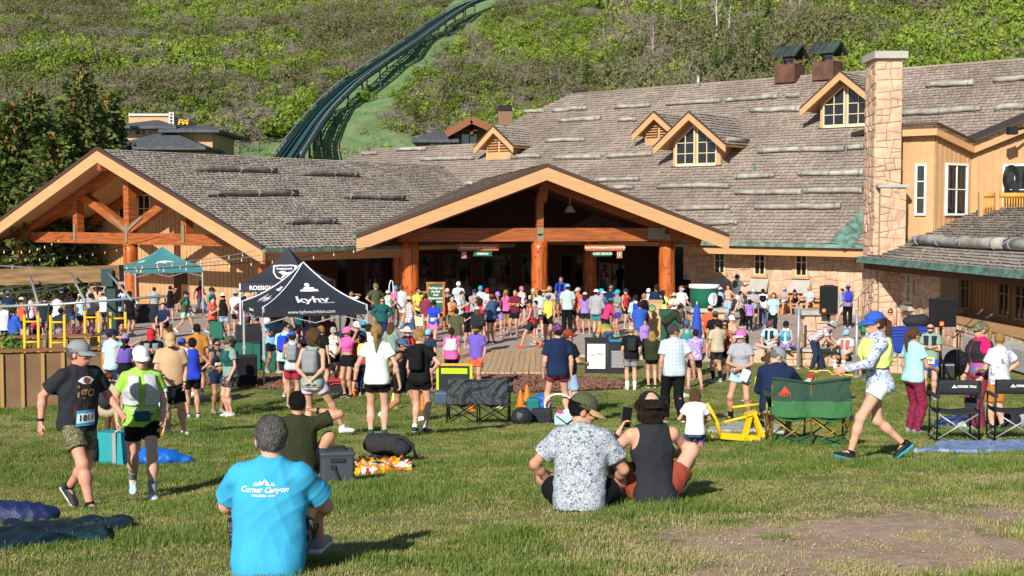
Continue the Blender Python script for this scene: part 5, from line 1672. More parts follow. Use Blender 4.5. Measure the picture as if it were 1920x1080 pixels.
 def torso(V,o,bust=True):
  V.el(ppt(0,.015,-.02),(hipw+o,.112*bk+o,.125+o),Rp,.05)
  V.el(cpt(0,.0,.0),(waw+o,.096*bk+o+max(0,bk-1)*.08,.15+o),Rc,.07)
  V.el(cpt(0,.005,.20),(chw+o,.108*bk+o,.165+o),Rc,.06)
  V.el(cpt(0,.02,.29),(sw*.86+o,.082+o,.095+o),Rc,.05)
  for s in(1,-1):V.rc(cpt(0,.02,.352),cpt(s*sw*.92,.012,.314),.056+o,.050+o,.04)
  if f and bust:
   for s in(1,-1):V.el(cpt(s*.066,-.080*bk,.205),(.060+o,.050+o,.058+o),Rc,.03)
  for s in(1,-1):V.el(ppt(s*.07,.075,-.05),(.085+o,.07+o,.09+o),Rp,.04)
 def legp(V,s,o,t0=0,t1=2,flare=0,cut=False,kk=.04):
  hj,kj,aj=hipj[s],kn[s],an[s]
  if t1<=1:
   e=hj+(kj-hj)*t1;d=vn_(kj-hj)
   m=max(t_r,k_r)+o+flare+.05
   W=Vol(np.minimum(hj,e)-m-.05,np.maximum(hj,e)+m,V.h)
   return e,d
  V.rc(hj,kj,t_r+o,k_r+o,kk)
  V.rc(kj,kj+(aj-kj)*.35,k_r+o*.8,c_r+o,kk)
  V.rc(kj+(aj-kj)*.3,aj,c_r+o,a_r+o,kk)
  # ---- body
 V=Vol(lo_,hi_,h)
 torso(V,0)
 for s in(1,-1):
  legp(V,s,0)
  V.el(kn[s]+vn_(kn[s]-(hipj[s]+an[s])/2)*.012,(.05,.05,.055),None,.03)
  cb_=vn_(np.cross(an[s]-kn[s],np.array((s*1.,0,0))));
  V.el(kn[s]+(an[s]-kn[s])*.3-(fd[s]@np.array((0,-1,0)))*.018,(.05*tl,.05*tl,.10),None,.04)if legs in('stand','wide','contra','contraL','step')else None
  V.rc(an[s],an[s]+fd[s]@np.array((0,-.12,-.045)),.034,.028,.03)
  V.rc(sh[s],el[s],u_r,e_r,.035)
  V.rc(el[s],el[s]+(wr[s]-el[s])*.3,e_r,e_r*1.02,.02)
  V.rc(el[s]+(wr[s]-el[s])*.3,wr[s],e_r*1.02,w_r,.02)
  # hand: palm, four fingers and a thumb leaving the side of the palm
  d=vn_(wr[s]-el[s])
  inward=Ry@np.array((-s,0.,0));inward=inward if abs(inward@d)<.85 else Ry@np.array((0,0.,-1))
  nrm=vn_(inward-d*(inward@d))
  fwd=np.cross(d,nrm)*s
  if(Ry@np.array((0,-1,0)))@fwd<0 and abs((Ry@np.array((0,-1,0)))@fwd)>.2:fwd=-fwd
  w0=wr[s]
  for q,(xo,L0)in enumerate(((-.030,.062),(-.011,.078),(.010,.082),(.030,.074))):
   kb=w0+d*.085+fwd*xo
   V.rc(w0+d*.005+fwd*xo*.6,kb,.014 if hi else.018,.0115 if hi else.017,.012,flat=nrm if False else None)
   if hi or q in(0,2):
    m1=kb+(d*.8+nrm*.45)*L0*.5;m2_=m1+(d*.35+nrm*.8)*L0*.5
    V.rc(kb,m1,.0098 if hi else.016,.0090 if hi else.014,.004);V.rc(m1,m2_,.009 if hi else.014,.0078 if hi else.012,.004)
  tb=w0+d*.03+fwd*.026;tm=tb+(d*.6+fwd*.65+nrm*.3)*.042
  V.rc(tb,tm,.015,.0115 if hi else.014,.01);V.rc(tm,tm+(d*.8+nrm*.45+fwd*.1)*.034,.0115 if hi else.014,.009 if hi else.012,.004)
 V.rc(neck+Rc@np.array((0,.005,-.04)),hp(0,.02,-.05),.056 if not f else.047,.052 if not f else.045,.04)
 V.el(hp(0,.014,.028),(.079,.100,.098),Rh,.02)
 V.el(hp(0,-.022,-.025),(.066,.077,.088),Rh,.03)
 V.el(hp(0,-.048,-.078),(.043 if not f else.037,.043,.039),Rh,.03)
 if hi:
  V.el(hp(0,-.070,.030),(.052,.030,.018),Rh,.02)
  for s in(1,-1):V.el(hp(s*.031,-.098,.004),(.017,.014,.011),Rh,.012,op='sub')
  V.rc(hp(0,-.090,.010),hp(0,-.113,-.026),.008,.0135,.012)
  for s in(1,-1):V.el(hp(s*.012,-.100,-.029),(.010,.012,.008),Rh,.008)
  V.el(hp(0,-.090,-.059),(.024,.012,.0065),Rh,.008);V.el(hp(0,-.087,-.071),(.020,.012,.0075),Rh,.008)
  for s in(1,-1):V.el(hp(s*.045,-.068,-.02),(.022,.022,.02),Rh,.02)
 else:V.rc(hp(0,-.09,.0),hp(0,-.108,-.025),.010,.016,.015)
 for s in(1,-1):V.el(hp(s*.077,.012,-.012),(.012,.024,.034),Rh,.008)
 root=thing('person',lab,'person',P,R(yaw),group)
 skm=SKINS[skin]
 def put(name,V,m,sm=None):
  me=V.surf(name)if isinstance(V,Vol)else V
  if me is None:return None
  me.transform(Matrix.Scale(k,4))
  return link(name,me,m,root)
 put('body',V,skm)
 go=max(.013,h*.75)
 # ---- lower garment
 bt,_,bc=bot.partition(':')
 bm_=cmat(bc)
 fl_={'shorts':(.62,.030),'short':(.36,.030),'long':(.86,.034),'tight':(.50,.008),'bike':(.62,.008),'pants':(2,.034),'jeans':(2,.026),'leggings':(2,.020),'skirt':(.6,.03),'none':(0,0)}[bt]
 if bt!='none':
  B=Vol(np.minimum(lo_,pel-.35),np.maximum(hi_,pel+.35),h)
  B.ax
  o=go*.8
  B.el(ppt(0,.015,-.02),(hipw+o,.112*bk+o,.125+o),Rp,.04)
  B.el(ppt(0,.005,.08),(waw+o*.9,.098*bk+o,.10),Rp,.05)
  for s in(1,-1):B.el(ppt(s*.07,.075,-.05),(.085+o,.07+o,.09+o),Rp,.04)
  B.plane(ppt(0,0,.115),Rp@np.array((0,0,1.)))
  for s in(1,-1):
   if fl_[0]<=1 and bt!='skirt':
    e=hipj[s]+(kn[s]-hipj[s])*fl_[0];d=vn_(kn[s]-hipj[s])
    m=t_r+.12
    L=Vol(np.minimum(hipj[s],e)-m,np.maximum(hipj[s],e)+m,h)
    L.rc(hipj[s]-d*.0,e+d*.1,t_r+o+.004,(t_r+(k_r-t_r)*fl_[0])+fl_[1]+(o if bt in('tight','bike')else o*.6),0)
    L.plane(e,d)
    i0=[int(round((L.ax[i][0]-B.ax[i][0])/h))for i in range(3)]
    B2=B
    # merge by resampling on the shared lattice
    sub_lo=L.ax[0][0],L.ax[1][0],L.ax[2][0]
    sl,g=B.sub([a[0]for a in L.ax],[a[-1]for a in L.ax])
    px_,py_,pz_=g[0]-hipj[s][0],g[1]-hipj[s][1],g[2]-hipj[s][2]
    ab=e+d*.1-hipj[s];L2=ab@ab
    t=np.clip((px_*ab[0]+py_*ab[1]+pz_*ab[2])/L2,0,1)
    r1,r2=t_r+o+.004,(t_r+(k_r-t_r)*fl_[0])+fl_[1]+(o if bt in('tight','bike')else o*.6)
    dd=np.sqrt((px_-t*ab[0])**2+(py_-t*ab[1])**2+(pz_-t*ab[2])**2)-(r1+(r2-r1)*t)
    dd=np.maximum(dd,(g[0]-e[0])*d[0]+(g[1]-e[1])*d[1]+(g[2]-e[2])*d[2])
    B.merge(sl,dd,.025)
   elif bt!='skirt':
    legp(B,s,fl_[1]*.6+o,kk=.03)
    B.el(kn[s]+vn_(kn[s]-(hipj[s]+an[s])/2)*.012,(.056+o,.056+o,.06+o),None,.03)
  if bt=='skirt':
   m_=(kn[1]+kn[-1])/2;hm=(hipj[1]+hipj[-1])/2;e=hm+(m_-hm)*.62
   B.rc(hm,e,hipw*.95,hipw*1.1,.04,flat=np.array((0,1.,0)),fk=1.35);B.plane(e,vn_(m_-hm))
  if fl_[0]==2:
   for s in(1,-1):pass
   zc=min(an[1][2],an[-1][2])-.02
   B.plane((0,0,zc),(0,0,-1.))if legs in('stand','wide','contra','contraL')else None
  if hi:B.rumple(.006 if bt in('shorts','short','long')else.004,17,seed)
  put({'skirt':'skirt','pants':'trousers','jeans':'jeans','leggings':'leggings'}.get(bt,'shorts'),B,bm_)
  # ---- upper garment
 tt,_,tcl=top.partition(':')
 bvh=None
 if tt!='none':
  T=Vol(lo_,hi_,h)
  o=go+(.010 if tt in('tee','shirt','long','hoodie')else.0)+(.018 if tt=='hoodie' else 0)+(.006 if tt in('tank','sing')else 0)
  torso(T,o)
  if tt in('tee','shirt','long','hoodie'):
   for s in(1,-1):
    if tt in('tee','shirt'):
     e=sh[s]+(el[s]-sh[s])*(.66 if not f else.52);d=vn_(el[s]-sh[s])
     sl,g=T.sub(np.minimum(sh[s],e)-.12,np.maximum(sh[s],e)+.12)
     ab=e-sh[s];L2=ab@ab
     qx,qy,qz=g[0]-sh[s][0],g[1]-sh[s][1],g[2]-sh[s][2]
     t=np.clip((qx*ab[0]+qy*ab[1]+qz*ab[2])/L2,0,1.2)
     dd=np.sqrt((qx-t*ab[0])**2+(qy-t*ab[1])**2+(qz-t*ab[2])**2)-(u_r+o*.9+.016*t)
     dd=np.maximum(dd,(g[0]-e[0])*d[0]+(g[1]-e[1])*d[1]+(g[2]-e[2])*d[2])
     T.merge(sl,dd,.03)
    else:
     T.rc(sh[s],el[s],u_r+o,e_r+o,.03);T.rc(el[s],wr[s]-vn_(wr[s]-el[s])*.01,e_r+o,w_r+o*.8,.02)
  if tt in('tee','shirt','long','hoodie')and hem is None:
   rl=(chw+o,hipw+o+.004)if not f else(chw*.93+o,hipw*.97+o)
   T.rc(cpt(0,.004,.13),ppt(0,.012,-.16),rl[0],rl[1],.05,flat=Rc@np.array((0,1.,0)),fk=1.42)
  T.rc(neck+Rc@np.array((0,.004,-.06)),neck+Rc@np.array((0,.0,-.005)),.072 if not f else.062,.060 if not f else.050,.03)
  if tt in('tank','bra','sing'):
   for s in(1,-1):
    T.el(sh[s]+Rc@np.array((s*.03,0,.0)),(.088 if tt!='sing' else.07,.16,.125),Rc,.012,op='sub')
   T.el(cpt(0,-.13,.345),(.075,.09,.085),Rc,.012,op='sub')
  hz=hem if hem is not None else{'bra':.30,'crop':.17,'tank':-.10,'sing':-.11}.get(tt,-.085 if f else-.105)
  T.plane(ppt(0,0,hz),Rp@np.array((0,0,-1.)))
  if hi:T.rumple(.0085 if tt in('tee','shirt','long','hoodie')else.006,14,seed+3)
  me=T.surf('shirt')
  nm={'tank':'tank_top','bra':'crop_top','sing':'tank_top','hoodie':'jacket','long':'long_sleeve_shirt'}.get(tt,'shirt')
  bvh=BVHTree.FromPolygons([v.co.copy()for v in me.vertices],[p.vertices[:]for p in me.polygons])if('bib' in ex or 'print' in ex)else None
  put(nm,me,cmat(tcl))
 if bvh is None and 'bib' in ex:
  pass
  # ---- hair
 ht,_,hc=hair.partition(':')
 if ht not in('none','bald'):
  m=.35
  G=Vol(H0-.34 if ht in('long','pony','braid')else H0-.2,H0+.24,min(h,.014))
  thick={'curly':.034,'short':.010,'buzz':.006}.get(ht,.014)
  thick=max(thick,h*.55)
  q=Vol(H0-.2,H0+.2,G.h)
  G.el(hp(0,.020,.030),(.080+thick,.098+thick,.098+thick),Rh,0)
  if hat:G.plane(hp(0,0,.052),Rh@np.array((0,0,1.)))
  if ht in('curly',):G.el(hp(0,.045,-.05),(.10,.075,.10),Rh,.03)
  if ht in('long','pony','bun','braid','short','curly','buzz'):
   G.plane(hp(0,-.050,.060),Rh@vn_(np.array((0,-.86,-.50))))
   G.plane(hp(0,.03,-.068 if ht in('short','buzz')else-.085),Rh@vn_(np.array((0,-.45,-.9))))if ht!='curly' else None
  hd=H0
  bk_=lambda x,y,z:H0+rotm(twist+head[0],0)@np.array((x,y,z))
  if ht=='pony':
   G.el(hp(0,.118,.035),(.025,.028,.028),Rh,.01)
   pts_=[hp(0,.120,.03),bk_(0,.165,.0),bk_(.008,.165,-.10),bk_(0,.145,-.27)]
   for a,c,r1,r2 in zip(pts_,pts_[1:],(.020,.032,.034),(.032,.034,.012)):G.rc(a,c,max(r1,h),max(r2,h),.01)
  if ht=='braid':
   for q_ in range(6):G.el(bk_(0,.125+.012*math.sin(q_),-.02-q_*.045),(.020,.02,.028),None,.006)
  if ht=='bun':G.el(hp(0,.105,.075),(.046,.042,.042),Rh,.008)
  if ht=='long':
   for x in(-.06,-.03,0,.03,.06):
    G.rc(hp(x,.075-abs(x)*.4,.0),bk_(x*1.25,.115-abs(x)*.5,-.23+abs(x)*.5),.042,.030,.02)
   for s in(1,-1):G.rc(hp(s*.07,-.0,.03),bk_(s*.085,.03,-.17),.028,.024,.02)
  if ht=='curly':
   for q_ in range(26):
    a,e=rr.uniform(-2.6,2.6)+math.pi/2,rr.uniform(-1.15,1.1)
    G.el(hp(.098*math.cos(a)*math.cos(e),.02+.105*math.sin(a)*math.cos(e),.01+.12*math.sin(e)),(.034,.034,.04),None,.012)
   G.plane(hp(0,-.040,.05),Rh@vn_(np.array((0,-.9,-.3))))
  if hat:G.plane(hp(0,0,.056),Rh@np.array((0,0,1.)))
  if hi:G.rumple(.0025,75,seed)
  ho=put('hair',G,cmat(hc,'hair'))
  if hi and ho is not None:
   n_=len(ho.data.vertices);co=np.empty(n_*3,np.float32);no=np.empty(n_*3,np.float32)
   ho.data.vertices.foreach_get('co',co);ho.data.vertex_normals.foreach_get('vector',no)
   co,no=co.reshape(-1,3),no.reshape(-1,3);r_=np.random.RandomState(seed)
   pk_=r_.randint(0,n_,2600);c_,q_=co[pk_],no[pk_]
   dn=np.tile(np.array([[0,.25,-1.]]),(len(pk_),1))+r_.normal(0,.45 if ht=='curly' else.22,(len(pk_),3))
   tg=dn-q_*(dn*q_).sum(1)[:,None];tg/=np.linalg.norm(tg,axis=1)[:,None]+1e-6
   sd=np.cross(tg,q_);L_=r_.uniform(.012,.034,len(pk_))[:,None]*(1.3 if ht in('pony','curly','long')else.8);wd=.0016
   a_,b_,e_=c_-q_*.002,c_+tg*L_*.6+q_*.004,c_+tg*L_+q_*r_.uniform(-.001,.007,len(pk_))[:,None]
   vv=np.stack([a_-sd*wd,a_+sd*wd,b_+sd*wd,b_-sd*wd,e_],1).reshape(-1,3);i5=np.arange(len(pk_))[:,None]*5
   so_=link('hair_strands',mesh_np('hair_strands',vv,i5+np.array([[0,1,2,3]]),f3=i5+np.array([[3,2,4]])),cmat(hc,'hair'),ho);stuff(so_)
 if 'beard' in ex:
  G=Vol(H0-.16,H0+.1,min(h,.012))
  G.el(hp(0,-.043,-.070),(.053,.055,.056),Rh,0);G.plane(hp(0,-.05,-.040),Rh@vn_(np.array((0,-.35,1.))));G.el(hp(0,-.088,-.062),(.02,.03,.008),Rh,.004,op='sub')
  put('beard',G,cmat(hc if ht not in('none','bald')else 'hbrown','hair'))
 Mh=Matrix.Translation(H0*k)@Matrix(Rh.tolist()).to_4x4()@Matrix.Scale(k*HS,4)
 if hat:
  hk,hcol,hc2=(hat.split(':')+[None])[:3]
  back=hk=='backcap'
  o=link('hat' if hk in('bucket','wide')else 'visor' if hk=='visor' else 'cap',hat_mesh(hk),[cmat(hcol,'felt'),cmat(hc2 or hcol,'felt')],root)
  o.matrix_local=Mh@Matrix.Rotation(math.pi if back else 0,4,'Z')@Matrix.Rotation(R(4),4,'X')
 if 'shades' in ex:
  o=link('sunglasses',glasses_mesh(),LENS,root);o.matrix_local=Mh
 elif hi:
  for s in(1,-1):
   bb=MB();bb.lathe([(.0005,.012),(.008,.009),(.012,0),(.008,-.009),(.0005,-.012)],8,(0,0,0));
   o=link('eye',bb.mesh('eye'),EYEW,root);o.matrix_local=Mh@Matrix.Translation((s*.031,-.080,.004))
   b2=MB();b2.lathe([(.0005,.0),(.006,-.001)],8);me_=b2.mesh('iris');me_.transform(Matrix.Rotation(math.pi/2,4,'X'))
   o2=link('iris',me_,EYE,o);o2.matrix_local=Matrix.Translation((0,-.0125,0))
   b3=MB();b3.beam((s*.017,-.094,.024),(s*.046,-.084,.026),.006,.006);o=link('eyebrow',b3.mesh('eyebrow'),cmat(hc if ht not in('none','bald')else 'hbrown','hair'),root);o.matrix_local=Mh
  b3=MB();b3.tube([(-.022,-.094,-.062),(0,-.1045,-.064),(.022,-.094,-.062)],.0042,6);o=link('mouth',b3.mesh('mouth'),LIP,root);o.matrix_local=Mh
  # ---- socks and shoes
 for s in(1,-1):
  if socks:
   sc,_,shh=socks.partition(':');shh=float(shh or.06)
   d=vn_(kn[s]-an[s]);G=Vol(np.minimum(an[s],an[s]+d*shh)-.12,np.maximum(an[s],an[s]+d*shh)+.12,min(h,.012))
   t_=min(1,shh/.42);G.rc(an[s]-d*.02,an[s]+d*(shh+.05),a_r+.007+h*.3,a_r+.007+h*.3+(c_r-a_r)*min(1,t_*1.4),0);G.plane(an[s]+d*shh,d)
   put('sock',G,cmat(sc))
  if shoes!='bare':
   me=shoe_mesh(hi)
   o=link('shoe',me,[cmat(shoes,'shoe'),cmat(sole,'shoe')if sole else SOLE],root)
   o.matrix_local=Matrix.Translation(an[s]*k)@Matrix(fd[s].tolist()).to_4x4()@Matrix.Scale(k*(1.0 if not f else.93),4)
   # ---- gear
 for g in ex.split():
  nm,_,gc=g.partition(':')
  if nm=='pack':
   G=Vol(lo_,hi_,h);G.bx(cpt(0,.165*bk,.17),(.125,.075,.185),.06,Rc,.02);G.bx(cpt(0,.225*bk,.10),(.09,.035,.09),.03,Rc,.02)
   for s in(1,-1):
    G.rc(cpt(s*.085,.10,.37),cpt(s*.09,-.07,.36),.026,.024,.01);G.rc(cpt(s*.09,-.075,.36),cpt(s*.105,-.13*bk,.14),.024,.022,.01);G.rc(cpt(s*.105,-.13*bk,.14),cpt(s*.16*bk,.05,.04),.02,.02,.01)
   put('backpack',G,cmat(gc or 'black'))
  if nm=='vest':
   G=Vol(lo_,hi_,h)
   torso(G,go+(.046 if f else.026))
   G.plane(cpt(0,0,.03),Rc@np.array((0,0,-1.)));G.plane(cpt(0,0,.36),Rc@np.array((0,0,1.)))
   G.el(cpt(0,-.18,.22),(.034,.14,.30),Rc,.010,op='sub')
   for s in(1,-1):G.el(sh[s]+Rc@np.array((s*.05,0,-.03)),(.088,.17,.12),Rc,.012,op='sub')
   G.bx(cpt(0,.135*bk,.20),(.095,.04,.14),.035,Rc,.02)
   for s in(1,-1):G.bx(cpt(s*.092,-.135*bk,.17),(.042,.020,.07),.014,Rc,.02)
   if hi:G.rumple(.003,38,seed)
   put('running_vest',G,cmat(gc or 'grey'))
  if nm=='belt':
   G=Vol(lo_,hi_,h);G.el(ppt(0,.008,.09),(waw+go+.03,.10*bk+go+.032,.10),Rp,0);G.plane(ppt(0,0,.125),Rp@np.array((0,0,1.)));G.plane(ppt(0,0,.085),Rp@np.array((0,0,-1.)))
   put('belt',G,cmat(gc or 'black'))
  if nm in('bibf','bibb')and bvh is not None:
   col,num,zz=(gc.split(',')+['',''])[:3]
   zz=float(zz or.06);bc_=ppt(0,0,zz)
   if nm=='bibf':
    yy=sum(v for v in())
   sgn=nm=='bibb'
   me=project(grid_mesh(.20,.155),None,bvh,.014,bc_[0],bc_[2],k,sgn);bo=put('bib',me,cmat(col or 'yellow'))
   me=project(grid_mesh(.19,.095),None,bvh,.018,bc_[0],bc_[2],k,sgn);me.transform(Matrix.Scale(k,4));link('bib_panel',me,BIBW,bo)
   if num:
    me=project(text_mesh(num,.085,.001,bold=.002),None,bvh,.022,bc_[0],bc_[2],k,sgn);me.transform(Matrix.Scale(k,4));link('number',me,DIGIT,bo)
  if nm=='watch':
   for s in((1,)if gc!='r' else(-1,)):
    d=vn_(wr[s]-el[s]);G=MB();G.tube([(wr[s]-d*.035)*k,(wr[s]-d*.008)*k],(w_r+.008)*k,10);obj('watch',G,mat('watch_black',(.012,.012,.014),rough=.35),root)
  if nm=='pouch':
   G=Vol(lo_,hi_,h);G.bx(ppt(0,-.145*bk,.04),(.085,.04,.055),.025,Rp,0);G.el(ppt(0,.005,.05),(waw*1.06+go+.02,.112*bk+go+.02,.035),Rp,.01)
   put('waist_pouch',G,cmat(gc or 'charcoal'))
 root['_H']=k
 return dict(root=root,k=k,hp=hp,cpt=cpt,ppt=ppt,wr=wr,el=el,kn=kn,an=an,bvh=bvh,H0=H0,Rh=Rh,P=P,put=put)
 # ================================================================ THINGS ON THE PATIO AND THE LAWN
MET=mat('black_tube_metal',(.02,.02,.022),rough=.4,metal=.5)
BLK=mat('black_fabric',(.022,.023,.026),rough=.85,bump=.5,bscale=22)
BLKP=mat('black_plastic',(.018,.018,.02),rough=.5,bump=.1)
ALU=mat('aluminium_pole',(.62,.63,.64),rough=.4,metal=.4)
YEL=mat('yellow_paint',(.78,.42,.015),rough=.45)
WHT=mat('white_print',(.8,.8,.8),rough=.6)
def lay(px,py):return GP(px,py)
def soft(name,lab,cat,px,py,blobs,m,rz=0,amp=.008,fq=16,h=.014,seed=1,group=None,root=None,size=1.0):
 """soft goods: rounded boxes and lumps blended into one sagging surface"""
 P=lay(px,py)if root is None else root
 pts_=np.array([b_[1]for b_ in blobs]);ex_=max(max(b_[2])for b_ in blobs)+.06
 V=Vol(pts_.min(0)-ex_,pts_.max(0)+ex_,h)
 for kind,c,r_ in blobs:
  if kind=='b':V.bx(c,r_,min(r_)*.5,None,.03)
  else:V.el(c,r_,None,.04)
 V.rumple(amp,fq,seed)
 V.plane((0,0,0.0),(0,0,-1))
 me=V.surf(name);me.transform(Matrix.Scale(size,4))
 if lab is None:return me
 o=link(name,me,m);o.location=P;o.rotation_euler=(0,0,rz)
 return tag(o,lab,cat,group)
def strap(parent,pts_,m,w=.018):
 b=MB();b.tube(pts_,w,6);return obj('strap',b,m,parent)
def clothsheet(name,lab,cat,px_corners,m,amp=.05,n=26,seed=1,kids=None,lift=.02,folds=5):
 """a rumpled sheet lying on the ground between four ground points"""
 Q=[lay(*c)for c in px_corners]
 c0=sum(Q,Vector())/4
 r=np.random.RandomState(seed)
 ph=r.rand(8)*6.28
 def fn(u,v):
  p=Q[0]*(1-u)*(1-v)+Q[1]*u*(1-v)+Q[2]*u*v+Q[3]*(1-u)*v
  p=p+Vector((math.sin(v*9+ph[6])*.05,math.sin(u*8+ph[7])*.06,0))
  w=abs(math.sin(folds*u*3.1+ph[0]+2*math.sin(v*4+ph[1])))*.6+abs(math.sin(folds*1.3*v*3.1+ph[2]+2*math.sin(u*5+ph[3])))*.5+.12*math.sin(u*23+v*17+ph[4])
  return Vector((p.x-c0.x,p.y-c0.y,onfloor(p.x,p.y)+lift+max(0,w)*amp-c0.z))
 b=MB();b.grid(fn,n,n)
 n1=n+1
 # turn the rim down to the ground so that the sheet is not a floating film
 rim=[i for i in range(n1)]+[n1*j+n for j in range(1,n1)]+[n1*n+i for i in range(n-1,-1,-1)]+[n1*j for j in range(n-1,0,-1)]
 o_=len(b.v)
 for i in rim:x,y,z=b.v[i];b.v.append((x*1.01,y*1.01,onfloor(x+c0.x,y+c0.y)-c0.z-.01))
 for k in range(len(rim)):
  b.f.append((rim[k],o_+k,o_+(k+1)%len(rim),rim[(k+1)%len(rim)]));b.m.append(0);b.sm.append(True)
 o=obj(name,b,m);o.location=c0
 return tag(o,lab,cat)
 # ---------------------------------------------------------------- canopy tents
def tent(lab,FL,FR,zc,zp,m,hleg,depth,val=.26,piping=None,sag=.22,legm=None,curve=.28):
 """pop-up canopy: sagging four sided roof, valance, four legs with feet"""
 u=(FR-FL);W=u.length;u.normalize();w=Vector((-u.y,u.x,0))
 c=FL+u*W/2+w*depth/2;c.z=0
 t=thing('canopy_tent',lab,'tent',(c.x,c.y,0),math.atan2(u.y,u.x),'canopy tents')
 hx,hy=W/2,depth/2
 cor=[(-hx,-hy),(hx,-hy),(hx,hy),(-hx,hy)]
 faces=[]
 for k in range(4):
  a,d=cor[k],cor[(k+1)%4]
  b=MB()
  def fn(s,v,a=a,d=d):
   x=(a[0]*(1-s)+d[0]*s)*(1-v);y=(a[1]*(1-s)+d[1]*s)*(1-v)
   z=zc+(zp-zc)*(v-curve*v*(1-v)*2)-sag*.5*math.sin(s*math.pi)*(1-v)*v*2
   return(x,y,z)
  b.grid(fn,14,12)
  n0=len(b.v)
  for i in range(15):
   s=i/14;x,y,z=fn(s,0)
   b.v+=[(x,y,z),(x*1.004,y*1.004,z-val*(1-.0)-.012*math.sin(s*25+k))]
  for i in range(14):b.f.append((n0+2*i+1,n0+2*i+3,n0+2*i+2,n0+2*i));b.m.append(0);b.sm.append(False)
  faces.append(obj('canopy_panel',b,m,t,recalc=False))
  if piping:
   bb=MB();pts_=[Vector(fn(0,j/10))+Vector((0,0,.012))for j in range(11)]
   bb.tube([Vector((a[0],a[1],zc-val))]+pts_,.018,5);obj('piping',bb,piping,t)
 for k,(x,y)in enumerate(cor):
  b=MB();zg=onfloor(*(Matrix.Rotation(t.rotation_euler.z,3,'Z')@Vector((x,y,0))+Vector((c.x,c.y,0)))[:2])
  b.box((x*.985,y*.985,(zc+zg)/2),(.05,.05,zc-zg));b.box((x*.985,y*.985,zg+.01),(.14,.14,.02));b.box((x*.985,y*.985,zg+.75),(.075,.075,.09))
  obj('leg',b,legm or ALU,t)
 b=MB()
 for k in range(4):
  a,d=cor[k],cor[(k+1)%4]
  for i in range(2):
   p0=Vector((a[0]+(d[0]-a[0])*i/2,a[1]+(d[1]-a[1])*i/2,zc-.08))*1;p1=Vector((a[0]+(d[0]-a[0])*(i+1)/2,a[1]+(d[1]-a[1])*(i+1)/2,zc-.45))
   p0.x*=.97;p0.y*=.97;p1.x*=.97;p1.y*=.97
   b.beam(p0,p1,.03,.02);q0,q1=p0.copy(),p1.copy();q0.z,q1.z=p1.z,p0.z;b.beam(q0,q1,.03,.02)
 b.tube([(0,0,zp-.05),(0,0,zc-.3)],.025,6)
 obj('truss_frame',b,legm or ALU,t)
 t['_dims']=0
 del t['_dims']
 def onpanel(k,s,v,lift=.012):
  a,d=cor[k],cor[(k+1)%4]
  x=(a[0]*(1-s)+d[0]*s)*(1-v);y=(a[1]*(1-s)+d[1]*s)*(1-v)
  z=zc+(zp-zc)*(v-curve*v*(1-v)*2)-sag*.5*math.sin(s*math.pi)*(1-v)*v*2
  return Vector((x,y,z))
 def print_(k,me_t,s0,v0,wm,m_,name='logo'):
  """lay a flat print on panel k: x of the print runs along the eave, z up the slope"""
  me=me_t.copy();a,d=Vector(cor[k]).to_3d(),Vector(cor[(k+1)%4]).to_3d();L=(d-a).length
  for vt in me.vertices:
   x,z=vt.co.x,vt.co.z
   v=v0+z/math.hypot(depth/2,zp-zc)
   s=.5+(s0-.5)+(x/L)/max(.15,1-v)
   p=onpanel(k,s,v);e=.01
   n_=(onpanel(k,s+e,v)-onpanel(k,s-e,v)).cross(onpanel(k,s,v+e)-onpanel(k,s,v-e)).normalized()
   vt.co=p+n_*(.012 if n_.z>0 else-.012)
  me.update()
  return link(name,me,m_,faces[k])
 def val_text(k,s,txt,size,m_,dz=-.16,**kw):
  a,d=Vector((*cor[k],0)),Vector((*cor[(k+1)%4],0));p=a.lerp(d,s);u_=(d-a).normalized();n_=Vector((u_.y,-u_.x,0))
  o=text('lettering',txt,size,m_,t,p*1.0+n_*.022+Vector((0,0,zc+dz)),(0,0,math.atan2(u_.y,u_.x)),**kw)
  return o
 return t,print_,val_text
def poly_mesh(polys):
 b=MB()
 for P in polys:b.add([(x,0,z)for x,z in P],[tuple(range(len(P)))])
 import bmesh
 me=b.mesh('emblem');bm=bmesh.new();bm.from_mesh(me);bmesh.ops.triangulate(bm,faces=bm.faces);bmesh.ops.subdivide_edges(bm,edges=bm.edges,cuts=2,use_grid_fill=True);bm.to_mesh(me);bm.free()
 return me
NAVYT=mat('navy_black_canopy',(.024,.026,.038),rough=.7,bump=.25,bscale=5,spec=.25)
TEALT=mat('teal_canopy',(.055,.22,.235),rough=.7,bump=.25,bscale=5)
PRT=mat('canopy_print',(.72,.72,.74),rough=.7)
a0=UZ(490,578,1.98);a0=Vector((-6.72,34.4,0));a1=Vector((-4.02,35.5,0))
tk,pk,vk=tent('dark navy canopy tent with a sports nutrition logo and white piping, nearest the lawn',a0,a1,2.0,3.16,NAVYT,2.0,2.95,piping=mat('white_piping',(.75,.75,.78)))
pk(0,text_mesh('kyhv',.50,.0,bold=.012),.5,.27,.5,PRT)
pk(0,poly_mesh([[(-.27,.0),(.27,.0),(.23,.085),(-.23,.085)],[(-.17,.10),(.17,.10),(.13,.17),(-.13,.17)]]),.5,.50,.5,PRT)
pk(0,poly_mesh([[(-.03+.075*math.cos(a*.5236),.075*math.sin(a*.5236))for a in range(12)]]),.5,.635,.5,PRT)
pk(0,text_mesh('NUTRITION',.07,.0,bold=.003),.66,.16,.5,PRT)
pk(3,text_mesh('kyhv',.50,.0,bold=.012),.5,.27,.5,PRT)
pk(3,poly_mesh([[(-.27,.0),(.27,.0),(.23,.085),(-.23,.085)],[(-.17,.10),(.17,.10),(.13,.17),(-.13,.17)]]),.5,.50,.5,PRT)
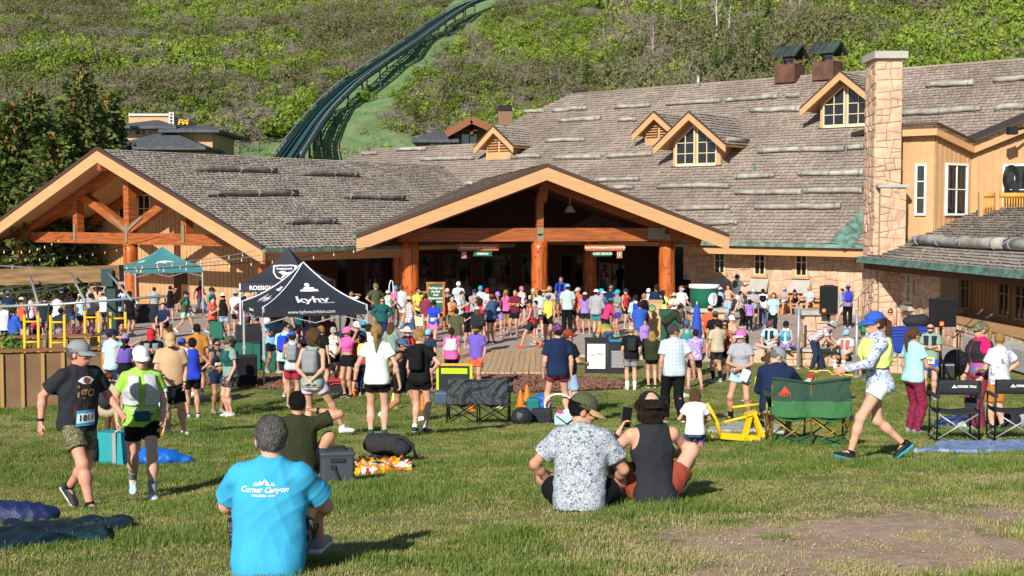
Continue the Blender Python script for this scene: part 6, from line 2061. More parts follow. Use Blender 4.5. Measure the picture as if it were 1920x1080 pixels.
vk(0,.46,'www.kyhvnutrition.com',.135,PRT,dz=-.14);vk(3,.5,'kyhvnutrition',.11,PRT,dz=-.14)
a0=Vector((-9.3,43.6,0));a1=Vector((-6.6,43.4,0))
tr_,pr2,vr=tent('black canopy tent with a ski brand rooster shield, behind the navy one',a0,a1,2.2,3.40,mat('black_canopy',(.03,.03,.04),rough=.7,bump=.25,bscale=5),2.2,2.75,val=.3)
SHD=[(-.42,.28),(-.38,-.02),(-.22,-.32),(0,-.48),(.22,-.32),(.38,-.02),(.42,.28),(.2,.34),(-.2,.34)]
ring=[]
for i in range(len(SHD)):
 p,q=SHD[i],SHD[(i+1)%len(SHD)];ring.append([p,q,(q[0]*.86,q[1]*.86),(p[0]*.86,p[1]*.86)])
pr2(0,poly_mesh(ring),.52,.47,.5,PRT)
pr2(0,text_mesh('ROSSIGNOL',.105,.0,bold=.004),.52,.56,.5,PRT)
pr2(0,poly_mesh([[(-.25,.1),(-.1,.02),(.0,-.08),(-.05,-.25),(.02,-.25),(.1,-.1),(.25,-.02),(.26,.1),(.12,.06),(.02,.1),(-.08,.16),(-.18,.08)],[(-.02,.12),(.05,.16),(.03,.07)]]),.52,.43,.5,PRT)
vr(0,.33,'ROSSIGNOL',.20,PRT,dz=-.16,bold=.006)
pr2(1,text_mesh('ROSSIGNOL',.26,.0,bold=.006),.5,.3,.5,PRT)
a0=Vector((-16.4,55.6,0));a1=Vector((-13.75,56.9,0))
tt_,pt,vt=tent('teal canopy tent with a pale swoosh emblem below the gabled wing',a0,a1,2.3,3.15,TEALT,2.3,2.9,val=.28)
SW=[(-.42,-.12),(-.3,.08),(0,.2),(.3,.14),(.42,.02),(.2,.06),(.0,.02),(.12,-.06),(.05,-.14),(-.1,-.02),(-.25,-.02),(-.35,-.16)]
pt(0,poly_mesh([SW]),.45,.36,.5,PRT);pt(3,poly_mesh([SW]),.5,.36,.5,PRT)
# ---------------------------------------------------------------- pergola beam, cables, lights, ladders, barriers at the left
PG=thing('cable_beam','long squared timber beam on a dark green post with slanting steel rods','beam',(-12,38,0))
pa,pbm=U(-40,521,38.4),U(228,512,38)
b=MB();b.beam(pa,pbm,.36,.48);obj('beam',b,mat('grey_brown_timber',(.22,.13,.06),rough=.8,bump=.5,bscale=6,var=.35,vscale=2,stretch=(.5,5,5)),PG,world=True)
q=U(210,520,37.95);b=MB();b.beam((q.x,q.y,-.1),(q.x,q.y,q.z+.1),.26,.26);obj('post',b,DGREEN,PG,world=True)
b=MB();b.box((q.x-.08,q.y-.22,q.z),(.34,.05,.52));obj('bracket_plate',b,DGREEN,PG,world=True)
for x0,y0,x1,y1,D0,D1 in((57,518,72,571,37.7,33.6),(133,514,160,566,37.7,33.6),(204,512,246,562,37.7,33.6),(-20,520,0,575,37.7,33.6)):
 b=MB();b.tube([U(x0,y0,D0),U(x1,y1,D1)],.035,6);obj('rod',b,GALV,PG,world=True)
for x0,y0,x1,y1 in((-20,545,105,526),(20,549,165,524),(80,548,168,525)):
 b=MB();b.tube([U(x0,y0,39.4),U(x1,y1,38.6)],.022,6);obj('rod',b,GALV,PG,world=True)
b=MB();b.tube([U(-30,576,33.6),U(120,570,33.6),U(310,555,33.8)],.04,6);obj('crossbar',b,GALV,PG,world=True)
b=MB();b.tube([U(-30,552,39.4),U(60,547,39.4),U(95,543,39.3)],.03,6);obj('crossbar',b,GALV,PG,world=True)
for x0,y0,x1,y1,D in((47,556,57,622,35),(92,570,86,668,32.8)):
 b=MB();p1=U(x1,y1,D);b.tube([U(x0,y0,D),p1,(p1.x,p1.y,ground(p1.x,p1.y)-.1)],.035,6);obj('prop',b,DGREEN,PG,world=True)
def barrier(lab,x0,x1,ytop,D0,D1,zb,nb,grp='brown panelled barriers'):
 a,c=U(x0,ytop,D0),U(x1,ytop,D1)
 zt=(a.z+c.z)/2;u=Vector((c.x-a.x,c.y-a.y,0));L=u.length;u.normalize()
 t=thing('barrier',lab,'barrier',(a.x,a.y,zb),math.atan2(u.y,u.x),grp)
 h=zt-zb
 w=L/nb
 pm_=mat('brown_panel',(.20,.115,.06),rough=.8,bump=.3,bscale=12,var=.15,vscale=1.5,island=.08)
 bm2=mat('ochre_batten',(.40,.24,.08),rough=.7,bump=.2)
 for k in range(nb):
  b=MB();b.box((w*(k+.5),.0,h/2-.03),(w-.012,.05,h-.06));obj('panel',b,pm_,t)
  b=MB();b.box((w*k+.04,-.05,h/2-.03),(.08,.06,h-.1));obj('batten',b,bm2,t)
 b=MB();b.box((L/2,0,h),(L+.1,.22,.06));obj('cap_rail',b,mat('barrier_cap',(.24,.10,.04),rough=.6),t)
 return t
barrier('front brown panelled barrier with ochre battens at the left edge of the lawn',-40,226,655,29.6,30.6,-.12,7)
barrier('rear brown panelled barrier behind the yellow frames',-40,160,631,34,34.8,.0,5)
t=thing('planter_box','wooden planter box of flowers behind the yellow frames','planter',U(150,640,37));p=t.location;p.z=0
b=MB();c0,c1=U(130,640,37),U(188,640,37)
b.box(((c1.x-c0.x)/2-.45,0,.5),(c1.x-c0.x,1.0,1.0));obj('box',b,mat('planter_wood',(.36,.22,.10),rough=.8,bump=.3),t)
b=MB();b.box(((c1.x-c0.x)/2-.45,0,1.02),(c1.x-c0.x+.1,1.1,.05));obj('rim',b,mat('planter_rim',(.42,.27,.12)),t)
v,f=leaf_cloud(900,160,.35,(.5,.4,.18),leaf=(.06,.11));o=link('flowers',mesh_np('flowers',v,f),foliage_mat('planter_leaf',(.10,.18,.05),(.45,.10,.22),trans=.2),t);o.location=((c1.x-c0.x)/2-.45,0,1.0)
for k,(px,py)in enumerate(((14,628),(24,634))):
 p=U(px,py,33.3);tt2=thing('bush',['bright green young shrub in front of the rear barrier at the far left','smaller green shrub beside the young shrub at the far left'][k],'bush',(p.x,p.y,0),0)
 v,f=leaf_cloud(910+k,420,.45,(.5,.5,.5),leaf=(.05,.10));o=link('foliage',mesh_np('foliage',v,f),foliage_mat('shrub_leaf',(.10,.20,.03),(.22,.34,.07)),tt2);o.location=(0,0,.55)
 b=MB();b.tube([(0,0,-.1),(0,0,.8)],.03,6);obj('stem',b,BARK,tt2)
def frame_ladder(lab,x0,x1,yt_,yb,D,nr):
 a,c=U(x0,yb,D),U(x1,yb,D)
 zt=U(x0,yt_,D).z;zb=onfloor(a.x,a.y);W=c.x-a.x
 t=thing('tubular_ladder',lab,'ladder',(a.x,a.y,zb),0,'yellow tubular frames by the barriers')
 for x in(0,W):
  b=MB();b.tube([(x,0,0),(x,0,zt-zb)],.038,8);obj('upright',b,YEL,t)
 for k in range(nr):
  z=(zt-zb)-.18-k*.52
  if z>.1:b=MB();b.tube([(0,0,z),(W,0,z)],.028,6);obj('rung',b,YEL,t)
 z=(zt-zb)-1.05
 if z>.2:b=MB();b.box((W/2+.25,.35,z),(W+.6,.7,.04));obj('platform',b,mat('grey_grating',(.12,.13,.15),rough=.7),t)
frame_ladder('leftmost yellow tubular frame above the brown barrier',47,73,590,662,32.4,4)
frame_ladder('yellow tubular frame just right of the leftmost one',96,122,591,660,32.4,4)
frame_ladder('yellow tubular frame third from the left, by the flower planter',160,186,583,640,35.2,4)
frame_ladder('yellow tubular frame beside the dark green post',208,236,585,640,35.2,4)
# string lights
BULB=mat('bulb_glass',(.75,.62,.38),rough=.15,spec=.6);WIRE=mat('wire_black',(.015,.015,.016),rough=.6);WIREG=mat('wire_grey',(.30,.31,.33),rough=.5)
LT=[((-10,466,50),(122,440,61),9),((-10,482,48),(300,443,60),13),((-10,497,46),(480,470,53),17),((40,505,46),(700,462,52),16),((-10,498,47),(490,478,53.5),12)]
for k,(p0,p1,n)in enumerate(LT):
 a,c=U(*p0),U(*p1)
 t=thing('string_lights',['topmost string of bulbs running to the end of the timber truss','string of bulbs running to the middle of the truss','string of bulbs ending at the corner of the wing eave','longest string of bulbs passing over the canopy tents','lowest string of bulbs below the wing eave'][k],'string lights',a,0,'strings of bulbs at the left')
 pt_=[a.lerp(c,i/16)-vz*.55*4*(i/16)*(1-i/16)*.6 for i in range(17)]
 b=MB();b.tube([p-a for p in pt_],.014,4,caps=False);obj('wire',b,WIREG if k in(2,4)else WIRE,t)
 for i in range(1,n):
  s=i/n;p=a.lerp(c,s)-vz*.55*4*s*(1-s)*.6-a
  b=MB();b.lathe([(.008,.0),(.012,-.06),(.030,-.10),(.018,-.14),(.003,-.15)],7,p);obj('bulb',b,BULB,t)
  # ---------------------------------------------------------------- stone seat wall, pillars, bench, drums, bins
def seatwall(lab,pts_,h,w,seed):
 t=thing('stone_seat_wall',lab,'wall',(pts_[0][0],pts_[0][1],-.1),0)
 for k in range(len(pts_)-1):
  a,c=Vector((*pts_[k],-.1)),Vector((*pts_[k+1],-.1));u=(c-a);L=u.length;u.normalize();n_=Vector((u.y,-u.x,0))
  b=MB();b.prism([a+n_*-.02,c+n_*-.02,c-n_*w,a-n_*w],(0,0,h));obj('core',b,MORT,t,world=True)
  stonework(t,a+n_*-.0,u,vz,L,h,.33,seed+k,world=True,backing=False)
  b=MB();nseg=max(1,int(L/1.1))
  for j in range(nseg):
   s0,s1=j/nseg,(j+1)/nseg
   b=MB();b.prism([a.lerp(c,s0)+u*.008+n_*.12+vz*h,a.lerp(c,s1)-u*.008+n_*.12+vz*h,a.lerp(c,s1)-u*.008-n_*(w+.02)+vz*h,a.lerp(c,s0)+u*.008-n_*(w+.02)+vz*h],(0,0,.09))
   obj('cap_stone',b,CAP,t,world=True)
 return t
seatwall('low buff stone seat wall with grey cap stones along the right side of the lawn',[(7.0,40.2),(8.3,39.0),(9.9,38.6)],.46,.55,700)
seatwall('low curved stone seat wall right of the bending man',[(10.2,37.8),(11.2,37.0),(12.2,36.9)],.50,.6,720)
def pillar(lab,px,yb,yt_,D,w,seed):
 p=U(px,yb,D);z1=U(px,yt_,D).z
 t=thing('stone_pillar',lab,'pillar',(p.x,D,0));h=z1
 b=MB();b.box((0,0,h/2),(w-.1,w-.1,h));obj('core',b,MORT,t)
 stonework(t,Vector((-w/2,-w/2+.02,0)),vx,vz,w,h,.34,seed,backing=False);stonework(t,Vector((-w/2+.02,w/2,0)),-vy,vz,w,h,.34,seed+1,backing=False)
 b=MB();b.box((0,0,h+.06),(w+.25,w+.25,.14));obj('cap_stone',b,CAP,t)
pillar('squat stone pillar with a grey cap under the left loudspeaker',1527,640,588,39.9,.8,730)
pillar('stone pillar with a grey cap under the green drum',1325,620,583,47.5,1.15,740)
DR=U(1320,583,47.5)
t=thing('green_drum','huge dark green drum with a white rim and round emblem on a stone pillar','drum',(DR.x,47.5,DR.z+.12))
hd=U(1320,538,47.5).z-DR.z-.12
b=MB();b.lathe([(.02,.0),(.46,0),(.50,hd*.5),(.54,hd)],28);obj('body',b,mat('drum_green',(.012,.12,.075),rough=.4),t)
b=MB();b.lathe([(.02,hd+.1),(.56,hd+.1),(.57,hd+.02),(.57,hd-.04),(.53,hd-.04)],28);obj('rim',b,WHT,t)
b=MB();n=18
def onb(a,z):return(.535*math.sin(a),-.535*math.cos(a),z)
b.add([onb(.55,hd*.45)]+[onb(.55+.42*math.cos(i*6.283/n),hd*.45+.24*math.sin(i*6.283/n))for i in range(n)],[(0,i+1,(i+1)%n+1)for i in range(n)]);obj('emblem',b,WHT,t)
b=MB()
for a,z0,z1,w in((.55,.25,.75,.02),(.45,.5,.65,.012),(.65,.5,.65,.012),(.55,.22,.25,.05)):b.add([tuple(1.01*c_ for c_ in onb(a-w,hd*z0)[:2])+(hd*z0,),tuple(1.01*c_ for c_ in onb(a+w,hd*z0)[:2])+(hd*z0,),tuple(1.01*c_ for c_ in onb(a+w,hd*z1)[:2])+(hd*z1,),tuple(1.01*c_ for c_ in onb(a-w,hd*z1)[:2])+(hd*z1,)],[(0,1,2,3)])
obj('emblem_mark',b,mat('drum_green',(.012,.12,.075)),t)
# orange log bench by the stone wall
def wallpt(px,off):
 u=(px-960)/F*1.003;w=W0-vn*off;t=(w.y*u-w.x)/(va.x-va.y*u);return w+va*t
bp0,bp1=wallpt(1418,.75),wallpt(1560,.75)
t=thing('log_bench','bright orange varnished log bench against the stone wall','bench',bp0,math.atan2(bp1.y-bp0.y,bp1.x-bp0.x));L=(bp1-bp0).length
HL=mat('honey_varnish',(.62,.235,.02),rough=.35,var=.2,vscale=3,spec=.5)
for y in(-.18,.0,.18):b=MB();b.tube([(0,y,.43),(L,y,.43)],.085,9);obj('seat_log',b,HL,t)
for x in(.15,L/3,L*2/3,L-.15):b=MB();b.box((x,0,.18),(.3,.42,.36));obj('leg',b,HL,t)
b=MB();b.tube([(0,.28,.78),(L,.28,.78)],.07,9);obj('back_log',b,HL,t)
for x in(.2,L/2,L-.2):b=MB();b.tube([(x,.27,.4),(x,.28,.8)],.05,7);obj('back_post',b,HL,t)
# bins
def bin_(lab,px,py,w,h,d,cat='bin'):
 p=lay(px,py);t=thing('waste_bin',lab,cat,p,R(-4),'black waste bins')
 b=MB();b.box((0,d/2,h/2),(w,d,h));o=obj('body',b,BLKP,t)
 b=MB();b.box((0,d/2,h+.02),(w+.03,d+.03,.05));obj('lid',b,BLKP,t)
 return t
t=bin_('black waste bin with a white sheet reading Landfill',1118,700,.66,.96,.5)
b=MB();b.box((0,-.012,.50),(.52,.02,.72));obj('notice',b,mat('white_sheet',(.78,.78,.77),rough=.6),t);text('lettering','Landfill',.135,mat('print_black',(.03,.03,.03)),t,(0,-.026,.56));text('emblem','^',.09,mat('print_green',(.05,.35,.12)),t,(0,-.026,.2))
t=bin_('black recycling bin with a punched front and blue and green top',1158,701,.56,.90,.5)
b=MB()
for r_ in range(11):
 for c_ in range(8):x=-.17+c_*.048+(r_%2)*.024;z=.20+r_*.045;b.box((x,-.004,z),(.030,.01,.030))
stuff(obj('punched_holes',b,mat('hole_light',(.55,.55,.55)),t))
b=MB();b.box((0,.02,.94),(.5,.12,.03));obj('blue_edge',b,mat('bin_blue',(.03,.1,.55)),t);b=MB();b.box((0,.25,.95),(.5,.3,.03));obj('green_top',b,mat('bin_green',(.03,.35,.12)),t)
p=GP(1258,640);t=thing('green_bin','dark green lidded bin with a round opening','bin',p,R(-5))
b=MB();b.box((0,.3,.45),(.72,.6,.9));obj('body',b,mat('bin_dark_green',(.012,.07,.045),rough=.5),t)
b=MB();b.prism([(-.42,-.05,.9),(.42,-.05,.9),(.42,-.05,1.12),(-.42,-.05,1.12)],(0,.7,.0));obj('lid',b,mat('bin_dark_green',(.012,.07,.045)),t);b=MB();b.lathe([(.001,0),(.07,0)],12);m_=b.mesh('opening');m_.transform(Matrix.Rotation(math.pi/2,4,'X'));o=link('opening',m_,BLKP,t);o.location=(.02,-.056,1.0)
p=GP(1222,632);t=thing('wooden_bin','tan wooden bin enclosure with a round recycling symbol','bin',p,R(-5))
b=MB();b.box((0,.35,.65),(.78,.7,1.3));obj('body',b,mat('tan_ply',(.50,.33,.16),rough=.7,bump=.2),t);b=MB();b.box((0,.35,1.33),(.84,.76,.05));obj('lid',b,mat('tan_ply',(.5,.33,.16)),t)
b=MB();b.lathe([(.09,0),(.15,0)],18);m_=b.mesh('emblem');m_.transform(Matrix.Rotation(math.pi/2,4,'X'));o=link('emblem',m_,mat('print_green2',(.02,.22,.1)),t);o.location=(0,-.012,1.08);text('lettering','Y',.16,mat('print_green2',(.02,.22,.1)),t,(0,-.014,1.08),bold=.006)
# blue folded umbrella
p=GP(1306,672);t=thing('folded_umbrella','folded bright blue patio umbrella standing in the crowd','umbrella',p)
b=MB();b.lathe([(.03,.3),(.12,.4),(.17,.8),(.14,1.25),(.08,1.62),(.02,1.7)],10);obj('canopy',b,mat('umbrella_blue',(.02,.07,.42),rough=.8,bump=.6,bscale=8),t);b=MB();b.tube([(0,0,-.05),(0,0,1.8)],.022,6);obj('pole',b,ALU,t)
b=MB();b.lathe([(.01,.12),(.22,.12),(.24,0),(.01,0)],14);obj('base',b,BLKP,t)
# ---------------------------------------------------------------- signs
GS=mat('sign_green',(.012,.13,.085),rough=.6);OW=mat('sign_orange_wood',(.48,.13,.02),rough=.5,bump=.2,var=.2,vscale=4);CR=mat('sign_cream',(.78,.72,.60),rough=.6);SB=mat('sign_terracotta',(.42,.13,.045),rough=.6,var=.1)
p=GP(817,617);t=thing('notice_board','green information board in a standing orange wood frame','sign',p,R(6))
for x in(-.32,.32):b=MB();b.box((x,0,.92),(.09,.09,1.84));obj('post',b,OW,t);b=MB();b.beam((x,-.38,.05),(x,.38,.05),.1,.1);b.beam((x,-.3,.1),(x,0,.45),.07,.07);obj('foot',b,OW,t)
b=MB();b.box((0,0,1.84),(.76,.1,.08));b.box((0,0,.66),(.6,.08,.07));obj('rail',b,OW,t);b=MB();b.box((0,0,1.25),(.56,.05,1.06));obj('panel',b,GS,t)
for i,s in enumerate(('Parking Lot','Access','And','Restrooms','Downstairs')):text('lettering',s,.125,CR,t,(0,-.03,1.64-i*.135),bold=.004)
def hang(lab,px0,px1,yy,D,l1,l2,gx,ix,arrow):
 a,c=U(px0,yy,D),U(px1,yy,D);w=(c-a).length;ce=(a+c)/2
 t=thing('hanging_sign',lab,'sign',ce,ph,'hanging signs under the porch beam')
 b=MB();b.prism([(-w/2,0,.14),(w/2,0,.14),(w/2,0,-.08),(w/2-.05,0,-.14),(-w/2+.05,0,-.14),(-w/2,0,-.08)],(0,.06,0));obj('board',b,SB,t)
 text('lettering',l1,.125,CR,t,(0,-.008,.0),bold=.0035,spacing=.94)
 gw=w*.46
 b=MB();b.prism([(gx-gw/2,0,-.18),(gx+gw/2,0,-.18),(gx+gw/2-.03,0,-.28),(gx+gw/2,0,-.38),(gx-gw/2,0,-.38),(gx-gw/2+.03,0,-.28)],(0,.05,0));obj('lower_board',b,GS,t)
 text('lettering',l2,.125,CR,t,(gx,-.008,-.28),bold=.004,spacing=.95)
 b=MB();b.box((ix,.03,-.33),(.24,.05,.30));o=obj('arrow_plate',b,SB,t)
 b=MB();b.box((ix,.0,-.33),(.19,.014,.25));obj('arrow_field',b,CR,t);b=MB();b.box((ix,-.01,-.33),(.17,.012,.23));obj('arrow_ground',b,SB,t)
 zz=-.33;s_=1 if arrow=='up' else-1
 b=MB();b.prism([(ix-.06,-.02,zz),(ix+.06,-.02,zz),(ix,-.02,zz+.09*s_)],(0,.006,0));b.box((ix,-.017,zz-.04*s_),(.04,.006,.08));obj('arrow',b,CR,t)
 for x in(-w*.4,w*.4):b=MB();b.tube([(x,.03,.14),(x,.03,.32)],.012,5);obj('hanger',b,GALV,t)
hang('left hanging sign for restrooms, lockers and ski rentals above a green parking board',857,936,464,56,'Restrooms/Lockers & Ski Rentals','PARKING',.20,-.62,'down')
hang('right hanging sign for the restaurant and ski bar above a green guest services board',1096,1173,464,56.6,'Snow Park Restaurant & Après Ski Bar','GUEST SERVICES',-.12,.66,'up')
# ---------------------------------------------------------------- music gear
def speaker(lab,px,yt_,yb,D,w,rz,stand=True,zg=0.0,jb='JBL'):
 z0,z1=U(px,yb,D).z,U(px,yt_,D).z;p=U(px,yb,D);h=z1-z0
 t=thing('loudspeaker',lab,'loudspeaker',(p.x,D,z0),R(rz),'loudspeakers of the stage')
 b=MB();d=w*.8
 P=[(-w/2,-d/2),(w/2,-d/2),(w/2*.72,d/2),(-w/2*.72,d/2)]
 b.prism([(x,y,0)for x,y in P],(0,0,h));obj('cabinet',b,BLKP,t)
 b=MB();b.box((0,-d/2-.012,h*.52),(w*.94,.03,h*.92));obj('grille',b,mat('speaker_cloth',(.012,.012,.013),rough=.95,bump=.6,bscale=160),t)
 b=MB();b.box((-w*.25,-d/2-.035,h*.13),(w*.2,.012,w*.2));o=obj('badge',b,mat('badge_orange',(.75,.16,.02),rough=.4),t);text('emblem','JBL',w*.09,WHT,o,(-w*.25,-d/2-.043,h*.13))
 b=MB();b.tube([(-w*.3,0,h),(-w*.25,0,h+.02),(w*.25,0,h+.02),(w*.3,0,h)],.012,5);obj('handle',b,BLKP,t)
 s=thing('speaker_stand','black tripod stand under the '+('left' if px<1650 else 'right')+' loudspeaker','stand',(p.x,D,zg),R(rz),'tripod stands')
 b=MB();b.tube([(0,0,.15),(0,0,z0-zg)],.03,8);obj('pole',b,MET,s)
 for k in range(3):a=k*2.094+.4;b=MB();b.tube([(0,0,.75),(math.cos(a)*.55,math.sin(a)*.55,.01)],.02,6);obj('leg',b,MET,s)
 b=MB();b.tube([(0,0,.68),(0,0,.82)],.045,8);obj('collar',b,MET,s)
 return t
speaker('left black loudspeaker with an orange badge on a tripod before the bench',1553,536,588,39.2,.55,-12)
speaker('right black loudspeaker with an orange badge behind the woman in the teal tee',1764,560,612,33.5,.60,14,zg=.05)
p=UZ(1709,640,.0);p=U(1709,640,37.5)
t=thing('solar_panel','glossy blue panelled board propped up on the patio','panel',(p.x,37.5,.3),R(2))
b=MB();b.box((0,0,.48),(1.32,.05,.92),Matrix.Rotation(R(-8),3,'X'));obj('board',b,mat('panel_blue',(.012,.035,.26),rough=.25,spec=.6),t)
b=MB()
for k in range(9):b.beam((-.62,-.045-.0,.10+k*.095),(.62,-.045,.10+k*.095),.01,.006)
obj('grid_lines',b,mat('panel_line',(.10,.16,.45)),t);b=MB();b.box((0,-.045,.48),(.03,.02,.92));obj('seam',b,BLKP,t)
for x in(-.55,.55):b=MB();b.beam((x,.06,.0),(x,.5,-.3),.03,.03);b.beam((x,0,.1),(x,-.02,-.3),.03,.03);obj('leg',b,MET,t)
def micstand(lab,px,yb,D,boom,zg=0.0):
 p=U(px,yb,D);t=thing('microphone_stand',lab,'microphone stand',(p.x,D,zg),0,'microphone stands')
 b=MB();b.tube([(0,0,0),(0,0,boom[0])],.014,6);obj('pole',b,MET,t)
 b=MB();b.lathe([(.01,.03),(.15,.02),(.16,0),(.01,0)],12);obj('base',b,MET,t)
 e=Vector(boom[1]);a=Vector((0,0,boom[0]));b=MB();b.tube([a-(e-a)*.25,e],.011,6);obj('boom',b,MET,t)
 d=(e-a).normalized();b=MB();b.tube([e,e+d*.16,e+d*.17,e+d*.23],[.016,.022,.03,.028],8);obj('microphone',b,mat('mic_grey',(.10,.10,.11),rough=.4,metal=.4),t)
micstand('boom microphone stand reaching far right above the right loudspeaker',1800,650,34,(1.35,(.62,-.1,1.75)))
micstand('second boom microphone stand just below the highest microphone',1795,645,34.4,(1.3,(.55,.1,1.8)))
micstand('boom microphone stand left of the solar panel',1609,600,47,(1.5,(.42,0,1.95)))
micstand('straight microphone stand in front of the stone wall window',1681,625,44.5,(1.4,(.30,0,1.62)))
micstand('short stand with small boom near the pink shirted woman',1838,660,35,(1.15,(-.45,0,1.28)))
soft('gear_bag','black gear bag behind the blue panel','bag',1725,640,[('e',(0,0,.16),(.42,.2,.2)),('e',(.2,0,.25),(.18,.15,.14))],BLK,root=Vector((U(1718,588,38.9).x,38.9,1.12)),seed=3)
t=thing('road_case','black road case on the patio behind the blue panel','case',(U(1718,588,38.9).x,38.9,0));b=MB();b.box((0,0,.56),(.95,.5,1.12));obj('body',b,BLKP,t);b=MB()
for z in(.02,.56,1.1):b.box((0,0,z),(.97,.52,.03))
obj('edge_trim',b,GALV,t)
soft('round_case','round black drum case beside the microphone stands','case',1793,660,[('e',(0,0,.36),(.36,.2,.36))],BLKP,amp=.001,root=Vector((U(1793,660,36).x,36,0)))
for k,(px,D,w,h)in enumerate(((1770,35.2,.5,.42),(1735,35.6,.5,.36))):
 p=U(px,650,D);t=thing('amplifier',['black guitar amplifier under the right loudspeaker','low black amplifier left of the guitar amplifier'][k],'amplifier',(p.x,D,0),R(8))
 b=MB();b.box((0,0,h/2),(w,.3,h));obj('cabinet',b,BLKP,t);b=MB();b.box((0,-.16,h*.45),(w*.9,.02,h*.7));obj('grille',b,mat('amp_grille',(.04,.04,.042),bump=.5,bscale=120),t);b=MB();b.box((0,-.16,h*.9),(w*.9,.02,h*.12));obj('control_strip',b,GALV,t)
for k,(px,py,n)in enumerate(((1772,690,4),(1800,668,3))):
 p=GP(px,py);b=MB();pts_=[]
 for i in range(60*n//3):a=i*.33;r_=.22+.08*math.sin(i*.7);pts_.append((math.cos(a)*r_+i*.006,math.sin(a)*r_*.8,.02+.012*(i%5)))
 b.tube(pts_,.010,5);o=obj('cable',b,WIRE);o.location=p;tag(o,['loose coil of black cable on the ground below the right loudspeaker','smaller tangle of black cable by the drum case'][k],'cable','loose cables')
b=MB();pts_=[GP(*q)+vz*.03 for q in((1475,686),(1490,678),(1498,668),(1510,690),(1530,700),(1545,692),(1560,702),(1600,706))];p0=pts_[0].copy();b.tube([q-p0 for q in pts_],.022,6);o=obj('extension_cable',b,mat('cable_yellow',(.75,.5,.03),rough=.5));o.location=p0;tag(o,'yellow extension cable lying at the foot of the seat wall','cable')
for k,(px,yt_,D,lab)in enumerate(((1497,575,38.3,'galvanised steel post standing left of the bending man'),(1606,582,36.2,'galvanised steel post behind the walking woman with the blue cap'))):
 p=U(px,650,D);zg=ground(p.x,D);z1=U(px,yt_,D).z;t=thing('steel_post',lab,'post',(p.x,D,zg),0,'galvanised posts');b=MB();b.tube([(0,0,-.1),(0,0,z1-zg)],.045,8);obj('tube',b,GALV,t);b=MB();b.tube([(0,0,z1-zg),(0,0,z1-zg+.03)],.05,8);obj('cap',b,GALV,t);b=MB();b.lathe([(.01,.03),(.1,.03),(.11,0),(.01,0)],10);obj('foot',b,GALV,t)
 # ---------------------------------------------------------------- tables, netting, black boxes near the tents
def table(lab,px,py,w,d,rz,D=None,h=.76):
 p=GP(px,py);t=thing('table',lab,'table',p,R(rz),'draped tables')
 b=MB();b.box((0,d/2,h),(w,d,.04));obj('table_top',b,BLKP,t)
 b=MB();n=40;v=[]
 P=[(-w/2,0),(w/2,0),(w/2,d),(-w/2,d)]
 ring_=[]
 for k in range(4):
  a,c=P[k],P[(k+1)%4]
  for i in range(10):s=i/10;ring_.append((a[0]+(c[0]-a[0])*s,a[1]+(c[1]-a[1])*s))
 for z,o_ in((h+.025,1.0),(h*.5,1.02),(.02,1.05)):
  for i,(x,y)in enumerate(ring_):g=1+(.02*math.sin(i*2.4)if z<h else 0);v.append((x*o_*g,(y-d/2)*o_*g+d/2,z))
 f=[(k*n+i,k*n+(i+1)%n,(k+1)*n+(i+1)%n,(k+1)*n+i)for k in range(2)for i in range(n)]+[tuple(range(n))]
 b.smooth=True;b.add(v,f);obj('tablecloth',b,BLK,t)
 for x in(-w*.45,w*.45):
  b=MB();b.tube([(x,d*.2,0),(x,d*.2,h)],.018,5);obj('leg',b,MET,t)
 return t,p
t,p=table('table under a black cloth below the teal tent, piled with papers',258,606,1.7,.7,24)
for k,(dx,dz,c,nm)in enumerate(((-.3,.05,(.75,.75,.72),'white'),(.1,.04,(.8,.35,.06),'orange'),(.5,.05,(.75,.75,.78),'pale'))):
 b=MB();b.box((0,0,dz),(.38,.28,.1));o=obj('paper_stack',b,mat('paper_'+nm,c));o.location=p+Vector((dx,.55+dx*.4,.79));o.rotation_euler=(0,0,.4);tag(o,nm+' stack of papers on the draped table under the teal tent','papers','papers on the draped table')
t,p=table('table under a black cloth inside the navy tent',560,656,1.8,.7,22)
t,p=table('table under a black cloth inside the black tent',500,652,1.7,.7,28)
a,c=GP(432,691),GP(560,697)
t=thing('netting_fence','green mesh netting fence strung behind the navy tent','fence',a,math.atan2(c.y-a.y,c.x-a.x));L=(c-a).length
b=MB();b.grid(lambda u_,v_:(u_*L,.02*math.sin(u_*20),.02+v_*.78),24,4);obj('mesh_panel',b,mat('netting_green',(.012,.10,.075),rough=.8,bump=.4,bscale=80),t)
b=MB();b.tube([(0,0,.81),(L,0,.81)],.018,5);obj('top_rail',b,DGREEN,t)
for k in range(4):b=MB();b.tube([(L*k/3,0,0),(L*k/3,0,.86)],.02,6);obj('post',b,DGREEN,t)
p=GP(462,727);t=thing('black_box','black boxy subwoofer standing on the lawn beside the navy tent leg','loudspeaker',p,R(12));b=MB();b.box((0,.25,.42),(.58,.5,.84));obj('cabinet',b,BLKP,t);b=MB();b.box((0,-.012,.42),(.52,.03,.76));obj('grille',b,mat('speaker_cloth',(.012,.012,.013)),t)
for k,(px,py,lab)in enumerate(((545,640,'grey planter half hidden inside the black tent'),(415,660,'green folding chair behind the netting fence'))):
 p=GP(px,py)
 if k:
  t=thing('camp_chair',lab,'chair',p,R(150));b=MB();b.box((0,.22,.75),(.55,.04,.55));obj('backrest',b,mat('chair_green',(.015,.12,.075),bump=.4),t);b=MB();b.box((0,0,.42),(.55,.45,.04));obj('seat',b,mat('chair_green',(.015,.12,.075)),t)
  for x in(-.27,.27):b=MB();b.beam((x,-.2,0),(x,.24,.98),.03,.03);b.beam((x,.2,0),(x,-.2,.45),.03,.03);obj('leg',b,MET,t)
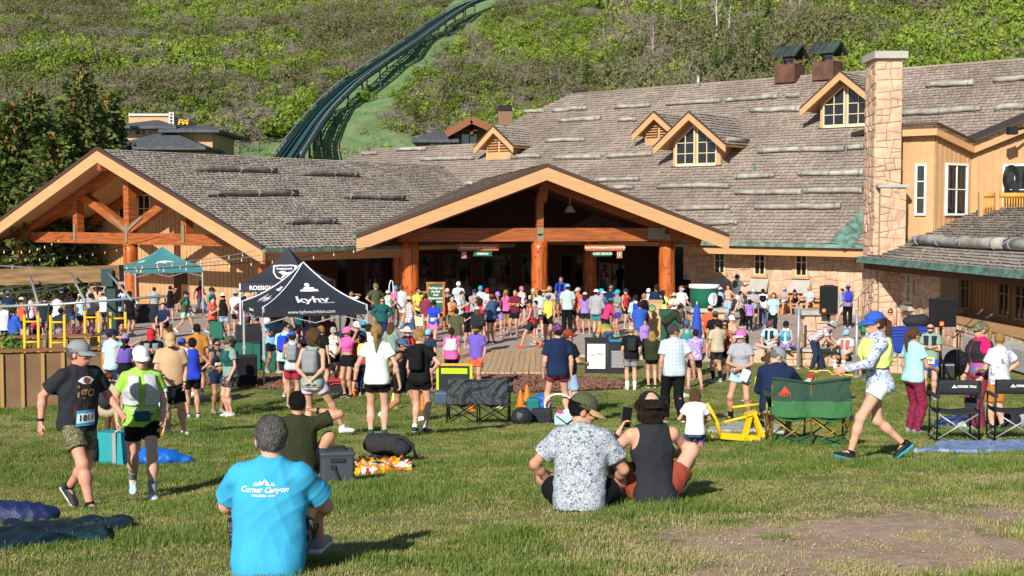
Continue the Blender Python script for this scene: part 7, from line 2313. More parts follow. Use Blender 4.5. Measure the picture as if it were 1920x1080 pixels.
  # white hoop frame by the column
p=GP(736,617);b=MB();b.tube([(-.12,0,0),(-.12,0,1.75),(-.06,0,1.95),(.02,0,1.9),(.04,0,1.6),(.06,0,0)],.025,7);o=obj('white_hoop_stand',b,WHT);o.location=p;tag(o,'tall narrow white tubular stand beside the left porch column','stand')
# ---------------------------------------------------------------- folding chairs
def crumple(me,amp,f,seed):
 for v in me.vertices:
  x,y,z=v.co;v.co=(x,y+amp*math.sin(f*x+3*math.sin(f*.4*z+seed))*math.sin(f*.9*z+2*math.sin(f*.5*x)),z)
 me.update()
def loveseat(lab,px,py,W,Hh,rz,m1,m2,fm,low=.0,lowm=None,twotone=None):
 """double camping chair seen from behind: sling back, sling seat, crossed tube legs"""
 p=GP(px,py);t=thing('camping_loveseat',lab,'chair',p,R(rz),'double camping chairs')
 zs=.42
 b=MB();split=zs+(Hh-zs)*(.42 if twotone else 0)
 def back(u_,v_):z=zs-.02+v_*(Hh-zs+.02);return((u_-.5)*W,-.02-.10*(1-v_)-.06*math.sin(u_*math.pi*2)**2*(1-v_),z+.035*abs(math.sin((u_-.5)*math.pi*1.0))*v_-.03*math.sin(u_*math.pi)*v_)
 b.grid(back,48,26)
 me=b.mesh('backrest');crumple(me,.008 if twotone else.030,17,px);crumple(me,.004 if twotone else.010,41,px+2)
 if twotone:me.polygons.foreach_set('material_index',[1 if pl.center[2]<split else 0 for pl in me.polygons])
 o=link('backrest',me,[m1,m2],t);so_=o.modifiers.new('thickness','SOLIDIFY');so_.thickness=.03
 b=MB();b.grid(lambda u_,v_:((u_-.5)*W*.97,-.12+v_*.55,zs-.06*math.sin(u_*math.pi*2)**2+.04*v_),20,8);me=b.mesh('seat');o=link('seat',me,m2,t);so_=o.modifiers.new('thickness','SOLIDIFY');so_.thickness=.02
 # seam, top tube
 b=MB();b.tube([back(0,1),back(.25,1),back(.5,1),back(.75,1),back(1,1)],.02,6);obj('top_tube',b,m1,t)
 for x in(-W/2,0,W/2):
  b=MB();b.tube([(x,-.10,.0),(x*.99,-.07,zs),(x*.985,-.03,Hh-.05)],.014,7);obj('back_post',b,fm,t)
  b=MB();b.tube([(x,.48,0),(x,.44,zs+(.2 if x else 0))],.014,7);obj('front_leg',b,fm,t)
 for s0,s1 in((-W/2,0),(0,W/2)):
  for a_,c_ in(((s0,-.10,.02),(s1,-.10,zs-.04)),((s1,-.10,.02),(s0,-.10,zs-.04)),((s0,.48,.02),(s1,.48,zs-.04)),((s1,.48,.02),(s0,.48,zs-.04))):
   b=MB();b.tube([a_,c_],.012,6);obj('cross_brace',b,fm,t)
 for x in(-W/2,W/2):
  for a_,c_ in(((x,-.10,.02),(x,.48,zs-.04)),((x,.48,.02),(x,-.10,zs-.04))):b=MB();b.tube([a_,c_],.012,6);obj('cross_brace',b,fm,t)
  b=MB();b.grid(lambda u_,v_,x=x:(x+(v_-.5)*.12,-.06+u_*.56,zs+.24-.05*math.sin(u_*3.14)),8,2);o=link('armrest',b.mesh('armrest'),m1,t);o.modifiers.new('thickness','SOLIDIFY').thickness=.02
  b=MB();b.box((x,-.10,zs-.02),(.045,.05,.06));b.box((x,-.10,.02),(.05,.05,.04));obj('joint',b,BLKP,t)
 return t,back
DKG=mat('dark_slate_quilt',(.022,.028,.032),rough=.6,bump=1.0,bscale=9,spec=.35)
loveseat('wide black quilted camping loveseat seen from behind in mid lawn',896,796,1.16,.86,-3,DKG,BLK,MET)
KG,KD=mat('kelly_green_fabric',(.035,.135,.045),rough=.8,bump=.6,bscale=16),mat('dark_green_fabric',(.022,.055,.035),rough=.8,bump=.5,bscale=20)
kt,kb=loveseat('green two tone camping loveseat with a red peak logo and bronze tubes',1519,838,1.0,.86,-4,KD,KG,mat('bronze_tube',(.26,.17,.025),rough=.4,metal=.5),twotone=True)
RD=mat('logo_red',(.62,.06,.03),rough=.6)
b=MB();b.add([(-.40,-.092,.71),(-.28,-.092,.71),(-.345,-.092,.80)],[(0,1,2)]);b.add([(-.385,-.095,.715),(-.295,-.095,.715),(-.343,-.095,.775)],[(0,1,2)]);obj('logo_peak',b,RD,kt);text('lettering','KELTY',.055,RD,kt,(-.34,-.098,.685),bold=.002)
b=MB();b.grid(lambda u_,v_:((u_-.5)*1.0,.05+v_*.35,.03+.02*math.sin(u_*14)+.05*v_),16,5);o=link('storage_sling',b.mesh('storage_sling'),KG,kt);o.modifiers.new('thickness','SOLIDIFY').thickness=.02
def dirchair(lab,px,py,W,rz):
 p=GP(px,py);t=thing('director_chair',lab,'chair',p,R(rz),"director's chairs")
 for x in(-W/2,W/2):
  b=MB();b.tube([(x,-.02,.02),(x,-.04,.90)],.014,7);obj('back_post',b,MET,t);b=MB();b.tube([(x,.48,.02),(x,.48,.64)],.014,7);obj('front_post',b,MET,t)
  b=MB();b.tube([(x,-.08,.015),(x,.54,.015)],.014,7);obj('foot_rail',b,MET,t);b=MB();b.box((x,.22,.655),(.06,.55,.03));obj('armrest',b,BLKP,t)
  b=MB();b.tube([(x,-.02,.46),(x,.48,.46)],.012,6);b.tube([(x,-.02,.20),(x,.48,.20)],.010,6);obj('side_rail',b,MET,t)
 b=MB();b.grid(lambda u_,v_:((u_-.5)*(W+.03),-.045+.03*math.sin(u_*math.pi),.69+v_*.21),12,3);o=link('backrest',b.mesh('backrest'),BLK,t);o.modifiers.new('thickness','SOLIDIFY').thickness=.015
 b=MB();b.grid(lambda u_,v_:((u_-.5)*W,v_*.48,.45-.035*math.sin(u_*math.pi)),12,4);o=link('seat',b.mesh('seat'),BLK,t);o.modifiers.new('thickness','SOLIDIFY').thickness=.02
 for y in(.0,.46):
  for a_,c_ in(((-W/2,y,.04),(W/2,y,.42)),((W/2,y,.04),(-W/2,y,.42))):b=MB();b.tube([a_,c_],.011,6);obj('cross_brace',b,GALV,t)
 b=MB();b.add([(-.10,-.035,.79),(-.02,-.035,.79),(-.065,-.035,.835)],[(0,1,2)]);obj('logo_peak',b,WHT,t);text('lettering','OZARK TRAIL',.045,WHT,t,(.12,-.033,.81),bold=.0015)
 b=MB();b.box((W/2-.05,.25,.52),(.16,.03,.2));obj('side_pouch',b,BLK,t)
dirchair("left black director's chair with a white peak logo, beside the maroon leggings",1795,830,.58,-6)
dirchair("right black director's chair cut off by the picture edge",1905,828,.60,-8)
# ---------------------------------------------------------------- cones
CO=mat('cone_orange',(.78,.16,.01),rough=.5);CY=mat('cone_yellow',(.70,.50,.10),rough=.5);CW=mat('cone_white',(.75,.62,.45),rough=.5)
def cone_set():
 b=MB();b.lathe([(.018,.42),(.035,.38),(.10,.03)],14);b.box((0,0,.015),(.26,.26,.03));return b.mesh('cone')
cme=cone_set()
for k,(px,py,s,m_,lab)in enumerate(((988,753,1.0,CO,'tall orange cone just above the blue bag heap'),(976,762,.95,CO,'orange cone left of the tallest orange cone'),(738,767,.9,CY,'pale yellow cone between the ponytail woman and the black tee woman'),(801,733,.9,CO,'orange cone behind the black loveseat'),(792,769,.9,CO,'orange cone at the feet of the woman with the black backpack'),(662,742,.9,CO,'orange cone by the pink shirted woman'),(884,770,.7,CO,'small orange cone under the black loveseat'),(771,740,.8,CW,'washed out cone left of the black loveseat'),(937,766,.6,CW,'small pale cone under the loveseat'),(418,773,.6,CO,'tiny orange cone by the tan shirted man'))):
 p=GP(px,py);t=link('traffic_cone',cme,m_);t.location=p;t.scale=(s,s,s);tag(t,lab,'cone','sport cones on the lawn')
 # ---------------------------------------------------------------- bags, coolers, blankets, toys
TEALB=mat('teal_bag',(.02,.28,.31),rough=.5);BLUEB=mat('royal_blue_cloth',(.01,.10,.42),rough=.75,bump=.6,bscale=20)
p=GP(203,872);t=thing('tote_bag','teal tote bag with a grey strap on the grass behind the walking couple','bag',p,R(-14))
b=MB();b.prism([(-.21,0,0),(.21,0,0),(.17,.02,.40),(-.17,.02,.40)],(0,.22,0));obj('body',b,TEALB,t);b=MB();b.box((.09,-.005,.2),(.05,.012,.40));b.tube([(.09,.0,.40),(.16,.06,.47),(.22,.16,.44),(.24,.2,.34)],.018,5);obj('strap',b,GALV,t)
soft('backpack','black backpack half behind the teal tote bag','bag',165,868,[('b',(0,0,.17),(.15,.13,.18)),('e',(.02,-.1,.12),(.12,.06,.10))],BLK,seed=4)
soft('blue_stuff_bag','shiny blue bag spread on the grass by the walking woman','bag',297,870,[('e',(0,0,.08),(.30,.18,.12)),('e',(.22,.05,.04),(.22,.12,.07)),('e',(-.1,.05,.12),(.14,.12,.12))],mat('blue_nylon',(.01,.12,.50),rough=.4,bump=.5,bscale=25),amp=.018,seed=5)
soft('striped_bag','red and white striped bag beside the teal tote','bag',245,868,[('b',(0,0,.15),(.12,.09,.16))],pattern('red_white_stripe',[C3('#c01c24'),C3('#e6e2dc'),C3('#a0141c')],12,'noise',(.45,.6)),seed=6)
soft('red_bottle','red water bottle top beside the blue bag','bottle',288,842,[('e',(0,0,.12),(.045,.045,.13))],mat('red_plastic',(.6,.02,.015),rough=.3),amp=.0)
# grey cooler
p=GP(632,908);t=thing('cooler','grey square soft cooler beside the man in the olive shirt','cooler',p,R(12));GC=mat('cooler_grey',(.055,.06,.07),rough=.5,bump=.15)
V=Vol((-.2,-.18,-.02),(.2,.18,.36),.008);V.bx((0,0,.16),(.155,.125,.16),.025);V.bx((0,0,.305),(.162,.132,.02),.012);V.plane((0,0,0),(0,0,-1.));link('body',V.surf('body'),GC,t)
b=MB();b.tube([(-.09,0,.325),(-.07,0,.355),(.07,0,.355),(.09,0,.325)],.014,6);obj('handle',b,BLK,t);b=MB();b.box((0,-.13,.25),(.14,.02,.035));obj('front_grip',b,BLK,t);b=MB();b.beam((-.04,-.137,.19),(.03,-.15,.02),.03,.02);b.box((-.045,-.137,.19),(.05,.02,.03));obj('buckle_strap',b,BLK,t);b=MB()
for z in(.08,.14,.2):b.box((.157,0,z),(.012,.18,.02))
obj('side_webbing',b,BLK,t)
clothsheet('blanket','yellow, orange and navy patterned blanket crumpled beside the cooler','blanket',((650,893),(765,882),(745,864),(672,868)),pattern('bright_blanket',[C3('#23305a'),C3('#e8b81c'),C3('#e2762a'),C3('#e6e0d4'),C3('#b8242c')],2.0,'noise',(.40,.49,.55,.61)),amp=.07,seed=3)
V=soft('messenger_bag',None,None,0,0,[('e',(0,0,.13),(.27,.15,.13)),('b',(-.02,0,.16),(.2,.11,.09)),('e',(.2,0,.1),(.12,.12,.09))],BLK,amp=.008,seed=8,root=Vector((0,0,0)))
p=GP(722,868);t=thing('black_holdall','black holdall with a curved strap lying on the bright blanket','bag',p+vz*.08,R(-14));link('body',V,BLK,t);strap(t,[(.1,-.05,.24),(.25,-.08,.24),(.37,-.1,.16),(.40,-.08,.02)],BLK,.02);strap(t,[(-.16,-.06,.20),(0,-.1,.26),(.12,-.06,.22)],BLK,.014)
# heap by the man in navy tee
soft('black_bag','shiny black bag leaning at the right leg of the black loveseat','bag',978,796,[('e',(0,0,.13),(.20,.16,.19)),('e',(.05,0,.22),(.12,.1,.1))],mat('black_nylon',(.02,.021,.024),rough=.35,bump=.4),amp=.012,seed=9)
soft('teal_duffel','upright dark teal duffel bag between the black bags','bag',1000,788,[('b',(0,0,.22),(.14,.12,.24))],mat('dark_teal_cloth',(.01,.16,.165),rough=.7,bump=.5),seed=10)
soft('blue_bundle','bundle of shiny blue cloth on top of the bag heap','bag',1017,770,[('e',(0,0,.27),(.19,.14,.13)),('e',(.02,.0,.12),(.2,.15,.14))],mat('blue_nylon2',(.01,.11,.48),rough=.4,bump=.9,bscale=30),amp=.018,fq=26,seed=11)
soft('black_tote','black tote with a white printed patch under the white hoop','bag',1016,794,[('b',(0,0,.14),(.20,.12,.15))],BLK,seed=12)
b=MB();b.tube([(math.cos(a*.2618)*.34,.05*math.cos(a*.2618),.32+math.sin(a*.2618)*.26)for a in range(25)],.018,7,caps=False);o=obj('white_hoop',b,WHT);o.location=GP(1036,792);o.rotation_euler=(0,R(32),0);tag(o,'white rubber hoop leaning across the black tote','hoop')
t=thing('pale_tote','pale blue open tote bag stuffed with pink, red and white clothes','bag',GP(1064,798),R(-8))
me=soft('body',None,None,0,0,[('b',(0,0,.12),(.24,.12,.12)),('e',(.1,0,.16),(.16,.12,.08))],None,root=Vector(),seed=13);link('body',me,mat('pale_blue_bag',(.38,.60,.68),rough=.5),t)
for k,(x,z,m_)in enumerate(((-.12,.25,'magenta'),(.0,.27,'white'),(.1,.25,'red'),(.17,.22,'white'))):
 me=soft('garment',None,None,0,0,[('e',(0,0,.05),(.09,.08,.055))],None,root=Vector(),seed=14+k,amp=.014);o=link('garment',me,mat('garment_'+m_,dict(magenta=(.65,.05,.2),white=(.72,.72,.72),red=(.62,.06,.05))[m_],rough=.8),t);o.location=(x,-.02,z-.06)
strap(t,[(-.2,-.13,.2),(0,-.16,.06),(.2,-.13,.2)],BLK,.012)
# lime framed board
p=GP(852,748);t=thing('flip_board','low board with lime green frame behind the black loveseat','board',p,R(-4));LM=mat('lime_plastic',(.42,.62,.02),rough=.4)
for x in(-.42,.42):b=MB();b.box((x,0,.44),(.06,.05,.88));obj('post',b,LM,t)
b=MB();b.box((0,0,.86),(.84,.05,.05));obj('rail',b,mat('board_orange',(.75,.35,.03)),t);b=MB();b.box((0,0,.52),(.78,.03,.6));obj('panel',b,BLKP,t);b=MB();b.box((0,-.02,.70),(.66,.02,.14));obj('strip',b,LM,t)
soft('cool_box','dark blue cool box left of the black loveseat','cooler',832,760,[('b',(0,0,.18),(.24,.16,.18))],mat('slate_blue',(.05,.08,.12),rough=.5),amp=0)
p=GP(607,770);t=thing('blue_crate_stack','dark crate with a red handle behind the woman in pale shorts','crate',GP(633,738),R(5));b=MB();b.box((0,.15,.16),(.42,.3,.32));obj('body',b,BLKP,t);b=MB();b.box((0,.15,.335),(.46,.34,.04));obj('lid',b,mat('crate_red',(.5,.03,.03)),t);b=MB();b.tube([(-.2,-.02,.22),(-.1,-.05,.26),(.1,-.05,.26),(.2,-.02,.22)],.012,5);obj('handle',b,RD,t)
# yellow toy digger
p=GP(1384,832);t=thing('toy_digger','yellow ride-on toy digger beside the kneeling girl','toy',p,R(6));YP=mat('toy_yellow',(.80,.50,.01),rough=.35,spec=.5)
b=MB();b.tube([(-.44,0,.56),(-.38,0,.46),(-.29,0,.28),(-.25,0,.12)],[.02,.03,.032,.03],7);obj('boom_arm',b,YP,t)
b=MB();b.beam((-.25,0,.12),(.22,0,.07),.12,.08);b.beam((.22,-.09,.06),(.30,.1,.06),.12,.07);obj('base',b,YP,t)
b=MB();b.tube([(-.2,0,.30),(.08,0,.36),(.3,0,.40)],.02,7);obj('control_bar',b,YP,t)
for s_ in(-1,1):b=MB();b.beam((.08,s_*.04,.08),(.16,s_*.03,.40),.06,.05);b.beam((.2,s_*.06,.42),(.33,s_*.07,.10),.07,.05);obj('side_frame',b,YP,t)
b=MB();b.prism([(.10,-.09,.38),(.24,-.09,.42),(.24,.09,.42),(.10,.09,.38)],(0,0,.03));obj('seat',b,YP,t)
b=MB();b.lathe([(.02,.02),(.26,.02),(.28,0),(.02,0)],18,(.12,0,0));obj('turntable',b,BLKP,t)
b=MB();b.tube([(-.62,.05,.08),(-.5,.02,.1),(-.34,0,.1)],.022,7);obj('handle',b,YP,t)
b=MB();b.tube([(0,0,0),(.48,.03,.05)],.022,7);o=obj('yellow_bat',b,YP);o.location=GP(1372,812)+vz*.42;tag(o,'yellow plastic toy bar reaching towards the green chair','toy')
clothsheet('pink_blanket','small pale green and pink picnic mat behind the toy digger','blanket',((1330,812),(1470,812),(1450,794),(1345,794)),mat('mat_pale',(.50,.42,.42),rough=.9,var=.3,vscale=6,col2=(.32,.40,.28)),amp=.03,seed=6)
soft('black_pouch','black and pink bag on the picnic mat','bag',1415,806,[('e',(0,0,.08),(.18,.12,.10))],BLK,seed=20)
BT=mat('blue_tarp',(.10,.20,.48),rough=.35,bump=.7,bscale=16,var=.35,vscale=7,col2=(.30,.40,.62))
clothsheet('blue_tarp','crinkled pale blue tarp spread before the director chairs','tarp',((1716,850),(1960,850),(1960,829),(1770,832)),BT,amp=.035,n=40,seed=7,folds=9)
clothsheet('plaid_blanket','dark green and navy tartan blanket in the left foreground','blanket',((-40,1036),(205,1018),(262,980),(20,992)),pattern('tartan',[C3('#0e2238'),C3('#0d4038'),C3('#1a1a26')],9,'plaid'),amp=.05,n=36,seed=8,folds=1.4)
soft('sleeping_bag','rolled dark navy sleeping bag at the left edge','bag',10,985,[('e',(0,0,.07),(.36,.14,.11)),('e',(.2,.05,.06),(.18,.12,.08)),('e',(-.3,0,.08),(.3,.15,.1))],mat('navy_nylon',(.015,.025,.09),rough=.45,bump=.4),amp=.015,seed=21)
clothsheet('dark_towel','crumpled navy and orange towel behind the director chairs','towel',((1755,800),(1850,795),(1835,782),(1770,785)),pattern('towel_print',[C3('#18223c'),C3('#2b66a8'),C3('#c8562a')],4,'noise',(.5,.62)),amp=.05,seed=9)
soft('white_bag','crumpled pale grey bag at the feet of the boy in the white tee','bag',1822,806,[('e',(0,0,.07),(.26,.14,.09)),('e',(.2,.02,.05),(.14,.1,.07))],mat('pale_cloth',(.45,.45,.42),rough=.8,bump=.5),amp=.02,seed=22)
soft('dark_bag','black bag between the two director chairs','bag',1890,806,[('e',(0,0,.16),(.22,.15,.2))],BLK,seed=23)
soft('grey_bundle','grey bundle at the right picture edge behind the chair','bag',1916,800,[('e',(0,0,.15),(.16,.14,.18))],mat('grey_cloth',(.28,.30,.34),rough=.8,bump=.5),seed=24)
soft('dirt_clod','brown clod of earth on the bare patch of lawn near the cooler','clod',650,938,[('e',(0,0,.015),(.055,.035,.022))],mat('earth_clod',(.14,.08,.05),rough=.95),h=.008,amp=.006,fq=60)
# lost shoes on the grass
for k,(px,py,c,lab)in enumerate(((1395,752,(.12,.12,.13),'grey shoe lying on the grass beside the pink capped woman'),(1285,745,(.6,.55,.5),'pale shoe behind the man in black trousers'))):
 t=link('loose_shoe',shoe_mesh(False).copy()if False else shoe_mesh(False),[mat('loose_shoe_%d'%k,c),SOLE]);t.location=GP(px,py)+vz*.08;t.rotation_euler=(0,0,1+k);tag(t,lab,'shoe')
 # ================================================================ THE CROWD
p_=person
# ---- foreground
man_c=p_('grey haired man in a bright cyan tee sitting on the grass in the foreground',504,None,1078,180,'situp',(((.05,-.40,-.30),(.8,.0,-.7)),((.05,-.40,-.30),(.8,.0,-.7))),H=1.55,skin=0,top='tee:cyan',bot='shorts:darkcamo',hair='short:hgrey',shoes='grey',lean=12,b=1.1,ex='print',head=(10,-4))
def shirt_print(P,meshes,x0,z0,m,back=True,off=.004):
 k=P['k']
 par=[c for c in P['root'].children if c.name.startswith(('shirt','tank','long'))][0]
 for me_t,dx,dz,mm in meshes:
  me=project(me_t,None,P['bvh'],off,x0+dx,z0+dz,k,back);me.transform(Matrix.Scale(k,4));link('print',me,mm or m,par)
def peaks(sc=1):
 b=MB()
 for P_ in([(-.5,0),(-.25,.28),(-.12,.16),(-.3,0)],[(-.2,0),(.05,.42),(.16,.28),(.02,.18),(-.06,.06)],[(.08,.06),(.2,.3),(.42,0),(.2,.02)],[(-.62,-.02),(-.54,.24),(-.46,-.02)],[(.44,-.02),(.52,.22),(.60,-.02)],[(-.72,-.02),(-.66,.18),(-.60,-.02)],[(.58,-.02),(.66,.16),(.74,-.02)]):
  b.add([(x*sc,0,z*sc)for x,z in P_],[tuple(range(len(P_)))])
 me=b.mesh('emblem')
 import bmesh;bm=bmesh.new();bm.from_mesh(me);bmesh.ops.triangulate(bm,faces=bm.faces);bmesh.ops.subdivide_edges(bm,edges=bm.edges,cuts=1,use_grid_fill=True);bm.to_mesh(me);bm.free()
 return me
zc=man_c['cpt'](0,0,.27)[2]
shirt_print(man_c,[(peaks(.085),0,.024,None),(text_mesh('Corner Canyon',.042,.0,bold=.0008,shear=.25),0,.0,None),(text_mesh('TRAIL SERIES - UTAH',.0145,.0,bold=.0005),0,-.030,None)],.01,zc,WHT)
p_('bearded man in grey floral shirt and green and tan cap sitting cross legged',1086,None,958,172,'cross',(((.10,-.16,-.40),(.8,.5,0)),((.04,-.26,-.40),(.7,.5,0))),H=1.66,skin=1,top='shirt:floralgrey',bot='shorts:black',hat='cap:olive:tan',hair='short:hblack',lean=16,twist=-6,head=(-68,12),b=1.06,ex='beard',shoes='black')
man_t=p_('man in a black tank and backwards cap filming beside the floral shirted man',1226,None,945,182,'sitwide',(((.02,-.26,-.02),(.8,-.1,-1)),((.08,-.36,-.25),(.8,.1,-.3))),H=1.64,skin=0,top='tank:charcoal',bot='shorts:rust',hat='backcap:black',hair='curly:hbrown',lean=12,twist=10,head=(-4,4),shoes='grey',b=1.02)
b=MB();b.box((0,0,0),(.075,.010,.155));o=obj('phone',b,mat('phone_black',(.012,.012,.014),rough=.2));ww=Matrix.Rotation(R(182),3,'Z')@Vector((man_t['wr'][1]+vn_(man_t['wr'][1]-man_t['el'][1])*.11)*man_t['k']);o.location=man_t['P']+ww+Vector((.02,.03,.03));o.rotation_euler=(0,R(8),R(14));tag(o,'dark phone held up beside the head of the man in the black tank top','phone')
P1=p_('man in charcoal tee and grey cap walking hand in hand, race number on his shorts',150,618,958,48,'walkR',(((.18,-.16,-.40),(.5,1,-.2)),((.16,.14,-.45),(.4,1,-.2))),skin=4,top='tee:charcoal',bot='shorts:camo',hat='cap:grey',hair='short:hgrey',shoes='charcoal',socks='black:.05',ex='bibf:cyan,1011,.03 watch:r print',b=1.06,head=(34,0),H=1.84)
zc=P1['cpt'](0,0,.2)[2];xo=P1['cpt'](0,0,.2)[0]
em=poly_mesh([[(-.09,0),(-.045,.032),(0,.04),(.045,.032),(.09,0),(.045,-.03),(0,-.036),(-.045,-.03)]]);ir=poly_mesh([[(.034*math.cos(a*.5236),.034*math.sin(a*.5236))for a in range(12)]])
shirt_print(P1,[(em,.01,.07,WHT)],xo,zc,WHT,False);shirt_print(P1,[(ir,.01,.07,mat('print_brown',(.16,.05,.03)))],xo,zc,WHT,False,off=.007);shirt_print(P1,[(text_mesh('Igo',.16,.0,bold=.003),0,-.04,mat('print_bronze',(.34,.17,.06)))],xo,zc,WHT,False)
b_=[[(-.11+.03*i,-.16-.02*(i%3)),(-.103+.03*i,-.16-.02*(i%3)),(-.103+.03*i,-.30),(-.11+.03*i,-.30)]for i in range(8)]
shirt_print(P1,[(poly_mesh(b_),0,0,mat('print_dark_red',(.22,.03,.03)))],xo,zc,WHT,False)
P2=p_('woman in lime green tee, white cap and grey vest walking beside the charcoal tee man',268,631,936,20,'walk',(((.05,-.14,-.48),(.5,1,-.2)),((.10,.08,-.48),(.5,1,-.2))),sex='f',skin=0,top='tee:lime',bot='tight:black',hat='cap:white',hair='pony:hbrown',shoes='lblue',sole='coral',socks='grey:.17',ex='vest:lgrey pouch:dteal belt:lgrey',b=1.08,H=1.70,head=(6,0))
p_('walking woman in blue leaf print long sleeves, blue trucker cap and pale lime shorts',1643,567,864,-84,'walk',(((.06,-.42,-.28),(.5,1,-.4)),((.08,.22,-.45),(.5,1,0))),sex='f',skin=0,top='long:floralblue',bot='short:pmint',hat='trucker:royal:mesh' if 0 else 'trucker:blue',hair='pony:hlbrown',shoes='black',sole='cyan',socks='black:.04',ex='vest:neon shades',H=1.72,hem=-.13)
# ---- lawn, left group
p_('heavyset man in a tan tee and tan cap looking down, black shorts',326,615,815,12,'contraL',('relax','front'),skin=0,top='tee:tan',bot='long:black',hat='cap:tan',hair='short:hbrown',ex='beard watch',b=1.20,head=(0,22),shoes='white',H=1.82)
p_('woman in a royal blue tank with dark bun, hand on hip, seen from behind',362,628,785,205,'stand',('down','hips'),sex='f',skin=1,top='tank:royal',bot='bike:black',hair='bun:hblack',shoes='lgrey',socks='black:.04')
p_('man in a mustard tee standing with his back turned beside the blue tank woman',371,602,748,185,'stand',('down','relax'),skin=1,top='tee:gold',bot='shorts:navy',hair='short:hblack',socks='white:.08')
p_('woman in navy tank and green sunglasses with a yellow race bib',408,630,775,40,'stand',('clasp','clasp'),sex='f',skin=2,top='tank:navy',bot='tight:navy',hair='pony:hblack',ex='shades bibf:yellow,163,.18',H=1.62)
p_('woman with curly hair, camo cap and sage tee facing the green sunglasses woman',431,625,782,-50,'stand',('relax','front'),sex='f',skin=0,top='tee:sage',bot='shorts:darkcamo',hat='cap:olive',hair='curly:hbrown',ex='vest:dteal',shoes='white')
p_('man in black tee, red cap and grey vest looking down behind the white capped woman',286,602,770,10,'stand',('phone','phone'),skin=0,top='tee:black',bot='shorts:black',hat='cap:red',hair='short:hbrown',ex='vest:grey',head=(0,25),H=1.78)
p_('man in pale blue tee and navy cap pointing right',212,610,765,140,'stand',('down','point'),skin=0,top='tee:lblue',bot='shorts:dkjean',hat='cap:navy',hair='short:hbrown',H=1.76)
p_('woman in a purple running vest and grey purple cap, seen from behind',237,622,772,190,'stand',('front','front'),sex='f',skin=0,top='tank:black',bot='shorts:purpleprint',hat='cap:lav',hair='pony:hbrown',ex='vest:purple')
p_('person in a crimson top resting arms on the brown barrier behind the grey capped man',268-5,640,790,200,'stand',('front','front'),skin=0,top='tee:crimson',bot='pants:black',hair='short:hbrown',H=1.70)if False else None
p_('small red haired child in dark tee and brown trousers by the teal tote',208,706,812,180,'stand',('down','front'),skin=0,top='tee:dkjean',bot='pants:brown',hair='short:hginger',shoes='grey')
t=thing('sun_hat','round pale green brimmed hat hanging at the back of the red haired child','hat',GP(210,822)+vz*.62+Vector((0,-.25,0)),0)
o=link('hat_brim',hat_mesh('wide'),[cmat('charcoal','felt'),cmat('khaki','felt')],t);o.rotation_euler=(R(95),0,0);o.scale=(1.3,1.3,1.0)
p_('little girl in a pale blue skirt behind the walking woman',300,712,820,170,'stand',('down','down'),sex='f',skin=0,top='tee:lblue',bot='skirt:ljean',hair='long:hbrown',shoes='coral')
p_('boy in navy cap and white headband behind the tan shirted man',343,622,765,160,'stand',('down','down'),skin=0,top='tee:white',bot='shorts:navy',hat='cap:blue',hair='short:hbrown',H=1.55)
# ---- lawn, centre
p_('seated man in dark olive tee holding the back of his head',556,None,895,182,'sitwide',('knee',((.02,-.05,.14),(1,-.1,.1))),H=1.76,skin=1,top='tee:dolive',bot='shorts:black',hair='short:hblack',ex='watch:r',lean=8,head=(14,6),b=1.10)
p_('curly haired woman in pale lilac shorts with hands clasped behind her back',588,604,822,172,'lunge',('behind','behind'),sex='f',skin=0,top='tank:sage',bot='short:lilac',hair='curly:hlbrown',shoes='white',socks='white:.05',ex='pack:grey',ik_feet=((.10,.05,.08,5,0),(-.40,-.32,.09,-60,0)),H=1.74,head=(30,0))
p_('ponytailed blonde woman in pale mint tee and black shorts standing with her back turned',708,599,828,181,'stand',('out','out'),sex='f',skin=0,top='tee:pmint',bot='short:black',hair='pony:hblond',socks='dteal:.10',ex='watch',H=1.77)
p_('fair woman with a messy bun in black tee and shorts carrying a black backpack',788,610,812,160,'stand',('relax','hips'),sex='f',skin=0,top='tee:black',bot='short:black',hair='bun:hblond',shoes='charcoal',socks='white:.07',ex='pack:black',head=(-60,12),H=1.72)
p_('woman in grey vest, raspberry shorts and blue cap seen from behind',549,613,762,185,'stand',('front','front'),sex='f',skin=1,top='tank:lgrey',bot='shorts:crimson',hat='cap:blue',hair='bun:hbrown',ex='pack:grey',H=1.68)
p_('tall dark haired man in aqua tee with blue vest and yellow pouch',536,592,745,165,'step',('front','front'),skin=0,top='tee:aqua',bot='shorts:dkjean',hair='short:hblack',ex='pack:royal shades',H=1.80,head=(-70,0))
p_('woman in white and red tank with a floral cap and race bib',624,608,724,15,'contra',('phone','front'),sex='f',skin=0,top='tank:white',bot='tight:black',hat='cap:checkbw',hair='pony:hblond',ex='bibf:yellow,,.06',H=1.68)
p_('woman in hot pink crop top and pink cap with a hand on her head',652,607,745,-30,'stand',('head','front'),sex='f',skin=1,top='crop:hpink',bot='short:black',hat='cap:pink',hair='pony:hbrown',ex='bibb:yellow,,.05',H=1.70,shoes='charcoal')
p_('blonde woman with a bun half hidden behind the curly haired woman',604,606,735,150,'stand',('down','down'),sex='f',skin=0,top='tee:black',bot='shorts:black',hair='bun:hblond',H=1.68)
p_('person in red jacket and yellow sash wearing a navy cap with white emblem',682,617,742,172,'stand',('down','relax'),sex='f',skin=0,top='long:red',bot='leggings:navy',hat='cap:navy',hair='long:hbrown',ex='pack:yellow',H=1.60)
p_('person in turquoise hooded top and turquoise cap behind the navy cap girl',681,602,None,190,'stand',('down','down'),skin=0,top='hoodie:teal',bot='pants:black',hat='cap:cyan',hair='short:hbrown',H=1.66)
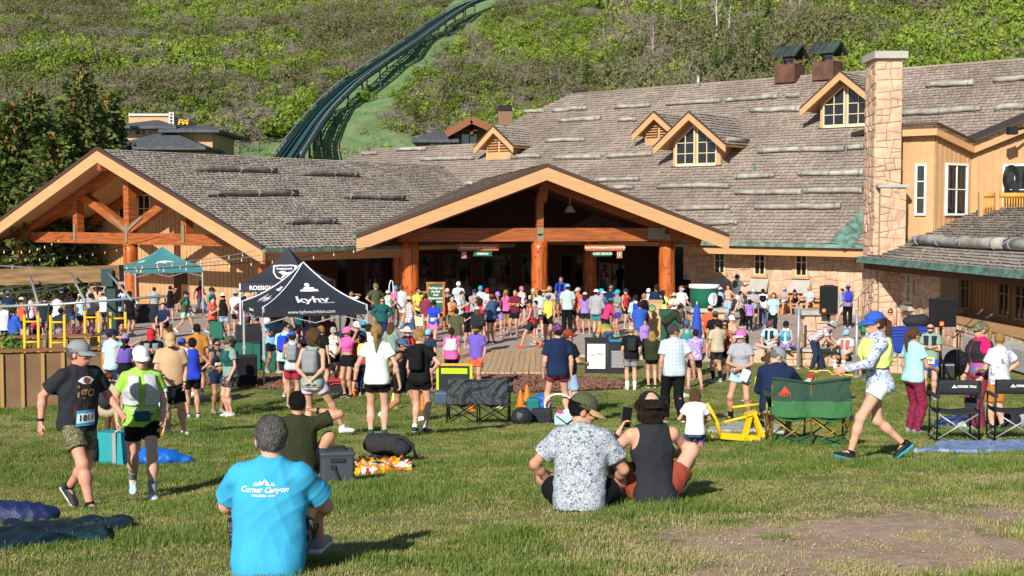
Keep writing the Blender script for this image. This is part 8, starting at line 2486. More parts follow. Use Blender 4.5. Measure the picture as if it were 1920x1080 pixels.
p_('bearded man in a black tank and grey blue cap between the two women in front',752,625,792,75,'walk',('wf','wb'),skin=2,top='tank:black',bot='shorts:black',hat='cap:jeans',hair='short:hblack',ex='beard shades',shoes='white',H=1.74)
p_('woman in a red vest with a white visor hat behind the bearded man',764,612,None,40,'stand',('fold','fold'),sex='f',skin=0,top='tee:black',bot='shorts:black',hat='wide:white',hair='short:hblond',ex='vest:red',H=1.68)
p_('woman in navy tee and pale blue cap beside the black backpack',803,616,None,-20,'stand',('relax','front'),sex='f',skin=0,top='tee:dkjean',bot='shorts:black',hat='cap:sky',hair='long:hbrown',H=1.64)
p_('woman with a long braid in hot pink tee and white vest, seen from behind',846,621,None,178,'stand',('down','relax'),sex='f',skin=0,top='tee:hpink',bot='tight:black',hair='braid:hbrown',ex='vest:white',H=1.66,D=33.5)
p_('black bearded man in purple tee, orange shorts and trucker cap',893,618,None,-22,'stand',('relax','behind'),skin=1,top='tee:purple',bot='shorts:orange',hat='trucker:black:gold',hair='short:hblack',ex='beard shades',H=1.76,D=33.2)
p_('man in navy tee and maroon shorts with a flower print cap, back turned',1045,596,792,186,'wide',('relax','down'),skin=0,top='tee:navy',bot='short:burg',hat='cap:capprint',hair='short:hbrown',shoes='charcoal',socks='lgrey:.05',H=1.80,ex='print',twist=10)
P3=person.__globals__ and None
p_('ginger bearded man in black tee and red trucker cap beside the navy tee man',1066,596,782,120,'stand',('front','front'),skin=0,top='tee:black',bot='long:ljean',hat='trucker:rust:red',hair='short:hginger',ex='beard',H=1.78,b=1.08)
# ---- lawn, right
p_('balding man in a pale blue plaid shirt and black jeans walking away',1263,590,794,192,'step',('down','out'),skin=1,top='shirt:plaidblue',bot='jeans:black',hair='buzz:hdgrey',ex='shades',shoes='brown',b=1.06,head=(-75,0),H=1.82)
p_('boy in black tee with small backpack, grey shorts and striped socks',1183,607,731,180,'stand',('relax','relax'),skin=0,top='tee:black',bot='shorts:grey',hat='cap:khaki',hair='short:hblond',socks='white:.16',ex='pack:charcoal',shoes='lgrey')
p_('long haired girl in dark olive hoodie and black shorts',1222,617,728,182,'stand',('relax','relax'),sex='f',skin=0,top='hoodie:dolive',bot='short:black',hair='long:hblond',shoes='charcoal')
p_('woman in purple tie dye tee and black bike shorts with pink shoes',1303,612,730,184,'wide',('relax','front'),sex='f',skin=0,top='tee:tiedye',bot='bike:black',hair='bun:hbrown',shoes='hpink',b=1.06)
p_('man in black cap and taupe tee with black calf sleeves',1344,596,716,195,'stand',('relax','front'),skin=1,top='tee:khaki',bot='shorts:charcoal',hat='cap:black',hair='short:hbrown',socks='black:.30')
p_('smiling woman with dark hair in a red and black top beside the taupe tee man',1358,596,712,-10,'stand',('relax','relax'),sex='f',skin=2,top='tank:rust',bot='shorts:black',hair='long:hblack',ex='shades',H=1.66)
p_('tall woman in heather grey tee, pink and white cap and aqua shorts holding papers',1388,590,792,-28,'wide',(((-.13,-.20,-.37),(1,.2,-.2)),((-.16,-.19,-.33),(1,.2,-.2))),sex='f',skin=1,top='tee:heather',bot='short:aqua',hat='cap:pink:lpink',hair='pony:hbrown',shoes='black',socks='black:.14',ex='watch belt:black',H=1.74,head=(-22,0))
pp=GP(1388,792);b=MB();b.box((0,0,0),(.16,.01,.24),Matrix.Rotation(.5,3,'Y')@Matrix.Rotation(-.4,3,'X'));o=obj('leaflet',b,mat('leaflet_white',(.72,.70,.76)));o.location=(pp.x+.03,pp.y-.30,pp.z+.97);tag(o,'folded white race leaflet in the hands of the grey tee woman','papers')
b=MB();b.lathe([(.001,.2),(.03,.2),(.035,.17),(.035,0),(.001,0)],10);o=obj('race_bottle',b,mat('bottle_yellow',(.72,.55,.02),rough=.4));o.location=(pp.x+.27,pp.y-.10,pp.z+.72);o.rotation_euler=(.1,.15,0);tag(o,'yellow and black bottle hanging at the hip of the grey tee woman','bottle')
p_('kneeling girl with light brown hair in white tee and jeans by the yellow toy digger',1303,None,835,172,'kneel',(((.02,-.28,-.30),(.6,.5,-.3)),((.05,-.34,-.34),(.6,.5,-.3))),sex='f',skin=0,top='tee:white',bot='jeans:jeans',hair='long:hlbrown',shoes='hpink',sole='hpink',H=1.22,head=(-15,20))
p_('man in navy jacket and grey cap sitting in the green camping seat',1452,None,832,162,'bench',('lap','knee'),skin=0,top='long:navy',bot='shorts:khaki',hat='cap:plum' if 0 else 'cap:grey',hair='short:hgrey',ex='shades',H=1.80,head=(-60,28),lean=22,base=None,b=1.06)
p_('child in red and black cap and white top lying on the far lawn',1500,None,745,-70,'situp',('ground','ground'),skin=0,top='tee:white',bot='shorts:black',hat='cap:red',hair='short:hbrown',H=1.35,lean=-40)
p_('ponytailed woman in pale aqua tee and speckled maroon leggings',1712,605,814,112,'stand',('relax','front'),sex='f',skin=1,top='tee:aqua',bot='leggings:maroonspeck',hair='pony:hlbrown',shoes='plum' if 0 else 'grey',socks='lblue:.06',ex='shades',H=1.66,b=1.05)
p_('bearded man in sage tee, orange sunglasses and blue shorts with a yellow bib, arms crossed',1742,588,748,-18,'stand',('fold','fold'),skin=0,top='tee:sage',bot='shorts:blue',hair='short:hblack',ex='beard shades vest:charcoal bibf:yellow,789,-.06',H=1.80)
p_('woman in camo cap with sunset print and magenta sleeves, maroon trousers',1834,594,810,-78,'stand',('relax','relax'),sex='f',skin=0,top='tee:sunsetshirt',bot='pants:burg',hat='cap:camo',hair='pony:hblond',ex='vest:charcoal shades watch:r',H=1.74,b=1.08,shoes='grey')
p_('blond boy in white and grey dyed tee and yellow shorts, back turned',1870,615,812,205,'stand',('front','hips'),skin=0,top='tee:whitedye',bot='long:gold',hair='short:hblond',shoes='charcoal',socks='black:.06',H=1.62,head=(-40,0))
p_('person sitting behind the walking woman with only legs showing',1722,None,705,20,'situp',('knee','knee'),skin=1,top='tee:khaki',bot='shorts:black',hair='short:hbrown',H=1.6)if False else None
# ---- by the seat wall and stage
def wall_top(px,py,z=.45,D=None):return UZ(px,py,z)if D is None else Vector((U(px,py,D).x,D,z))
p_('man in plaid shirt, jeans and checked hat bending over at the seat wall',1533,None,696,62,'stoop',('low','low'),skin=1,top='shirt:plaidred',bot='jeans:dkjean',hat='wide:checkbw',hair='short:hbrown',shoes='brown',H=1.80,lean=58)
b=MB();b.tube([(0,0,0),(.05,0,.26)],[.07,.07],10);o=obj('white_bottle',b,mat('jug_white',(.72,.70,.64),rough=.4));o.location=Vector((U(1555,650,38.2).x,38.2,.62));tag(o,'white jug held by the bending man in plaid','bottle')
p_('man in grey cap and pale tee with dark straps sitting on the seat wall end',1436,590,None,-35,'cross',('knee','lap'),skin=0,top='tee:lblue',bot='shorts:black',hat='cap:plum',hair='short:hgrey',ex='vest:charcoal shades',H=1.74,base=wall_top(1445,655,.44))
p_('woman in black cap, aqua vest and purple leggings sitting cross legged on the seat wall',1473,597,None,-25,'cross',('lap','lap'),sex='f',skin=0,top='tank:white',bot='leggings:purpleprint',hat='cap:black',hair='pony:hbrown',ex='vest:cyan',H=1.66,base=wall_top(1474,653,.44))
p_('man in blue cap, orange vest and white knee socks sitting on the right seat wall',1584,604,None,-45,'bench',('lap','knee'),skin=1,top='tee:lgrey',bot='shorts:charcoal',hat='cap:sky',hair='short:hbrown',ex='vest:coral shades',socks='white:.36',shoes='orange',H=1.74,base=(9.72,37.0,ground(9.72,37.0)))
p_('man in cream tee and pale cap sitting next to the orange vest man',1600,608,None,-30,'bench',('lap','lap'),skin=1,top='tee:cream',bot='shorts:khaki',hat='cap:mint',hair='short:hbrown',H=1.74,base=(10.25,36.6,ground(10.25,36.6)))
p_('boy in sky blue tee and pale shorts striding left past the left loudspeaker',1579,537,612,-80,'walk',('wf','wb'),skin=0,top='tee:sky',bot='shorts:lgrey',hair='short:hbrown',shoes='sage')
p_('woman in purple cap and black leggings behind the sky blue boy',1589,530,615,170,'stand',('front','front'),sex='f',skin=1,top='tee:purpleprint',bot='leggings:black',hat='cap:lav',hair='pony:hbrown',ex='pack:royal')
p_('child in green tank sitting near the stone wall window',1617,556,None,160,'situp',('knee','knee'),sex='f',skin=1,top='tank:green',bot='shorts:navy',hair='bun:hblond',H=1.3,base=Vector((U(1619,600,48).x,48,.15)))
p_('small fair child sitting right of the green tank child',1636,560,None,150,'situp',('knee','knee'),skin=0,top='tee:cream',bot='shorts:jeans',hair='short:hblond',H=1.25,base=Vector((U(1637,600,48.5).x,48.5,.15)))
p_('woman in pink sitting hugging her knees beside the blue panel',1672,547,None,-30,'situp',('knee','knee'),sex='f',skin=1,top='tank:peach',bot='short:pink',hair='pony:hbrown',ex='shades',H=1.66,base=Vector((U(1668,600,45.5).x,45.5,.35)))
p_('dark haired woman in coral tank with bib standing in shade above the blue panel',1705,534,612,170,'stand',('relax','out'),sex='f',skin=3,top='tank:coral',bot='shorts:white',hair='bun:hblack',ex='bibb:cyan,,.16')
# ---- bench by the stone wall
def on_bench(px):
 u=(px-960)/F*1.003;w=W0-vn*.95;t=(w.y*u-w.x)/(va.x-va.y*u);q=w+va*t;return(q.x,q.y,0)
p_('woman in grey tank and visor on the left of the orange bench',1470,527,None,-38,'bench',('lap','lap'),sex='f',skin=1,top='tank:heather',bot='short:navy',hat='visor:lgrey',hair='pony:hbrown',H=1.70,base=on_bench(1470),ex='bibf:cyan,,.1')
p_('woman looking down at her phone in the middle of the orange bench',1493,537,None,-34,'bench',('lap','lap'),sex='f',skin=1,top='tank:black',bot='short:black',hair='bun:hbrown',H=1.66,lean=30,head=(0,30),base=on_bench(1494))
p_('man in pale grey tee and headband on the right of the orange bench',1519,525,None,-50,'bench',('lap','knee'),skin=0,top='tee:lgrey',bot='shorts:charcoal',hair='short:hblond',ex='shades',H=1.78,base=on_bench(1518))
# ---- patio, right of the porch
p_('dark haired woman in dusty pink tank and jeans with a jacket round her waist',1364,531,603,-40,'contra',('hips','relax'),sex='f',skin=1,top='tank:peach',bot='jeans:ljean',hair='long:hblack',ex='belt:charcoal')
p_('man in green vest and blue cap bracing both arms against the stone wall',1381,511,588,120,'step',('point','reach'),skin=0,top='tee:white',bot='shorts:white',hat='cap:blue',hair='short:hbrown',ex='vest:green')
p_('man in pale patterned shirt and striped cap among the patio crowd near the bench',1412,538,616,0,'stand',('fold','relax'),skin=1,top='shirt:floralgrey',bot='shorts:black',hat='cap:lgrey',hair='short:hbrown',ex='shades')
p_('child in lilac tee with dark curls, seen from behind',1405,560,622,180,'stand',('front','down'),sex='f',skin=1,top='tee:lav',bot='leggings:black',hair='curly:hblack')
p_('person in black tee with white sleeves and jeans wiping their face',1430,539,612,165,'stand',('down','chin'),skin=2,top='long:white',bot='jeans:jeans',hair='short:hblack',ex='vest:black')
p_('man in orange tee and orange visor among the lawn edge crowd',1331,569,678,160,'stand',('relax','front'),skin=1,top='tee:orange',bot='shorts:navy',hat='cap:peach',hair='short:hbrown')
p_('man in black tee and olive cap next to the orange tee man',1340,579,690,185,'stand',('relax','relax'),skin=1,top='tee:black',bot='shorts:black',hat='cap:olive',hair='short:hbrown',H=1.74)
p_('bearded man in teal tank and denim cap behind the plaid shirt man',1288,598,None,-10,'stand',('relax','relax'),skin=1,top='tank:teal',bot='shorts:black',hat='cap:jeans',hair='short:hbrown',ex='beard',H=1.70)
p_('man in white polo, white visor and khaki shorts by the green drum',1277,533,622,30,'stand',('front','relax'),skin=1,top='tee:white',bot='long:khaki',hat='visor:red:white',hair='short:hgrey',ex='shades belt:black',b=1.08)
p_('dim figure in teal cap in the shade right of the porch column',1286,514,None,0,'stand',('fold','fold'),skin=2,top='tee:black',bot='pants:black',hat='cap:cyan',hair='short:hblack',H=1.74)
p_('man in navy zip top and black cap reading his phone by the wooden bin',1229,529,624,15,'contra',('phone','down'),skin=0,top='long:navy',bot='pants:olive',hat='cap:black',hair='short:hbrown',head=(0,22),H=1.84)
p_('woman in pale blue jacket with bright blue vest, back turned',1191,550,640,185,'stand',('front','front'),sex='f',skin=0,top='long:lblue',bot='short:charcoal',hair='bun:hbrown',ex='pack:royal')
p_('blonde woman in black tank beside the pale blue jacket woman',1207,547,638,200,'stand',('relax','front'),sex='f',skin=1,top='tank:black',bot='skirt:black',hair='bun:hblond')
p_('grey haired woman in lilac hoodie and black leggings',1209,599,672,10,'stand',('relax','relax'),sex='f',skin=0,top='hoodie:lav',bot='leggings:black',hair='short:hgrey',ex='shades')
p_('man in grey tee and teal cap with a blue jacket at his waist',1157,540,630,-60,'stand',('fold','front'),skin=1,top='tee:grey',bot='shorts:royal',hat='cap:cyan',hair='short:hbrown',shoes='teal',ex='belt:royal')
p_('man in grey hoodie and teal shorts with a white patterned cap',1118,539,634,150,'stand',('relax','front'),skin=0,top='hoodie:heather',bot='shorts:teal',hat='cap:white',hair='short:hbrown',socks='dteal:.14',shoes='brown')
p_('man in blue striped tee and teal cap facing right behind the grey hoodie',1128,538,630,60,'stand',('front','front'),skin=1,top='tee:sky',bot='shorts:charcoal',hat='cap:cyan:white',hair='short:hbrown',ex='shades')
p_('woman in magenta jacket and teal cap leaning forward',1139,556,640,120,'stoop',('front','low'),sex='f',skin=0,top='long:magenta',bot='leggings:black',hat='cap:teal',hair='long:hbrown',lean=25,H=1.62)
p_('person bending down in a faded rainbow tee and denim shorts',1137,None,676,186,'bend',('down','down'),skin=1,top='tee:rainbow',bot='shorts:jeans',hair='short:hbrown',H=1.70)
p_('dim figure in black tank in the porch shade between the hanging sign and column',1131,508,None,0,'stand',('relax','relax'),skin=2,top='tank:dteal',bot='shorts:black',hat='cap:grey',hair='short:hblack',H=1.76)
p_('woman in pink dancing near the porch behind the blue vest woman',1186,556,636,100,'stand',('reach','relax'),sex='f',skin=1,top='tank:burg',bot='skirt:black',hair='pony:hblack',H=1.66)
p_('woman in white tee and peach cap at the wooden bin',1216,540,None,-20,'stand',('front','front'),sex='f',skin=0,top='tee:white',bot='shorts:cream',hat='cap:white',hair='bun:hbrown',H=1.62)
p_('man in dark green jacket crouched by the white polo man',1256,560,None,90,'stoop',('low','low'),skin=2,top='long:dolive',bot='pants:black',hair='short:hblack',H=1.7,lean=50)
# ---- patio, centre
p_('man in orange tee, tan cap and black shorts with an orange sock pair',1083,536,624,-55,'stand',('relax','front'),skin=1,top='tee:coral',bot='shorts:charcoal',hat='cap:khaki',hair='short:hbrown',socks='orange:.10',ex='belt:maroon')
p_('man in sage green tee and black trousers with a lilac cap, back turned',1064,529,626,188,'stand',('relax','relax'),skin=0,top='tee:mint',bot='pants:black',hat='cap:sky',hair='short:hbrown')
p_('man in blue tee with black vest standing at the porch column',1052,515,602,-30,'stand',('front','relax'),skin=2,top='tee:royal',bot='shorts:olive',hair='short:hblack',ex='vest:black')
p_('man in bright yellow tank and black shorts',1028,548,641,-12,'stand',('relax','front'),skin=1,top='sing:yellow',bot='shorts:black',hat='visor:blue',hair='short:hbrown',ex='shades',shoes='red')
p_('woman in brown tee shading her eyes at the foot of the column',1030,533,628,-20,'stand',('relax','shade'),sex='f',skin=1,top='tee:khaki',bot='shorts:olive',hair='short:hblond')
p_('man in mint tee with a pale hydration pack and maroon shorts',1012,541,632,190,'stand',('front','front'),skin=0,top='tee:mint',bot='shorts:plum',hair='short:hblack',ex='pack:lblue')
p_('bearded man in red tank with grey backpack striding left in orange shoes',995,556,653,-82,'walk',('wf','wb'),skin=1,top='sing:red',bot='shorts:charcoal',hat='cap:black',hair='short:hbrown',ex='pack:grey beard shades',shoes='orange',sole='orange')
p_('person in red beside the striding red tank man',1003,560,646,-70,'stand',('relax','relax'),skin=0,top='tank:red',bot='shorts:charcoal',hair='short:hbrown',H=1.68)
p_('woman in black top, purple shorts and lilac cap walking toward the lawn',933,543,632,15,'step',('wb','wf'),sex='f',skin=1,top='tank:black',bot='shorts:lav',hat='cap:lav',hair='pony:hbrown',ex='shades bibf:cyan,,.14 vest:plum',shoes='magenta')
p_('woman in denim jacket and red cap with black shorts',921,548,645,-140,'stand',('front','front'),sex='f',skin=1,top='hoodie:jeans',bot='short:black',hat='cap:rust:white',hair='bun:hbrown',shoes='black')
p_('woman in a loose dark jacket and white cap with long brown hair, back turned',895,572,662,178,'stand',('front','behind'),sex='f',skin=0,top='hoodie:charcoal',bot='shorts:checkbw',hat='cap:white',hair='long:hlbrown')
p_('woman in red tank lifting both arms to her hair',901,557,650,150,'stand',('head','head'),sex='f',skin=1,top='tank:red',bot='short:navy',hair='curly:hbrown')
p_('man in pale blue tee and teal cap behind the crowd at the notice board',901,535,None,0,'stand',('front','front'),skin=0,top='tee:lblue',bot='shorts:navy',hat='cap:cyan',hair='short:hbrown',H=1.76)
p_('man in grey tee and dark cap taking a drink',890,541,None,30,'stand',('relax','chin'),skin=1,top='tee:heather',bot='shorts:black',hat='cap:navy',hair='short:hbrown',H=1.76)
p_('young man in grey tee looking down at his hands by the notice board',865,545,None,60,'stand',('phone','phone'),skin=0,top='tee:lgrey',bot='shorts:charcoal',hair='short:hlbrown',head=(0,25),H=1.76)
p_('woman in black tee and pink cap looking at her phone',875,572,652,40,'stand',('phone','phone'),sex='f',skin=1,top='tee:black',bot='shorts:black',hat='cap:magenta',hair='curly:hbrown',head=(0,25))
p_('man in olive tee with white back print and grey shorts, back turned',856,574,672,176,'step',('relax','relax'),skin=1,top='tee:olive',bot='shorts:grey',hair='short:hblack',ex='print')
p_('woman in white tee and white cap with a pale vest at the notice board',860,525,610,5,'stand',('relax','relax'),sex='f',skin=0,top='tee:white',bot='pants:black',hat='cap:white',hair='pony:hblond',ex='vest:lblue')
p_('woman in red top and cream cap just right of the notice board',839,538,612,-10,'stand',('relax','front'),sex='f',skin=1,top='tank:red',bot='short:pink',hat='cap:cream',hair='pony:hbrown',ex='vest:teal')
p_('young woman in royal blue tee and pink shorts walking past the notice board',814,559,652,-12,'step',('front','relax'),sex='f',skin=0,top='tee:royal',bot='shorts:pink',hat='cap:black',hair='pony:hbrown',ex='bibf:cyan,,.10 shades')
p_('man in yellow tee and black shorts shading his eyes',784,537,625,40,'stand',('shade','front'),skin=1,top='tee:yellow',bot='shorts:black',hair='short:hblack',ex='shades')
p_('man in sleeveless plaid shirt and straw hat',769,552,650,130,'stand',('relax','front'),skin=1,top='sing:plaidsl',bot='jeans:jeans',hat='wide:khaki',hair='short:hbrown',H=1.74)
o=soft('white_tote','cream canvas tote hanging beside the yellow tee man','bag',785,640,[('b',(0,0,.2),(.17,.07,.22))],mat('canvas_cream',(.62,.54,.40),rough=.85),root=GP(786,640)+vz*.55,seed=31)
p_('man in pale grey long sleeves and cream shorts leaning by the column',753,531,616,150,'step',('front','front'),skin=1,top='long:lgrey',bot='shorts:cream',hair='short:hlbrown',socks='sky:.12')
p_('woman in pink tee and teal cap with folded arms',742,533,612,15,'stand',('fold','fold'),sex='f',skin=1,top='tee:hpink',bot='short:black',hat='cap:cyan',hair='pony:hbrown',socks='sky:.1')
p_('woman in green and teal pullover with white sunglasses, hands on hips',717,555,648,10,'stand',('hips','hips'),sex='f',skin=0,top='hoodie:dteal',bot='pants:navy',hair='long:hlbrown',ex='shades')
p_('man in olive tee and camo cap with hands on hips in the porch shade edge',705,528,618,35,'stand',('hips','hips'),skin=1,top='tee:olive',bot='shorts:navy',hat='cap:camo',hair='short:hbrown',ex='shades')
p_('runner in red and white tee and black tights in the doorway by the tent',658,540,624,30,'walk',('shade','wb'),skin=2,top='tee:white',bot='leggings:black',hair='short:hblack',ex='vest:red',H=1.74)
# ---- under and beside the tents
for i,(x,y,c,bb_,lab)in enumerate(((500,560,'white','ljean','person in white under the black tent, legs in pale denim'),(520,556,'black','black','person in black under the black tent'),(560,560,'dteal','black','person in dark teal behind the navy tent table'),(592,562,'black','charcoal','person in black at the rear of the navy tent'),(474,545,'red','grey','woman in red by the black tent front leg'),(486,546,'gold','black','woman in mustard beside the red top woman under the black tent'))):
 p_(lab,x,y,None,180 if i%2 else 30,'stand',('front','relax'),sex='f' if i>3 else 'm',skin=1,top='tee:'+c,bot='shorts:'+bb_,hair='short:hbrown',H=1.72)
p_('man in black tank, white sun hat and denim shorts, back turned',421,546,634,170,'contra',('relax','relax'),skin=1,top='tank:black',bot='shorts:ljean',hat='wide:white',hair='short:hbrown')
p_('man in white tee and blue cap at the black tent leg',443,543,628,165,'stand',('front','relax'),skin=1,top='tee:white',bot='shorts:black',hat='cap:sky',hair='short:hbrown')
p_('dim man in maroon tee and jeans walking in the wing shade',376,522,592,80,'walk',('wf','wb'),skin=2,top='tee:maroon',bot='jeans:jeans',hat='cap:teal',hair='short:hblack',H=1.78)
p_('man in olive tee, black cap and mint shorts walking right',347,541,624,80,'walk',('wf','wb'),skin=1,top='tee:olive',bot='shorts:mint',hat='cap:black',hair='short:hbrown',ex='vest:teal',shoes='lgrey')
p_('man in black tank raising a hand to his eyes by the teal tent',320,533,602,200,'stand',('relax','shade'),skin=1,top='tank:black',bot='shorts:navy',hair='short:hblack',H=1.76)
p_('man in grey tee and black and red shorts under the teal tent edge',290,536,604,190,'stand',('relax','front'),skin=0,top='tee:heather',bot='shorts:black',hair='short:hblack',socks='white:.06')
p_('man in navy tee sitting on a box before the teal tent',305,572,None,-15,'bench',('lap','lap'),skin=0,top='tee:navy',bot='shorts:black',hair='short:hbrown',H=1.74,base=GP(308,634))
b=MB();b.box((0,.15,.24),(.45,.4,.48));o=obj('wooden_crate',b,mat('crate_wood',(.42,.26,.12),rough=.8,bump=.3));o.location=GP(308,634);tag(o,'plain wooden box the navy tee man sits on','crate')
# ---- left terrace
L_=[('man in pale blue tee with navy pack at the green post',221,541,None,200,'lblue','navy','cap:charcoal','pack:navy','m'),('dark haired woman in white behind the green post',229,533,None,200,'white','black',None,'','f'),('dark haired woman in black left of the draped table',243,545,None,160,'black','black',None,'','f'),('man in white tee and navy shorts beside the green post',196,543,622,150,'white','navy','cap:grey','','m'),('woman in tan crop top with raised arms on the terrace',184,534,None,180,'peach','charcoal','cap:charcoal','','f'),('woman in grey tee leaning left on the terrace',168,533,None,-60,'heather','charcoal','cap:charcoal','','f'),('man in grey tee and black shorts, back turned, by the flower planter',171,547,628,185,'heather','black',None,'','m'),('man in black tee with yellow print and blue cap',116,537,None,180,'black','jeans','cap:blue','','m'),('woman in dark top next to the blue cap man',131,545,None,170,'charcoal','jeans',None,'','f'),('man in white sleeveless tee, back turned, above the yellow frames',107,549,None,178,'white','black',None,'','m'),('person in grey tee and camo bucket hat behind the second yellow frame',116,574,668,182,'grey','grey','bucket:camo','','m'),('woman in pale tank seated near the orange railing',57,551,None,150,'lpink','black',None,'','f'),('person in navy tee and purple cap at the far left terrace',15,545,None,170,'navy','black','cap:lav','','m'),('person in grey hoodie and green and white cap at the left edge',10,568,None,160,'lgrey','black','cap:green:white','','m'),('woman in blue long sleeves at the left edge beside the grey hoodie',26,575,None,150,'blue','black',None,'','f')]
for i,(lab,x,yt_,yf_,yw,c,bt,hat_,ex_,sx_)in enumerate(L_):
 p_(lab,x,yt_,yf_,yw,'stand',('head','head')if 'raised' in lab else('relax','front'),sex=sx_,skin=1,top=('long:' if 'long' in lab else 'sing:' if 'sleeveless' in lab else 'crop:' if 'crop' in lab else 'hoodie:' if 'hoodie' in lab else 'tank:' if 'tank' in lab else 'tee:')+c,bot='shorts:'+bt,hat=hat_,hair='short:hbrown' if sx_=='m' else 'long:hblack' if 'dark haired' in lab else 'pony:hbrown',ex=ex_,H=1.70 if yf_ is None else None)
p_('woman bending forward in magenta top with teal cap behind the left yellow frame',70,None,662,30,'bend',('down','down'),sex='f',skin=1,top='tee:magenta',bot='shorts:black',hat='cap:mint',hair='long:hbrown',H=1.62)
p_('man in black tee and red orange cap crouching by the green post',219,574,None,20,'squat',('lap','lap'),skin=1,top='tee:black',bot='shorts:black',hat='cap:red:orange',hair='short:hbrown',H=1.72,base=GP(219,634))
# ---- more of the crowd
for i,(lab,x,yt_,yw,sx_,tp,bt,ht_,hr,ex_)in enumerate((('woman in grey green tee behind the ponytailed blonde woman',733,603,160,'f','tee:sage','shorts:black',None,'long:hlbrown',''),('man in white hooded top left of the ponytailed blonde woman',694,606,170,'m','hoodie:white','shorts:navy',None,'short:hbrown',''),('man in black tee and white cap between the crop top woman and navy cap girl',668,600,30,'m','tee:black','shorts:grey','cap:white','short:hbrown',''),('woman in lilac tank near the netting fence inside the navy tent',575,590,150,'f','tank:lav','short:black',None,'pony:hbrown',''),('man in rust tee at the back of the navy tent',612,585,20,'m','tee:rust','shorts:charcoal',None,'short:hblack','beard'),('man in sky blue tee just behind the netting fence',510,585,40,'m','tee:sky','shorts:black','cap:black','short:hbrown',''),('woman in coral tee on the patio left of the white hat man',398,556,60,'f','tee:coral','short:black',None,'bun:hbrown',''),('man in plum tee near the black tent front pole',458,552,200,'m','tee:plum','shorts:khaki','cap:navy','short:hbrown',''),('woman in pale blue tank and visor on the terrace above the ladders',150,548,170,'f','tank:lblue','shorts:navy','visor:white','pony:hblond',''),('man in charcoal tee behind the left tubular ladders',84,552,200,'m','tee:charcoal','shorts:khaki',None,'short:hbrown',''),('woman in orange tank on the far left terrace',42,556,150,'f','tank:orange','shorts:black','cap:white','pony:hbrown',''),('man in teal tee and black cap walking on the patio right of the teal tent',396,537,80,'m','tee:teal','shorts:black','cap:black','short:hbrown',''),('woman in white tank just left of the porch middle column',978,536,20,'f','tank:white','short:black','cap:pink','pony:hbrown',''),('man in maroon tee behind the striding red tank man',965,541,-30,'m','tee:maroon','shorts:black',None,'short:hblack',''),('woman in yellow green tee near the right porch column',1243,543,160,'f','tee:neon','short:black',None,'bun:hbrown',''),('man in brown tee beside the dusty pink tank woman',1343,540,150,'m','tee:brown','shorts:charcoal','cap:khaki','short:hbrown',''),('woman in aqua tee right of the white sleeved person near the bench',1449,548,-20,'f','tee:aqua','leggings:black',None,'long:hbrown',''),('man in cobalt tee at the lawn edge between the bins and the long haired girl',1200,563,190,'m','tee:blue','shorts:khaki',None,'short:hbrown',''),('woman in peach top behind the taupe tee man',1372,590,20,'f','tank:peach','shorts:black','cap:white','pony:hbrown',''),('man in grey hooded top walking behind the green drum',1303,540,-80,'m','hoodie:grey','pants:black',None,'short:hgrey',''))):
 p_(lab,x,yt_,None,yw,('stand','contra','step')[i%3],(('relax','front'),('fold','fold'),('down','phone'),('hips','relax'))[i%4],sex=sx_,skin=i%3,top=tp,bot=bt,hat=ht_,hair=hr,ex=ex_,H=1.66 if sx_=='f' else 1.78)
for i,(lab,x,yt_,yf_,yw,sx_,tp,bt,ht_,hr)in enumerate((('woman in mint tank and white visor right of the pink tee woman with folded arms',727,540,618,-20,'f','tank:mint','short:charcoal','visor:white','pony:hblond'),('man in burgundy tee left of the notice board',798,548,632,160,'m','tee:burg','shorts:khaki','cap:charcoal','short:hbrown'),('woman in gold tank between the notice board and the dark hoodie woman',849,551,634,30,'f','tank:gold','short:navy',None,'bun:hbrown'),('man in white tee and red cap behind the denim jacket woman',912,538,618,-15,'m','tee:white','shorts:navy','cap:red','short:hblack'),('woman in hot pink tank right of the lilac capped woman',949,541,621,150,'f','tank:hpink','short:black',None,'pony:hblond'),('man in olive tank left of the mint tee hydration pack man',1001,538,616,20,'m','tank:olive','shorts:black','cap:khaki','short:hbrown'),('woman in lavender tee right of the orange tee tan cap man',1098,545,626,170,'f','tee:lav','shorts:charcoal','cap:white','long:hbrown'),('man in navy tee behind the magenta jacket woman',1145,532,610,-40,'m','tee:navy','shorts:khaki',None,'short:hgrey'),('man in red singlet behind the pale blue jacket woman',1174,538,616,40,'m','sing:red','shorts:black','cap:navy','short:hbrown'),('woman in cream tee and straw hat left of the white polo man',1262,546,626,-10,'f','tee:cream','skirt:navy','wide:khaki','long:hlbrown'),('man in sky blue tank between the green drum and the dusty pink tank woman',1350,536,610,190,'m','tank:sky','shorts:navy','cap:white','short:hbrown'),('woman in black and white top standing left of the lilac tee child',1390,544,614,60,'f','tee:checkbw','pants:black',None,'bun:hblack'))):
 p_(lab,x,yt_,yf_,yw,('contra','stand','contraL')[i%3],(('hips','relax'),('relax','phone'),('fold','fold'),('front','front'))[i%4],sex=sx_,skin=(i+1)%3,top=tp,bot=bt,hat=ht_,hair=hr,ex='shades' if i%2 else '')
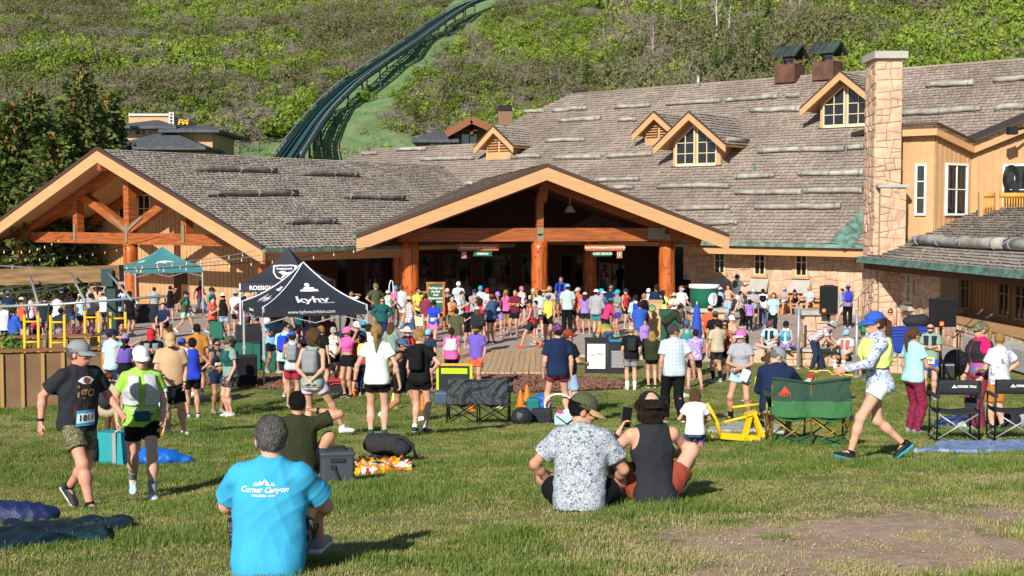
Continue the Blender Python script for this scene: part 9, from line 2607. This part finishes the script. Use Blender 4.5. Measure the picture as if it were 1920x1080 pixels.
 # ================================================================ GRASS ON THE LAWN
def clump_density(x,y):return fbm(np.asarray(x)*.9+20,np.asarray(y)*.9+2)
r=np.random.RandomState(77)
G1=foliage_mat('grass_blades',(.155,.195,.03),(.34,.36,.09),trans=.35,rough=.6)
G2=foliage_mat('grass_blades_dry',(.32,.29,.11),(.54,.46,.23),trans=.3,rough=.7)
G3=foliage_mat('grass_blades_lush',(.10,.17,.028),(.215,.29,.065),trans=.35,rough=.55)
var=[]
for i in range(3):v,f4,f3=tuft(600+i,46,.11,.042,.0026);var.append((mesh_np('tuft_kind',v,f4,f3=f3),G1))
for i in range(2):v,f4,f3=tuft(610+i,40,.12,.034,.0024);var.append((mesh_np('tuft_kind',v,f4,f3=f3),G2))
for i in range(2):v,f4,f3=tuft(620+i,50,.10,.065,.0030);var.append((mesh_np('tuft_kind',v,f4,f3=f3),G3))
pts,rots,scl,idx=[],[],[],[]
N=72000
d=4.9+(r.rand(N)**1.5)*32.0
x=(r.rand(N)*2-1)*(d*.45+2.6)
soil=soil_at(x,d);cd=clump_density(x,d);cf=fbm(x*4+9,d*4+40)
pf=np.array([patio_front(a)for a in x])
for k in range(N):
 if d[k]>pf[k]-.15 or(-2.75<x[k]<1.8 and d[k]>36.4):continue
 if inpoly(x[k],d[k],MP):continue
 if r.rand()<soil[k]*1.25-(.55 if cf[k]>.56 else 0):continue
 if cf[k]<.30 and r.rand()<.5:continue
 far=1+max(0,d[k]-9)*.035
 s=(.75+.55*r.rand())*(1.0+.5*(cd[k]-.5))*far
 hgt=s*(.7+.9*max(0,cd[k]-.38)*2)/far**.6
 q=r.rand()+(cd[k]-.5)*1.1
 i=r.randint(3)if q<.66 else 5+r.randint(2)
 if r.rand()<.34+(.45 if soil[k]>.15 else 0)+(.3 if cd[k]<.46 else 0):i=3+r.randint(2)
 pts.append((x[k],d[k],ground(x[k],d[k])+.0));rots.append((0,0,r.rand()*6.28));scl.append((s,s,hgt));idx.append(i)
scatter('lawn_grass',pts,rots,scl,idx,var)
# loose clods and pebbles on the bare earth
cb=MB();cb.lathe([(.001,.5),(.35,.38),(.5,.1),(.42,-.2),(.001,-.3)],6);peb=cb.mesh('pebble')
pts,rots,scl=[],[],[]
while len(pts)<900:
 x_,y_=r.uniform(-.5,4.2),r.uniform(5.2,9.8)
 if r.rand()<float(soil_at(x_,y_)):s=.004+.013*r.rand()**4;pts.append((x_,y_,ground(x_,y_)+.012));rots.append((r.normal(0,.3),r.normal(0,.3),r.rand()*6));scl.append((s*1.4,s,s*.7))
scatter('soil_crumbs',pts,rots,scl,[0]*len(pts),[(peb,mat('soil_crumb',(.36,.26,.185),rough=.95,island=.3))])
